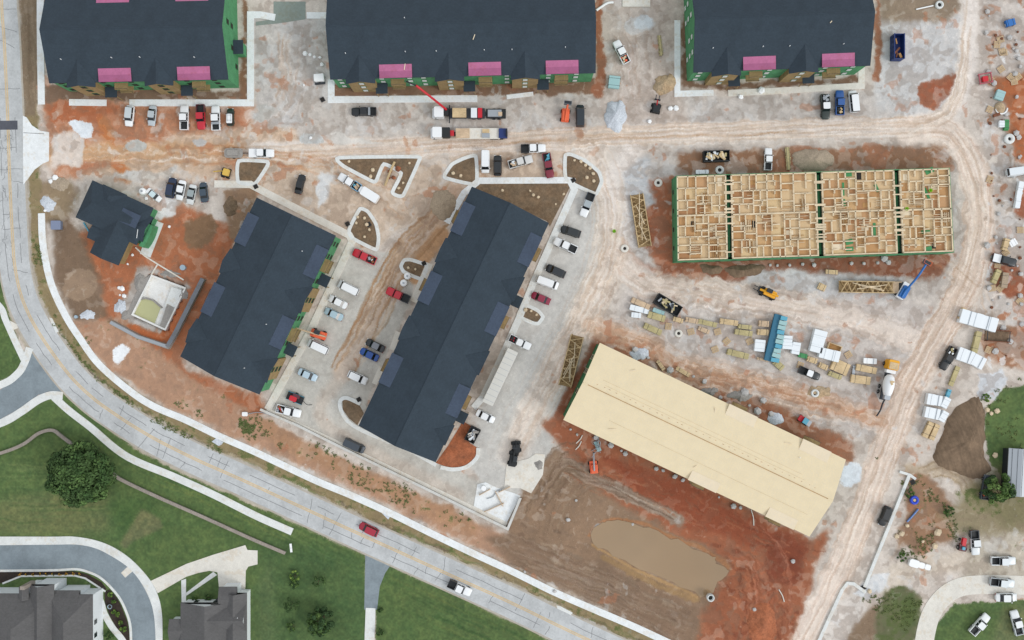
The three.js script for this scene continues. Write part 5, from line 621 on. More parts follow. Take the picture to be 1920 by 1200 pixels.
{ const g = thing('box_trailer', 'long white box trailer parked beside the east walk', 'trailer', 'trucks and machines on site', X(938, 2), .01, Z(706, 2), rad(64.5)); mesh('box', rbox(0, 2.35, 0, 13.6, 2.7, 2.5, .12), paintOf('#d3d2cb'), g); for (let k = 0; k < 10; k++) mesh('roof_bow', new QB().box(-6 + k * 1.33, 3.72, 0, .06, .03, 2.4), M.steel, g); for (const x of [-5.4, -4.1]) for (const s of [1, -1]) wheelAt(g, x, s * 1.0, .5); mesh('landing_gear', new QB().box(3.8, .5, .7, .15, 1, .15).box(3.8, .5, -.7, .15, 1, .15), M.darkMetal, g); mesh('rear_door', new QB().box(-6.83, 2.3, 0, .06, 2.4, 2.3), M.steel, g); mesh('underframe', new QB().box(-.5, .9, 0, 12, .2, 1.2), M.darkMetal, g); }
{ const g = thing('utility_trailer', 'white enclosed trailer with tapered nose hitched to the white and blue pickup', 'trailer', 'trucks and machines on site', X(694, 1.2), .01, Z(366, 1.2), rad(148)); mesh('box', rbox(0, 1.35, 0, 4.2, 1.7, 2, .3), M.whitePaint, g); mesh('nose', rbox(2.2, 1.2, 0, 1, 1.3, 1.4, .3), M.whitePaint, g); mesh('drawbar', new QB().box(3.1, .5, 0, 1.2, .1, .15), M.darkMetal, g); for (const s of [1, -1]) wheelAt(g, -.3, s * 1.05, .36); }
{ const g = thing('flat_trailer', 'low grey gravel-coated trailer behind the white pickup', 'trailer', 'trucks and machines on site', X(438, .6), .01, Z(287, .6), 0); mesh('deck', rbox(0, .62, 0, 4.2, .25, 2.1, .6), M.rubble, g); mesh('load', new QB().box(-.2, .9, 0, 2.6, .3, 1.3), M.rubble, g); mesh('drawbar', new QB().box(2.7, .5, 0, 1.4, .1, .15), M.darkMetal, g); for (const s of [1, -1]) wheelAt(g, 0, s * 1.12, .33); }
{ const g = thing('equipment_trailer', 'dark open trailer with red mower in the car park corner', 'trailer', 'trucks and machines on site', X(553, .8), .01, Z(746, .8), rad(-22)); mesh('deck', new QB().box(0, .55, 0, 4, .16, 2), M.black, g); mesh('rail', new QB().box(0, .9, .95, 4, .1, .08).box(0, .9, -.95, 4, .1, .08), M.wrapBlue, g); mesh('mower', rbox(-.3, 1, .3, 1.6, .6, 1.1, .2), M.red, g); mesh('engine', rbox(.2, .95, -.5, 1.6, .6, .8, .15), paintOf('#5a2630'), g); mesh('ramp', tube([[2, .5, 0], [3.2, .3, .5], [4.2, .1, .1]], .06, 5), M.black, g); for (const s of [1, -1]) wheelAt(g, 0, s * 1.1, .33); }
function boomLift(name, label, px, py, head, color, o) {   // tyred base, turret, arm, basket
  const g = thing(name, label, o.cat || 'boom lift', 'trucks and machines on site', X(px, 1), .01, Z(py, 1), rad(head)), bl = o.base || 3.4;
  mesh('chassis', rbox(0, .8, 0, bl, .7, 1.7, .15), o.baseMat || color, g); mesh('turret', rbox(-.3, 1.5, .1, bl * .7, .8, 1.5, .2), color, g); for (const x of [bl * .33, -bl * .33]) for (const s of [1, -1]) wheelAt(g, x, s * 1, .45); if (o.cab) mesh('cab', rbox(.2, 1.9, .5, 1.3, 1.2, .9, .15), M.glassCar, g);
  const arm = o.arm; mesh('boom', tube(arm, o.r || .2, 6), o.armMat || color, g); const e = arm[arm.length - 1]; if (o.basket) { const b = mesh('basket', new QB().box(e[0] + .5, e[1] - .3, e[2], 1, .12, 1.8), M.darkMetal, g); mesh('basket_rail', new QB().box(e[0] + .98, e[1] + .5, e[2], .06, .06, 1.8).box(e[0] + .02, e[1] + .5, e[2], .06, .06, 1.8).box(e[0] + .5, e[1] + .5, e[2] + .88, 1, .06, .06).box(e[0] + .5, e[1] + .5, e[2] - .88, 1, .06, .06).box(e[0] + .98, e[1] + .1, e[2] + .88, .06, .8, .06).box(e[0] + .98, e[1] + .1, e[2] - .88, .06, .8, .06), o.basketMat || M.steel, b); } if (o.fork) mesh('fork', new QB().box(e[0] + .2, e[1] - .3, e[2], .15, .9, 1.4).box(e[0] + .8, e[1] - .7, e[2] + .4, 1.2, .08, .15).box(e[0] + .8, e[1] - .7, e[2] - .4, 1.2, .08, .15), M.darkMetal, g); return g;
}
boomLift('boom_lift', 'orange boom lift standing beside the black van', 1060, 216, 85, M.orange, { arm: [[-1.6, 1.8, 0], [0, 2, .1], [2.2, 2, .3]], r: .24, base: 3, basket: 1 });
boomLift('boom_lift', 'orange boom lift with raised grey arm at the cream-roofed block', 1113, 876, 96, M.orange, { arm: [[-.6, 2, 0], [1.5, 3.2, 0], [4.2, 5.6, 0]], r: .22, armMat: M.steel, base: 2.8 });
boomLift('boom_lift', 'blue boom lift reaching up to the south-east corner of the timber-framed block', 1694, 545, 60, M.blueP, { arm: [[-1.8, 2, 0], [0, 2.2, 0], [3.4, 4, 0], [6.6, 5.2, -.2]], r: .26, base: 4, basket: 1, basketMat: M.orange, baseMat: M.whitePaint });
boomLift('telehandler', 'orange telehandler with pale arm reaching over the west walk', 597, 627, 162, M.orange, { cat: 'telehandler', arm: [[-2, 2, .1], [1, 2.3, 0], [5, 2.6, -.1]], r: .2, armMat: M.lumberPink, base: 3.6, cab: 1, fork: 1 });
boomLift('telehandler', 'yellow and black telehandler south of the timber-framed block', 1440, 550, 155, M.yellow, { cat: 'telehandler', arm: [[-2.2, 1.9, .2], [0, 2, .1], [2.2, 1.5, 0]], r: .28, armMat: M.yellow, baseMat: M.black, base: 4, cab: 1, fork: 1 });
boomLift('forklift', 'black rough-terrain forklift near the white corner pad', 962, 860, 80, M.black, { cat: 'forklift', arm: [[-1, 1.9, 0], [1, 2.2, 0], [2.4, 1.8, 0]], r: .2, base: 3.6, cab: 1, fork: 1 });
boomLift('skid_loader', 'small black and red loader below the tan sand heap', 1230, 203, 78, M.black, { cat: 'loader', arm: [[-.6, 1.4, 0], [.8, 1.2, 0], [2, .7, 0]], r: .14, base: 2.2, armMat: M.red, fork: 1 });
boomLift('skid_loader', 'yellow skid loader beside the small kerbed island', 423, 324, 165, paintOf('#d8b24e'), { cat: 'loader', arm: [[-.6, 1.3, .3], [1.2, 1, .1], [3, .5, -.4]], r: .14, base: 1.9, baseMat: M.black });
{ const g = thing('concrete_mixer', 'white-drummed concrete mixer truck with orange cab on the haul road', 'truck', 'trucks and machines on site', X(1664, 1.5), .01, Z(712, 1.5), rad(78)); mesh('cab', rbox(3.6, 1.8, .1, 2.2, 2.3, 2.3, .3), M.yellow, g); mesh('cab_roof', rbox(3.4, 2.98, .1, 1.5, .12, 2, .2), M.lumber, g); mesh('windshield', new QB().box(4.7, 2.1, .1, .2, .8, 1.9), M.glassCar, g); mesh('chassis', new QB().box(-.6, .9, 0, 8.4, .4, 1.2), M.darkMetal, g); mesh('water_tank', rbox(2, 1.9, 0, .7, 1.2, 2.1, .15), M.whitePaint, g);
  const dr = new THREE.LatheGeometry([[0, -2.9], [.75, -2.8], [1.05, -1.9], [1.3, -.6], [1.3, .4], [1.05, 1.5], [.6, 2.1], [0, 2.15]].map(([r, y]) => new THREE.Vector2(r, y)), 22); dr.rotateZ(-Math.PI / 2 - .16); dr.translate(-.9, 2.5, 0); const d = mesh('drum', dr, M.tank, g); mesh('drum_mark', new QB().box(-.6, 3.83, 0, 1, .03, .5, .5).box(-.3, 3.835, .2, .4, .03, .8, .2), M.lumber, d); mesh('hopper', rbox(-4.1, 2.9, 0, .9, .9, 1.3, .2), M.steel, g); mesh('chute', tube([[-4.3, 2.4, 0], [-5.6, 1.4, .1], [-7.4, .7, .2], [-8.8, .4, -.2]], .2, 6), M.darkMetal, g); for (const x of [3.6, -1.8, -3.1]) for (const s of [1, -1]) wheelAt(g, x, s * 1.1, .52); }
{ const g = thing('farm_tractor', 'small red tractor beside the white pickup in the yard', 'tractor', 'trucks and machines on site', X(1806, 1), .01, Z(1022, 1), rad(80)); mesh('hood', rbox(.8, 1, 0, 1.7, .7, .8, .15), M.red, g); mesh('body', rbox(-.6, .9, 0, 1.6, .5, 1.6, .15), paintOf('#5d2228'), g); mesh('seat', rbox(-.7, 1.35, 0, .6, .4, .6, .1), M.wrapBlue, g); for (const s of [1, -1]) { wheelAt(g, -.8, s * .85, .6); wheelAt(g, 1.1, s * .65, .36); } }
{ const g = thing('utility_cart', 'small red and blue utility cart north of the cream-roofed block', 'cart', 'trucks and machines on site', X(1507, .8), .01, Z(788, .8), rad(148)); mesh('hood', rbox(.8, .8, 0, 1, .5, 1.3, .2), M.red, g); mesh('frame', rbox(-.2, .6, 0, 2.8, .3, 1.4, .15), M.black, g); mesh('roof', rbox(-.2, 1.6, 0, 1.1, .1, 1.3, .1), M.wrapBlue, g); mesh('bed', rbox(-1.3, .85, 0, .9, .35, 1.3, .1), M.steel, g); mesh('post', new QB().box(.2, 1.2, .5, .06, .8, .06).box(.2, 1.2, -.5, .06, .8, .06).box(-.6, 1.2, .5, .06, .8, .06).box(-.6, 1.2, -.5, .06, .8, .06), M.black, g); for (const x of [.9, -1]) for (const s of [1, -1]) wheelAt(g, x, s * .75, .3); }
function dumpster(label, px, py, head, L, W, Hh, m, fillM, o = {}) {
  const g = thing('dumpster', label, 'dumpster', 'open-topped dumpsters', X(px, Hh * .7), .01, Z(py, Hh * .7), rad(head)); mesh('floor', new QB().box(0, .2, 0, L, .3, W), m, g); for (const s of [1, -1]) { mesh('side', new QB().box(0, Hh / 2 + .1, s * (W / 2 - .05), L, Hh - .2, .12), m, g); const r = mesh('end', new QB().box(s * (L / 2 - .05), Hh / 2 + .1, 0, .12, Hh - .24, W - .24), m, g); void r; } for (let k = 0; k < 5; k++) for (const s of [1, -1]) mesh('rib', new QB().box(-L / 2 + (k + .5) * L / 5, Hh / 2 + .05, s * (W / 2 + .06), .12, Hh - .4, .1), m, g); mesh('rim', new QB().box(0, Hh + .04, W / 2 - .05, L + .1, .1, .2).box(0, Hh + .04, -W / 2 + .05, L + .1, .1, .2), m, g);
  if (fillM) for (let k = 0; k < (o.n || 14); k++) mesh('debris', new QB().box(rnd(-L / 2 + .8, L / 2 - .8), Hh * .55 + rnd(.5), rnd(-W / 2 + .5, W / 2 - .5), rnd(.5, 1.9), rnd(.1, .4), rnd(.15, .6), rnd(3)), fillM[k % fillM.length], g); return g;
}
dumpster('tall empty blue dumpster on the gravel east of the north blocks', 1684, 88, 90, 5.8, 2.4, 2.2, M.navy, [M.rust, M.studDark], { n: 4 }); dumpster('dark dumpster heaped with timber scraps north of the timber-framed block', 1343, 293, 2, 6, 2.5, 1.5, M.black, [M.stud, M.truss, M.lumberOlive, M.wrap], { n: 26 }); dumpster('black tilted dumpster at the west end of the lumber yard', 1252, 572, -31, 6.4, 2.6, 1.6, M.black, [M.darkMetal, M.lumberOlive, M.stud, M.steel]); dumpster('dark dumpster with white rubbish beside the red clay bed', 886, 815, 62, 3.6, 2.4, 1.3, M.black, [M.wrap, M.rubble, M.steel, M.walkTan], { n: 18 });

// ---------- stacks of building material ----------
const YARD = 'material stacked in the lumber yard', EAST = 'material stacked along the east strip';
function bundle(kind, px, py, l, w, ang, h, m, label, group = YARD, y = 0) {   // l, w in photo pixels
  const L = l * S, W = w * S, g = thing({ lumber: 'lumber_stack', wrap: 'wrapped_bundle', board: 'board_stack' }[kind], label, { lumber: 'lumber', wrap: 'bundle', board: 'boards' }[kind], group, X(px, h), .01 + y, Z(py, h), rad(ang));
  mesh('bearer', new QB().box(-L * .3, .06, 0, .12, .12, W * .95).box(L * .3, .06, 0, .12, .12, W * .95), M.studDark, g);
  if (kind === 'wrap') { const n = Math.max(1, Math.round(L / 1.9)); for (let k = 0; k < n; k++) { const b = mesh('pack', rbox(-L / 2 + (k + .5) * L / n, .12 + (h - .12) / 2 - (k % 2) * .06, 0, L / n - .06, h - .12 - (k % 2) * .12, W * rnd(.92, 1), .12), m, g); void b; } for (let k = 0; k < 2; k++) mesh('strap', new QB().box((k - .5) * L * .5, .12 + (h - .1) / 2, 0, .05, h - .08, W + .03), M.steel, g); }
  else { const rows = kind === 'lumber' ? Math.max(2, Math.round(W / .3)) : 1, lay = Math.max(2, Math.round(h / .25)), q = new QB(), hh = (h - .12) / lay; for (let r = 0; r < rows; r++) for (let k = 0; k < lay; k++) { const dl = rnd(-.12, .12); q.box(dl, .12 + hh * (k + .5), -W / 2 + (r + .5) * W / rows, L - .2, hh * .93, W / rows * .93); } mesh(kind === 'lumber' ? 'planks' : 'boards', q, m, g).userData.kind = 'stuff'; for (let k = 0; k < 2; k++) mesh('strap', new QB().box((k - .5) * L * .55, .12 + (h - .12) / 2, 0, .06, h - .08, W + .04), M.darkMetal, g); } return g;
}
const LM = 'tan lumber stack in the loose row between black dumpster and blue trailer';
for (const b of [
  ['board', 1201, 569, 38, 11, -24, .8, M.lumberPink, 'orange-tan board stack beside the black tilted dumpster'], ['wrap', 1199, 580, 36, 10, -14, .9, M.wrap, 'white wrapped bundle at the west end of the lumber yard'], ['wrap', 1193, 591, 18, 9, -6, .8, M.wrap, 'short white wrapped bundle at the west end of the lumber yard'], ['wrap', 1235, 584, 22, 8, -20, .7, M.crate, 'pale blue bundle against the black tilted dumpster'], ['board', 1232, 594, 34, 13, -16, 1, M.lumberOlive, 'olive board stack just below the black tilted dumpster'],
  ['lumber', 1224, 617, 36, 11, -25, 1, M.lumberOlive, 'olive lumber stack at the south-west end of the yard'], ['board', 1272, 600, 20, 9, -15, .8, M.lumber, LM], ['lumber', 1298, 601, 26, 9, -12, .8, M.lumberPink, LM], ['lumber', 1327, 606, 36, 9, -13, .9, M.lumberOlive, LM], ['lumber', 1320, 619, 23, 8, -22, .7, M.lumberPink, LM], ['lumber', 1367, 604, 35, 10, -8, 1, M.lumber, LM], ['lumber', 1397, 613, 26, 8, -6, .9, M.lumberOlive, LM], ['lumber', 1395, 624, 34, 10, -8, .9, M.lumberOlive, LM], ['lumber', 1433, 607, 20, 11, -5, 1, M.lumberPink, LM], ['lumber', 1431, 623, 22, 11, -3, .9, M.lumber, LM],
  ['wrap', 1425, 648, 22, 20, 84, 1.1, M.wrap, 'white wrapped bundle touching the west side of the blue trailer'], ['lumber', 1384, 664, 42, 11, -14, .9, M.lumberOlive, 'pale yellow stack with dark strap below the row of lumber'], ['lumber', 1430, 674, 22, 5, -12, .4, M.lumberPink, 'thin tan boards near the south end of the blue trailer'],
  ['wrap', 1477, 642, 25, 18, 86, 1.3, M.wrap, 'rounded white bundle touching the east side of the blue trailer'], ['wrap', 1493, 653, 22, 15, 80, 1.2, M.wrap, 'second white bundle east of the blue trailer, next to green one'], ['board', 1506, 667, 18, 9, -12, .8, M.greenWrap, 'small green wrapped stack between white bundle and tan lumber'], ['lumber', 1523, 675, 20, 10, -18, .8, M.lumber, 'tan lumber stack next to the small green stack'], ['lumber', 1544, 687, 18, 10, -24, .8, M.lumber, 'tan lumber stack next to the olive pipe-end stack'], ['lumber', 1460, 684, 22, 12, -42, .6, M.lumberOlive, 'olive planks leaning at the south tip of the blue trailer'],
  ['wrap', 1535, 640, 42, 24, 75, 1.5, M.wrap, 'tall white bundle forming the upright of an L'], ['wrap', 1556, 665, 38, 20, -14, 1.5, M.wrap, 'low white bundle forming the foot of an L'], ['board', 1576, 688, 34, 24, -24, .9, M.lumber, 'wide tan board stack below the white L-shaped bundles'], ['lumber', 1566, 704, 26, 9, -22, .7, M.lumberOlive, 'olive stack at the foot of the wide tan boards'], ['board', 1625, 692, 40, 13, -12, 1, M.lumber, 'curved tan board stack beside the concrete mixer'], ['board', 1614, 712, 38, 16, -8, .9, M.lumber, 'lower tan board stack beside the concrete mixer'], ['wrap', 1632, 677, 25, 10, -4, .7, M.tank, 'small white boat-shaped bundle near the concrete mixer'], ['lumber', 1601, 695, 20, 5, 84, .6, M.steel, 'grey pipes standing between two tan board stacks'],
  ['wrap', 1836, 601, 70, 26, -16, 1.4, M.wrap, 'large white corrugated bundle in the east strip', EAST], ['board', 1806, 588, 24, 9, 70, 1, M.lumber, 'tan boards leaning on the large corrugated bundle', EAST], ['board', 1832, 642, 42, 11, 76, 1, M.lumberOlive, 'long olive-tan board stack in the east strip', EAST], ['wrap', 1811, 667, 30, 24, -20, 1.3, M.wrap, 'upper white bundle by the black pickup', EAST], ['wrap', 1832, 676, 32, 22, -28, 1.2, M.wrap, 'lower white bundle by the black pickup', EAST], ['wrap', 1753, 750, 28, 20, -10, 1.3, M.wrap, 'white bundle with blue strap, northern pair by the soil bank', EAST], ['wrap', 1774, 755, 20, 12, 62, 1.3, M.wrap, 'narrow white bundle in the northern pair by the soil bank', EAST], ['wrap', 1749, 775, 28, 20, -12, 1.3, M.wrap, 'white bundle with blue strap, southern pair by the soil bank', EAST], ['wrap', 1770, 781, 20, 12, 60, 1.3, M.wrap, 'narrow white bundle in the southern pair by the soil bank', EAST], ['board', 1741, 806, 32, 11, 64, 1, M.lumber, 'left tan roll below the white bundles by the soil bank', EAST], ['board', 1753, 810, 32, 10, 66, 1, M.lumber, 'right tan roll below the white bundles by the soil bank', EAST], ['board', 1779, 738, 16, 7, 70, .8, M.wrapBlue, 'bright blue pack between white bundles by the soil bank', EAST], ['board', 1790, 705, 40, 9, 68, .6, M.lumberOlive, 'brown log stack beside the haul road', EAST],
  ['board', 1887, 458, 24, 10, 74, 1, M.lumber, 'tan rolled stack with white bags in the east strip', EAST], ['wrap', 1900, 455, 14, 12, 30, .9, M.tank, 'white bags next to the tan rolled stack', EAST], ['board', 1869, 518, 28, 10, 66, .9, M.lumberOlive, 'dark-edged tan stack on red soil in the east strip', EAST], ['board', 1885, 525, 30, 12, 82, .8, M.dirt, 'brown board pile next to the dark-edged tan stack', EAST], ['wrap', 1912, 365, 50, 9, 80, 1, M.wrap, 'long pointed white tarp below the white van', EAST], ['board', 1888, 234, 20, 9, 88, .8, M.greenWrap, 'green pack beside a white one in the north-east strip', EAST], ['wrap', 1879, 232, 12, 10, 88, .8, M.wrap, 'white pack beside the green one in the north-east strip', EAST], ['board', 1895, 42, 18, 13, 15, .9, M.blueP, 'blue crate in the north-east corner', EAST], ['wrap', 1876, 178, 18, 16, 70, .8, M.crate, 'grey-blue pack near the round tan tarp', EAST],
  ['lumber', 1239, 685, 22, 7, -55, .6, M.lumber, 'short tan stack close to the cream-roofed block, western one'], ['lumber', 1281, 697, 30, 8, -30, .6, M.lumber, 'short tan stack close to the cream-roofed block, eastern one'], ['board', 1541, 538, 16, 13, -25, .5, M.lumber, 'single square tan board pile west of the truss trailer'], ['lumber', 1560, 510, 24, 8, -4, .5, M.lumber, 'small tan stack against the south wall of the timber-framed block'], ['wrap', 1317, 322, 24, 7, 2, .6, M.wrap, 'white roll at the north-west corner of the timber-framed block'], ['lumber', 1478, 297, 9, 42, 4, .5, M.lumberOlive, 'upright plank stack north of the timber-framed block'], ['lumber', 1238, 85, 8, 38, 6, .4, M.lumberOlive, 'narrow plank pile between the two north blocks', A6], ['board', 1152, 153, 24, 22, 84, .9, M.crate, 'small pale blue covered cart load by the longest block', A6],
]) bundle(...b);
{ const g = thing('open_crate', 'open tan timber crate behind the white L-shaped bundles', 'crate', YARD, X(1565, .8), .01, Z(652, .8), rad(-20)); mesh('base', new QB().box(0, .1, 0, 3, .16, 1.5), M.studDark, g); for (const s of [1, -1]) { mesh('side', new QB().box(0, .5, s * .75, 3.2, .8, .14), M.lumber, g); mesh('end', new QB().box(s * 1.5, .5, 0, .14, .78, 1.34), M.lumber, g); } }
{ const g = thing('trench_box', 'dark brown rectangular steel trench box in the east strip', 'trench box', EAST, X(1872, .7), .01, Z(630, .7), rad(-4)); for (const s of [1, -1]) { mesh('panel', new QB().box(0, .6, s * 1.3, 5.6, 1.2, .16), M.rust, g); mesh('strut', new QB().box(s * 2.6, .8, 0, .14, .14, 2.4), M.darkMetal, g); } mesh('floor_plate', new QB().box(0, .08, 0, 5.5, .1, 2.4), M.soilDark, g); }
{ const g = thing('material_trailer', 'blue-tarped trailer loaded with pale crates in the lumber yard', 'trailer', 'trucks and machines on site', X(1453, 1), .01, Z(634, 1), rad(77)); mesh('deck', new QB().box(0, .7, 0, 11, .25, 2.6), M.darkMetal, g); mesh('tarp', rbox(0, 1.15, -.6, 11, .65, 1.6, .1), M.tarpBlue, g); for (let k = 0; k < 10; k++) { mesh('crate', new QB().box(-5 + k * 1.1, 1.35, .85 + (k > 5 ? -.1 : .1), .95, rnd(.9, 1.15), rnd(1.5, 1.9), rnd(-.06, .06)), k % 3 ? M.crate : M.wrapBlue, g); } for (const x of [-3.6, -2.4, 2.8]) for (const s of [1, -1]) wheelAt(g, x, s * 1.15, .42); }
function truss(label, px, py, l, w, ang, o = {}) {  // a bundle of roof trusses lying flat: chords, webs
  const L = l * S, W = w * S, y0 = o.y || 0, g = thing('truss_bundle', label, 'trusses', 'bundles of roof trusses', X(px, .8 + y0), .01 + y0, Z(py, .8 + y0), rad(ang));
  for (let k = 0; k < 4; k++) { const y = .12 + k * .2, sh = k * .12 - .2; mesh('chord', new QB().box(sh, y, W / 2 - .1, L - .5, .12, .18), M.truss, g); mesh('chord', new QB().box(sh, y, -W / 2 + .1, L - .5, .12, .18), M.truss, g); const n = Math.round(L / 1.3); for (let i = 0; i < n; i++) { const x = -L / 2 + .6 + (i + .5) * (L - 1) / n, t = (i + k) % 2 ? 1 : -1; mesh('web', new QB().box(x + rnd(-.1, .1), y + .1 + rnd(.04), 0, Math.hypot(W, 1.5) - .35, .08, .13, t * Math.atan2(W, 1.5) + rnd(-.12, .12)), k % 2 ? M.truss : M.trussDark, g); } }
  for (let k = 0; k < 5; k++) mesh('plank', new QB().box(rnd(-L * .25, L * .25), .98 + k * .06, rnd(-W * .12, W * .12), rnd(L * .3, L * .6), .05, .16, rnd(-.3, .3)), M.stud, g); mesh('underlay', new QB().box(0, .03, 0, L - .4, .05, W - .2), M.trussDark, g); return g;
}
truss('roof truss bundle lying by the west wall of the timber-framed block', 1202, 413, 102, 25, -81); truss('roof truss bundle lying by the green end of the cream-roofed block', 1071, 677, 100, 25, 76);
{ const g = thing('flatbed_trailer', 'flatbed trailer carrying the truss load beside the blue boom lift', 'trailer', 'trucks and machines on site', X(1632, .8), .01, Z(538, .8), rad(-1)); mesh('deck', new QB().box(0, .8, 0, 14.5, .2, 2.7), M.lumberPink, g); mesh('gooseneck', new QB().box(7.4, .9, 0, 1.6, .4, 2.2), M.black, g); for (const x of [-5.2, -3.9]) for (const s of [1, -1]) wheelAt(g, x, s * 1.15, .4); mesh('landing_leg', new QB().box(4.6, .37, .8, .15, .74, .15).box(4.6, .37, -.8, .15, .74, .15), M.darkMetal, g); }
truss('roof truss bundle loaded on the flatbed trailer', 1626, 538, 104, 22, -1, { y: .9 });

// ---------- heaps, stones, pipes, small site things ----------
function heap(name, label, pts, h, m, o = {}) {
  const line = smooth(W2(pts), 6, true).map((p) => new THREE.Vector2(p.x + .35 * vn(p.x * .9, p.y * .9, 71) + .2 * vn(p.x * 2.6, p.y * 2.6, 72), p.y + .35 * vn(p.y * .9, p.x * .9, 73) + .2 * vn(p.y * 2.6, p.x * 2.6, 74))), c = new THREE.Vector2(); line.forEach((p) => c.add(p)); c.divideScalar(line.length); if (o.peak) c.set(X(o.peak[0]), Z(o.peak[1])); const N = line.length, R = 12, pos = [], idx = []; line.forEach((p, i) => { line[i] = p.clone(); });
  for (let r = 0; r <= R; r++) for (let i = 0; i < N; i++) { const t = r / R, p = c.clone().lerp(line[i], t), n = fbm(p.x * (o.f || .9), p.y * (o.f || .9), 301, 3), y = h * Math.pow(1 - t, o.pw || 1.1) * (1 + .15 * n) + (t < 1 ? .14 * (1 + n) * (1 - t * .8) : -.12); pos.push(p.x, y, p.y); }
  for (let r = 0; r < R; r++) for (let i = 0; i < N; i++) { const a = r * N + i, b = r * N + (i + 1) % N; idx.push(a, b, a + N, b, b + N, a + N); }
  const g = new THREE.BufferGeometry(); g.setAttribute('position', new THREE.Float32BufferAttribute(pos, 3)); g.setIndex(idx); g.computeVertexNormals(); const nm = g.attributes.normal; if (nm.getY(N * 6) < 0) { for (let i = 0; i < idx.length; i += 3) [idx[i], idx[i + 1]] = [idx[i + 1], idx[i]]; g.setIndex(idx); g.computeVertexNormals(); }
  const uv = new Float32Array(pos.length / 3 * 2); for (let i = 0; i < pos.length / 3; i++) { uv[2 * i] = pos[3 * i]; uv[2 * i + 1] = pos[3 * i + 2]; } g.setAttribute('uv', new THREE.BufferAttribute(uv, 2)); return tag(mesh(name, g, m), label, 'heap');
}
const circ = (x, y, rx, ry, n = 10, j = .15) => Array.from({ length: n }, (_, i) => { const a = i / n * 2 * Math.PI, r = 1 + (rnd() - .5) * j * 2; return [x + Math.cos(a) * rx * r, y + Math.sin(a) * ry * r]; });
heap('soil_heap', 'big smooth brown soil bank beside the green lawn', [[1827, 744], [1841, 750], [1848, 790], [1846, 850], [1858, 880], [1830, 900], [1785, 885], [1752, 868], [1752, 845], [1768, 805], [1788, 768]], 2.2, M.soilDark, { pw: .75, f: .7 });
heap('sand_heap', 'smooth tan sand heap against the walk of the north-east block', [[1237, 141], [1262, 140], [1268, 158], [1258, 172], [1238, 180], [1227, 168], [1228, 150]], 1.4, M.sand, { pw: .8, f: .5 });
heap('gravel_heap', 'large pale grey gravel heap at the edge of the haul road', [[1143, 192], [1160, 188], [1172, 200], [1173, 228], [1160, 248], [1145, 244], [1134, 228], [1136, 208]], 1.7, M.gravel, { pw: .9 });
heap('dirt_heap', 'rounded tan dirt heap at the north-west end of the long angled block', [[815, 360], [832, 355], [848, 362], [858, 385], [845, 405], [832, 416], [815, 405], [807, 385]], 1.5, M.dirt, { pw: .8 });
heap('dirt_heap', 'grey-brown dirt heap north of the timber-framed block', [[1490, 285], [1530, 278], [1562, 290], [1560, 310], [1530, 322], [1500, 318], [1486, 305]], 1.8, M.gravelTan, { pw: .9 });
heap('gravel_heap', 'small white gravel heap by the clubhouse corner', circ(90, 383, 14, 15), .6, M.gravel); heap('gravel_heap', 'pale rubble heap at the site entrance', circ(112, 345, 18, 14), .5, M.gravelTan); heap('gravel_heap', 'pale gravel heap west of the pool', circ(226, 575, 12, 14), .5, M.gravel); heap('dirt_heap', 'low dirt heap between clubhouse row and angled block', circ(433, 385, 13, 20), .8, M.soil); heap('gravel_heap', 'oval pale gravel patch on the brown slope by the long sidewalk', circ(165, 590, 14, 10, 10, .04), .25, M.gravel); heap('dirt_heap', 'long brown spoil heap along the south wall of the timber-framed block', [[1312, 497], [1352, 500], [1348, 515], [1320, 512]], .8, M.soilDark); heap('dirt_heap', 'second brown spoil heap along the south wall of the timber-framed block', [[1362, 500], [1432, 496], [1428, 512], [1390, 520], [1360, 512]], .9, M.soilDark); heap('gravel_heap', 'grey rubble heap against the cream-roofed block', circ(1330, 735, 16, 9), .8, M.rubble); heap('gravel_heap', 'second grey rubble heap further east against the cream-roofed block', circ(1385, 742, 22, 11), .9, M.rubble); heap('gravel_heap', 'broken concrete heap by the north corner of the cream-roofed block', circ(1200, 664, 18, 11), .5, M.gravel); heap('gravel_heap', 'pale rubble heap at the north-east end of the cream-roofed block', circ(1455, 785, 16, 12), .5, M.gravel); heap('clay_heap', 'red clay spoil heap near the south gate', [[1400, 1170], [1420, 1130], [1450, 1140], [1455, 1190], [1420, 1210]], .9, M.clay);
{ const g = thing('concrete_form', 'timber formwork with white tank on the corner pad at the car park end', 'formwork', undefined, X(925), .11, Z(930)); for (const [x, z, l, t] of [[-2, -1, 3, .5], [1.4, .6, 4, -1.1], [2.6, -1.6, 3, .45], [.2, 2.6, 5, .42]]) mesh('form_board', new QB().box(x, .3, z, l, .5, .12, t), M.lumberPink, g); const b = mesh('white_tank', cyl(.6, .6, .9, 16), M.tank, g); b.position.set(-2.2, .45, -2); mesh('pipe', tube([[-1.5, .15, .6], [0, .15, 0], [.8, .15, -1.2], [2, .15, -1.6]], .1, 6), M.steel, g); }
boomLift('scissor_lift', 'black scissor lift parked behind the rough-terrain forklift', 968, 838, 95, M.black, { cat: 'lift', arm: [[-.8, 1.6, 0], [.6, 1.9, 0], [1.6, 1.6, 0]], r: .16, base: 2.6 });
for (const [a, b, c, d, h, l] of [[262, 530, 10, 16, .5, 'grey rubble heap on the west lip of the pool'], [345, 552, 8, 12, .5, 'grey rubble heap on the east lip of the pool'], [318, 512, 18, 6, .4, 'grey rubble strip on the north lip of the pool'], [238, 590, 12, 10, .4, 'pale rubble heap at the south-west corner of the pool']]) heap('rubble_heap', l, circ(a, b, c, d), h, M.rubble);
heap('gravel_heap', 'grey concrete rubble heap at the corner pad slab', circ(1010, 872, 9, 11), .4, M.rubble);
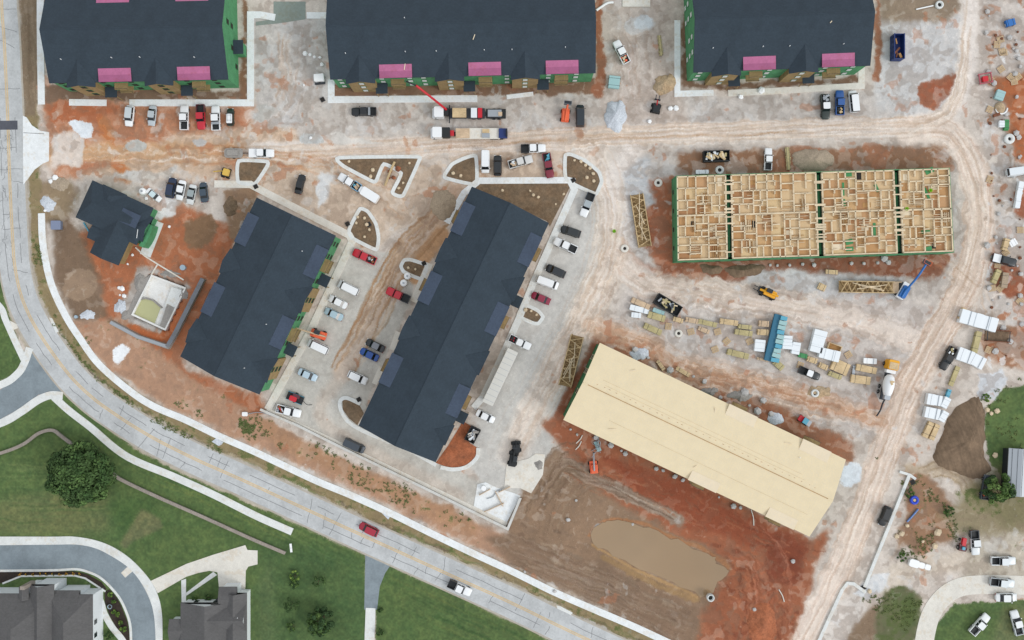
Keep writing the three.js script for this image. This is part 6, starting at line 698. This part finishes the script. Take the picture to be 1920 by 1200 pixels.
const debris = (list, m, label, group, d0 = .6, d1 = 1.4) => list.forEach(([x, y, d]) => rock(x, y, d || rnd(d0, d1), m, label, group));
debris([[1444, 497], [1457, 498], [1480, 497], [1504, 495], [1526, 497], [1596, 494], [1619, 494], [1645, 493], [1657, 485, 2], [1665, 492, 1.5]], M.rock, 'pale grey stone along the south wall of the timber-framed block', 'stones south of the timber-framed block');
debris([[1150, 665, 1.6], [1165, 672], [1190, 655, 1.8], [1215, 670], [1256, 694, 2], [1300, 706], [1320, 715, 1.6], [1350, 745], [1395, 735, 2.2], [1405, 760], [1420, 770, 2], [1430, 750, 1.8], [1412, 790], [1445, 775, 1.6]], M.rock, 'grey stone along the north eave of the cream-roofed block', 'stones north of the cream-roofed block');
debris([[1070, 805], [1082, 815], [1118, 820, 1.5], [1145, 835, 1.7], [1165, 845], [1172, 850], [1230, 878], [1243, 882], [1265, 893, 1.5], [1280, 900], [1348, 932], [1375, 948, 1.6], [1388, 952]], M.rock, 'grey stone in the red clay along the south eave of the cream-roofed block', 'stones south of the cream-roofed block');
debris([[230, 541, 1.4], [234, 555, 1.3], [224, 540], [225, 553], [265, 395], [275, 372], [288, 396, 1.1], [318, 425], [249, 478], [240, 495]], M.tank, 'white stone on the clay around clubhouse and pool', 'white stones by the pool', .5, 1);
debris([[572, 101, 1.3], [582, 103], [590, 107], [600, 108], [604, 121, 1.1], [570, 160], [96, 340, 1.2], [105, 333, 1.6], [85, 395], [1257, 204, 1.4], [1267, 204, 1.6], [1388, 182, 1.5], [1426, 170, 1.8], [1218, 228, 1.2], [583, 259, 1]], M.tank, 'white lump of rubble on the gravel in front of the north blocks', 'white rubble by the north blocks', .5, 1);
debris([[1065, 974, 1.3], [1186, 983, .8], [1486, 1052, 1.3], [1414, 1142, 1], [1040, 1108], [984, 1072, .8], [1080, 938, .8]], M.rock, 'pale stone on the bare banks around the muddy basin', 'stones around the basin');
debris(Array.from({ length: 46 }, () => [rnd(1848, 1915), rnd(20, 690)]), M.rock, 'pale lump of rubble in the cluttered east strip', 'rubble of the east strip', .5, 1.8);
debris(Array.from({ length: 26 }, () => [rnd(1850, 1915), rnd(60, 690)]), M.rust, 'rusty brown scrap lump in the cluttered east strip', 'scrap of the east strip', .4, 1.1);
debris([[1690, 1000, 1.6], [1757, 997, 2.2], [1752, 1023, 1.6], [1730, 1015], [1680, 1005], [1700, 985], [1865, 853, 1.6], [1868, 770, 1.4], [1858, 775], [1850, 768], [1630, 1108, 1.2]], M.rockCream, 'pale stone on the weedy ground behind the straight kerb', 'stones behind the straight kerb');
const ring = (name, label, px, py, r, m, h = .5, inner = .45) => { const g = thing(name, label, 'manhole', 'round concrete shafts', X(px), 0, Z(py)); const ri = r * inner; mesh('shaft', new THREE.LatheGeometry([[ri, -.1], [r, -.1], [r, h], [ri, h], [ri, -.1]].map(([a, b]) => new THREE.Vector2(a, b)), 20), m, g); const c = mesh('shaft_mouth', cyl(ri, ri, .02, 20), M.opening, g); c.position.y = h * .4; return g; };
ring('manhole_shaft', 'round concrete shaft at the lower end of the muddy basin', 1331, 1119, .9, M.walk, .9, .6); ring('manhole_shaft', 'dark-mouthed concrete shaft west of the timber-framed block', 1234, 343, .95, M.walkTan, .3, .4); ring('manhole_shaft', 'dark-mouthed shaft south of the truss bundle by the timber-framed block', 1171, 466, .95, M.walkTan, .3, .4); ring('manhole_shaft', 'dark-mouthed shaft in the lumber yard row', 1272, 625, .9, M.walkTan, .3, .42); ring('manhole_shaft', 'concrete shaft on an orange clay mound near the concrete mixer', 1527, 737, .95, M.walk, .5, .5); ring('manhole_shaft', 'concrete shaft at the top of the north-east soil field', 1760, 10, .95, M.walk, .5, .5); ring('manhole_shaft', 'white concrete shaft in the east strip', 1891, 261, 1.2, M.walk, .5, .35); ring('manhole_shaft', 'square-topped concrete inlet north of the timber-framed block', 1349, 319, 1, M.walk, .3, .45);
heap('clay_mound', 'orange clay mound round the concrete shaft near the mixer', circ(1535, 735, 24, 11), .35, M.sand);
for (const [x, y, l] of [[765, 518, 'upper white water tank by the small oval island'], [758, 531, 'lower white water tank by the small oval island'], [271, 360, 'round white tank beside the small white sedan']]) { const g = thing('water_tank', l, 'tank', 'white plastic tanks', X(x), .01, Z(y)); const b = new THREE.LatheGeometry([[0, 1.5], [.35, 1.45], [.75, 1.25], [.82, 1.1], [.82, .1], [.75, 0], [0, 0]].map(([a, c]) => new THREE.Vector2(a, c)), 20); mesh('tank_body', b, M.tank, g); mesh('lid', cyl(.25, .25, .12, 12), M.steel, g).position.y = 1.52; }
{ const g = thing('cable_reel', 'blue cable reel lying on its side by the straight kerb', 'cable reel', undefined, X(1713), .01, Z(937)); const t = new THREE.TorusGeometry(.75, .32, 10, 24); t.rotateX(Math.PI / 2); mesh('coil', t, M.plasticBlue, g).position.y = .35; mesh('hub', cyl(.35, .35, .5, 12), M.lumber, g).position.y = .26; }
tag(mesh('pipe', tube([[X(1700), .18, Z(978)], [X(1711), .18, Z(966)], [X(1721), .18, Z(954)]], .22, 8), paintOf('#5b7fb8')), 'blue-grey pipe lying on red soil below the blue reel', 'pipe');
tag(mesh('pipe', tube([[X(1717), .15, Z(18)], [X(1735), .15, Z(14)], [X(1749), .15, Z(11)]], .16, 8), M.tank), 'white pipe running up to the shaft in the north-east soil', 'pipe');
tag(mesh('hose', tube([[X(1118), .15, Z(20)], [X(1128), .15, Z(13)], [X(1140), .15, Z(6)], [X(1150), .15, Z(5)]], .28, 8), M.tank), 'white coiled hose end at the corner of the longest block', 'hose');
for (const [a, b, l] of [[[1080, 831], [1092, 816], 'northern loose stud on clay south of the cream-roofed block'], [[1079, 843], [1090, 827], 'southern loose stud on clay south of the cream-roofed block'], [[1408, 955], [1413, 985], 'long bare branch on clay under the cream-roofed block'], [[1460, 1105], [1470, 1128], 'bent bare branch on the dark red clay']]) tag(mesh('loose_board', tube([[X(a[0]), .12, Z(a[1])], [X((a[0] + b[0]) / 2) + .2, .14, Z((a[1] + b[1]) / 2)], [X(b[0]), .12, Z(b[1])]], .13, 5), M.walkTan), l, 'board');
{ const g = thing('scaffold', 'tangle of poles and sheets beside the orange boom lift', 'scaffold', undefined, X(1118), 0, Z(832)); for (let k = 0; k < 7; k++) mesh('pole', tube([[rnd(-1.2, 1.2), .1, rnd(-2.4, 2)], [rnd(-1, 1), .7, rnd(-1, 1)], [rnd(-1.2, 1.6), .15, rnd(-2, 3.4)]], .07, 5), M.steel, g); mesh('sheet', new QB().box(.3, .2, .6, 1, .06, 2.4, .4), M.crate, g); }
{ const g = thing('light_pole', 'white light pole fallen beside the south-west car park corner', 'pole', undefined, X(472), 0, Z(772)); mesh('pole', tube([[-1.4, .2, .6], [2, .4, .1], [6, .5, 1.2]], .1, 6), M.steel, g); mesh('base', rbox(-1.5, .3, .5, 1.2, .5, .9, .2), M.tank, g); }
{ const g = thing('utility_box', 'square grey utility box with lid on the brown slope', 'box', undefined, X(109), .01, Z(423)); mesh('cabinet', rbox(0, .5, 0, 2.1, 1, 1.9, .12), paintOf('#6f7a92'), g); mesh('lid', rbox(0, 1.03, 0, 2.2, .1, 2, .12), paintOf('#7b86a0'), g); }
{ const g = thing('trash_trailer', 'small dark trash trailer tilted by the corner of the longest block', 'trailer', undefined, X(600), .01, Z(148), rad(5)); mesh('box', rbox(0, .8, 0, 2.2, 1, 1.6, .12), M.tank, g); mesh('frame', new QB().box(0, .3, .5, 2.4, .2, 1.8), M.darkMetal, g); for (const s of [1, -1]) wheelAt(g, 0, s * .95, .28); }
{ const g = thing('boat_trailer', 'white boat-shaped trailer on the weedy ground behind the straight kerb', 'trailer', 'trucks and machines on site', X(1724, .8), .01, Z(1059, .8), rad(-16)); mesh('front_hull', rbox(-1.4, .8, 0, 2.3, .8, 1.7, .5), M.tank, g); mesh('middle_hull', rbox(.5, .7, 0, 1.3, .6, 1.3, .35), M.tank, g); mesh('rear_hull', rbox(2, .65, 0, 1.3, .6, 1.2, .35), M.tank, g); mesh('frame', new QB().box(.3, .32, 0, 5.6, .14, .6), M.black, g); for (const s of [1, -1]) wheelAt(g, -.6, s * .8, .3); }
{ const g = thing('round_tarp', 'round tan tarp with white rim in the north-east strip', 'tarp', EAST, X(1874), .01, Z(203)); mesh('cover', new THREE.SphereGeometry(1.3, 16, 8, 0, 6.3, 0, 1.57), M.sand, g).scale.set(1, .5, 1.1); const t = new THREE.TorusGeometry(1.35, .2, 6, 20, 3); t.rotateX(Math.PI / 2); mesh('edge_roll', t, M.tank, g).position.set(.35, .2, 0); mesh('base_roll', new QB().box(-.8, .2, 1.6, 1.6, .35, .7, .3), M.rust, g); }
{ const g = thing('red_frame_trailer', 'red steel frame with tank on the gravel of the north-east strip', 'trailer', EAST, X(1845), .01, Z(148), rad(10)); for (const s of [1, -1]) { mesh('rail', new QB().box(0, .6, s * 1.1, 3.2, .2, .25), paintOf('#a9505a'), g); mesh('crossbar', new QB().box(s * 1.4, .6, 0, .25, .18, 2), paintOf('#a9505a'), g); } mesh('tank', rbox(-.2, .6, .2, 1.2, .7, 1.2, .2), M.red, g); mesh('leg', new QB().box(1.3, .26, 1, .15, .5, .15).box(-1.3, .26, 1, .15, .5, .15).box(1.3, .26, -1, .15, .5, .15).box(-1.3, .26, -1, .15, .5, .15), M.darkMetal, g); }
{ const g = thing('pipe_trench', 'clay trench with exposed brown pipe inside the large notched island', 'trench', undefined, X(735), .17, Z(325), 0); mesh('pipe', tube([[-1.6, .3, 3], [-.2, .4, -.6], [.7, .3, -2.6]], .28, 8), M.truss, g); for (let k = 0; k < 7; k++) { const b = mesh('clay_lump', rockG[k % 3], k % 2 ? M.clay : M.rust, g); b.position.set(rnd(-1.4, 2), .2, rnd(-2, 2.2)); b.scale.setScalar(rnd(.8, 1.6)); } }
for (const [x, y, l] of [[1151, 434, 'lime green bucket by the haul road west of the timber-framed block'], [1691, 394, 'lime green bucket in the slot of the timber-framed block'], [1735, 360, 'lime green bucket in an east room of the timber-framed block']]) { const in_ = x > 1600, o = mesh('bucket', new THREE.LatheGeometry([[0, 0], [.3, 0], [.42, .7], [.36, .7], [.26, .08], [0, .08]].map(([a, b]) => new THREE.Vector2(a, b)), 14), paintOf('#a4d63a')); o.position.set(X(x, in_ ? 3 : 0), in_ ? 4.77 : .01, Z(y, in_ ? 3 : 0)); tag(o, l, 'bucket'); }
for (const [x, y, l] of [[345, 502, 'round blue-grey barrel lid on the red clay'], [144, 594, 'small blue lid near the oval gravel patch']]) { const g = thing('barrel', l, 'barrel', undefined, X(x), .01, Z(y)); mesh('drum', cyl(.62, .62, .8, 18), paintOf('#8ea7b8'), g).position.y = .4; mesh('lid', cyl(.66, .66, .07, 18), paintOf('#9fb4c2'), g).position.y = .83; if (x < 200) g.scale.setScalar(.6); }
for (const [x, y] of [[692, 421], [652, 420], [480, 350], [795, 494], [673, 749], [1075, 338], [605, 187], [1619, 1101], [1711, 904]]) { const g = thing('storm_drain', 'small dark storm drain grate set against a pale kerb', 'drain', 'storm drain grates', X(x), 0, Z(y)); mesh('frame', new QB().box(0, .1, 0, 1, .3, 1, .5), M.darkMetal, g); mesh('grate', new QB().box(0, .27, 0, .8, .06, .8, .5), M.opening, g); }
poly('concrete_pad', [[397, 828], [405, 822], [419, 829], [415, 834], [410, 836]], .05, M.gravel, 'small grey pad below the long white sidewalk'); poly('concrete_pad', [[716, 962], [722, 959], [733, 966], [728, 974]], .05, M.gravel, 'small grey pad beside the long white sidewalk opposite the red SUV'); poly('concrete_pad', [[92, 595], [98, 597], [110, 622], [105, 624]], .05, M.walk, 'narrow pale pad on the street verge'); poly('concrete_pad', [[1043, 1135], [1050, 1136], [1074, 1149], [1070, 1153], [1045, 1141]], .05, M.walk, 'narrow pale pad at the street edge'); poly('concrete_pad', [[19, 601], [32, 608], [34, 615], [25, 619]], .13, M.walkTan, 'small pinkish pad on the lawn walk');
{ const g = thing('sign_post', 'white sign lying at the end of the lawn sidewalk', 'sign', undefined, X(546, 1), 0, Z(1027, 1)); mesh('post', new QB().box(0, .7, 0, .1, 1.4, .1), M.steel, g); mesh('board', new QB().box(0, 1.2, 0, .5, .12, 2, .1), M.tank, g); }

// ---------- trees, shrubs, weeds ----------
const leafMat = [['#435d2f', '#365226', '#55713b'], ['#4a6630', '#35502a', '#647f42'], ['#5d7a34', '#4a682c', '#86a04a']].map((a) => a.map((c) => new THREE.Color(c)));
M.leaf = new THREE.MeshPhysicalMaterial({ vertexColors: true, roughness: .85, side: THREE.DoubleSide });
function crown(r, h, y, clumps, leaves, size, pal) {
  const pos = [], col = []; const c = new THREE.Color(), n = new THREE.Vector3(), a = new THREE.Vector3(), b = new THREE.Vector3(), v = new THREE.Vector3();
  for (let k = 0; k < clumps; k++) {
    const u = rnd(), ph = rnd(6.283), th = Math.acos(1 - rnd(.0, 1.45)), rr = .45 + .5 * Math.sqrt(u), cx = Math.cos(ph) * Math.sin(th) * r * rr * rnd(.85, 1.08), cz = Math.sin(ph) * Math.sin(th) * r * rr * rnd(.85, 1.08), cy = y + Math.cos(th) * h * rr, cr = r * rnd(.16, .27), tone = rnd();
    for (let i = 0; i < leaves; i++) {
      n.set(rnd(-1, 1), rnd(-.55, 1), rnd(-1, 1)).normalize(); v.set(cx, cy, cz).addScaledVector(n, cr * Math.cbrt(rnd(.35, 1))); const s = size * rnd(.6, 1.3); a.set(rnd(-1, 1), rnd(-1, 1), rnd(-1, 1)).cross(n.addScalar(rnd(-.4, .4))).normalize(); b.crossVectors(n, a).normalize();
      const P = [[-s, 0], [0, -s * .55], [s, 0], [0, s * .55]].map(([p, q]) => [v.x + a.x * p + b.x * q, v.y + a.y * p + b.y * q, v.z + a.z * p + b.z * q]); pos.push(...P[0], ...P[1], ...P[2], ...P[0], ...P[2], ...P[3]); c.copy(pal[tone < .35 ? 1 : tone > .75 ? 2 : 0]).multiplyScalar(rnd(.75, 1.25)); for (let q = 0; q < 6; q++) col.push(c.r, c.g, c.b);
    }
  }
  const g = new THREE.BufferGeometry(); g.setAttribute('position', new THREE.Float32BufferAttribute(pos, 3)); g.setAttribute('color', new THREE.Float32BufferAttribute(col, 3)); g.computeVertexNormals(); return g;
}
function tree(name, label, px, py, r, h, pal, o = {}) {
  const g = thing(name, label, o.cat || 'tree', o.group, X(px, h * .6), 0, Z(py, h * .6)), th = h * .45; mesh('trunk', (() => { const t = cyl(r * .09, r * .05, th + .6, 10); t.translate(0, th / 2 - .1, 0); return t; })(), M.leafTrunk, g);
  for (let k = 0; k < (o.limbs ?? 5); k++) { const a = k * 1.3 + rnd(.5); mesh('limb', tube([[0, th * .75, 0], [Math.cos(a) * r * .3, th + h * .08, Math.sin(a) * r * .3], [Math.cos(a) * r * .62, th + h * .22, Math.sin(a) * r * .62]], r * .025, 5), M.leafTrunk, g); }
  mesh('crown', crown(r, h * .48, h * .52, o.clumps || 70, o.leaves || 150, o.size || .32, pal), M.leaf, g); return g;
}
tree('broadleaf_tree', 'big round dark green tree on the mown lawn', 148, 892, 7.1, 9.5, leafMat[0], { clumps: 190, leaves: 150, size: .36 }); tree('broadleaf_tree', 'medium round olive green tree on the dark lawn', 601, 1166, 3.2, 5, leafMat[1], { clumps: 60, leaves: 110, size: .24 }); tree('broadleaf_tree', 'green tree beside the grey metal shed', 1872, 916, 3.6, 5, leafMat[1], { clumps: 40, leaves: 90, size: .3 }); tree('young_tree', 'thin young tree on the dark lawn', 597, 1090, 1.5, 2.6, leafMat[0], { clumps: 16, leaves: 50, size: .18, limbs: 3 });
for (const [x, y, r, p, l] of [[552, 1080, 1.3, 2, 'bright green shrub at the north end of the hedge row'], [551, 1095, 1.2, 1, 'second shrub of the hedge row on the lawn'], [546, 1135, 1.9, 0, 'broad dark shrub in the middle of the hedge row'], [547, 1174, 1.4, 1, 'round green shrub at the south end of the hedge row'], [713, 1143, .7, 0, 'small dark shrub beside the concrete drive strip'], [712, 1186, .9, 0, 'second small dark shrub beside the concrete drive strip'], [207, 1115, .6, 2, 'small green shrub at the top of the mulch bed'], [213, 1128, .5, 2, 'tiny green shrub beside the blue pot'], [213, 1148, .55, 2, 'yellow-green shrub in the mulch bed, left of a pair'], [220, 1152, .55, 2, 'yellow-green shrub in the mulch bed, right of a pair'], [226, 1168, .6, 2, 'pointed yellow-green shrub in the mulch bed'], [231, 1180, .8, 2, 'largest yellow-green shrub in the mulch bed'], [390, 1121, .9, 0, 'dark shrub by the white gable house'], [365, 1123, .7, 1, 'small shrub by the path of the white gable house'], [203, 1192, 1, 0, 'dark round shrub on the estate lawn'], [1706, 925, 1.1, 1, 'weedy bush beside the blue cable reel'], [1780, 960, 1.4, 1, 'weedy bush above the dirt track'], [1690, 1045, 1.2, 1, 'weedy bush near the white boat-shaped trailer'], [1850, 745, 1, 2, 'bright bush at the north edge of the shed lawn']]) tree('shrub', l, x, y, r, r * 1.3, leafMat[p], { cat: 'shrub', group: 'shrubs', clumps: 16, leaves: 60, size: .16, limbs: 2 });
for (let k = 0; k < 10; k++) { const g = thing('flower_clump', 'small yellow flower clump in the mulch strip along the kerb', 'flowers', 'yellow flower clumps', X(38 + k * 12.5), .05, Z(1076)), c = crown(.4, .3, .2, 6, 30, .1, [new THREE.Color('#d9a92a'), new THREE.Color('#c7901f'), new THREE.Color('#7b8a35')]); mesh('blooms', c, M.leaf, g); }
{ const g = thing('planter_pot', 'round pale blue pot in the mulch bed', 'pot', undefined, X(208), .06, Z(1136)); mesh('pot', new THREE.LatheGeometry([[0, 0], [.35, 0], [.55, .6], [.45, .6], [.4, .45], [0, .45]].map(([a, b]) => new THREE.Vector2(a, b)), 16), paintOf('#a9c4d0'), g); mesh('soil', cyl(.4, .4, .02, 12), M.mulch, g).position.y = .5; }
{ // weeds on the slopes and verges: uncountable
  const tuft = crown(.5, .2, .1, 6, 22, .13, ['#75814f', '#63733f', '#8f995f'].map((c) => new THREE.Color(c))), spots = [], zone = (poly_, n) => { const P = W2(poly_); let i = 0, bx = P.reduce((a, p) => [Math.min(a[0], p.x), Math.max(a[1], p.x), Math.min(a[2], p.y), Math.max(a[3], p.y)], [1e9, -1e9, 1e9, -1e9]), guard = 0; while (i < n && guard++ < n * 40) { const x = rnd(bx[0], bx[1]), z = rnd(bx[2], bx[3]); if (segDist(x, z, P) < 0 && fbm(x / 5, z / 5, 401, 2) > -.05) { spots.push([x, z]); i++; } } };
  zone([[130, 610], [180, 640], [200, 680], [300, 745], [400, 770], [480, 775], [640, 850], [830, 940], [900, 985], [890, 1015], [700, 925], [480, 830], [290, 742], [190, 668]], 230); zone([[395, 770], [430, 775], [480, 800], [470, 815], [410, 800]], 110); zone([[60, 430], [72, 430], [84, 540], [120, 630], [200, 720], [300, 785], [420, 845], [410, 850], [290, 795], [180, 712], [100, 610], [66, 520]], 260); zone([[1690, 900], [1730, 900], [1790, 960], [1800, 1010], [1720, 1050], [1680, 1070], [1660, 1080], [1700, 960]], 180); zone([[1600, 1130], [1650, 1110], [1730, 1125], [1700, 1200], [1610, 1200]], 120); zone([[1640, 860], [1850, 740], [1915, 700], [1915, 900], [1860, 850]], 60);
  const im = new THREE.InstancedMesh(tuft, M.leaf, spots.length), mm = new THREE.Matrix4(), q = new THREE.Quaternion(), up_ = new THREE.Vector3(0, 1, 0); spots.forEach(([x, z], i) => { const s = rnd(.3, .9); im.setMatrixAt(i, mm.compose(new THREE.Vector3(x, -.01, z), q.setFromAxisAngle(up_, rnd(6)), new THREE.Vector3(s, s * .8, s))); }); im.name = 'weeds'; im.castShadow = im.receiveShadow = true; im.userData = { kind: 'stuff', label: 'low green weeds scattered over the red slopes and verges', category: 'weeds' }; scene.add(im);
}
function pallet(px, py, a, label, group) { const g = thing('wooden_pallet', label, 'pallet', group, X(px), .01, Z(py), rad(a)); for (let i = 0; i < 6; i++) mesh('slat', palSlat, i % 2 ? M.lumber : M.lumberPink, g).position.set(-.55 + i * .22, .14, 0); for (const z of [-.5, 0, .5]) mesh('runner', palRun, M.studDark, g).position.set(0, .06, z); g.scale.setScalar(1.25); }
const palSlat = new QB().box(0, 0, 0, .15, .03, 1.2).geo(), palRun = new QB().box(0, 0, 0, 1.3, .1, .1).geo();
for (let k = 0; k < 18; k++) pallet(rnd(1852, 1912), rnd(60, 680), rnd(90), 'small wooden pallet lying in the cluttered east strip', 'pallets of the east strip');
for (const [x, y] of [[1345, 622], [1362, 640], [1405, 640], [1340, 655], [1295, 622], [1590, 665], [1500, 685], [1253, 612]]) pallet(x, y, rnd(90), 'small wooden pallet lying among the lumber stacks', 'pallets of the lumber yard');
renderer.render(scene, camera);
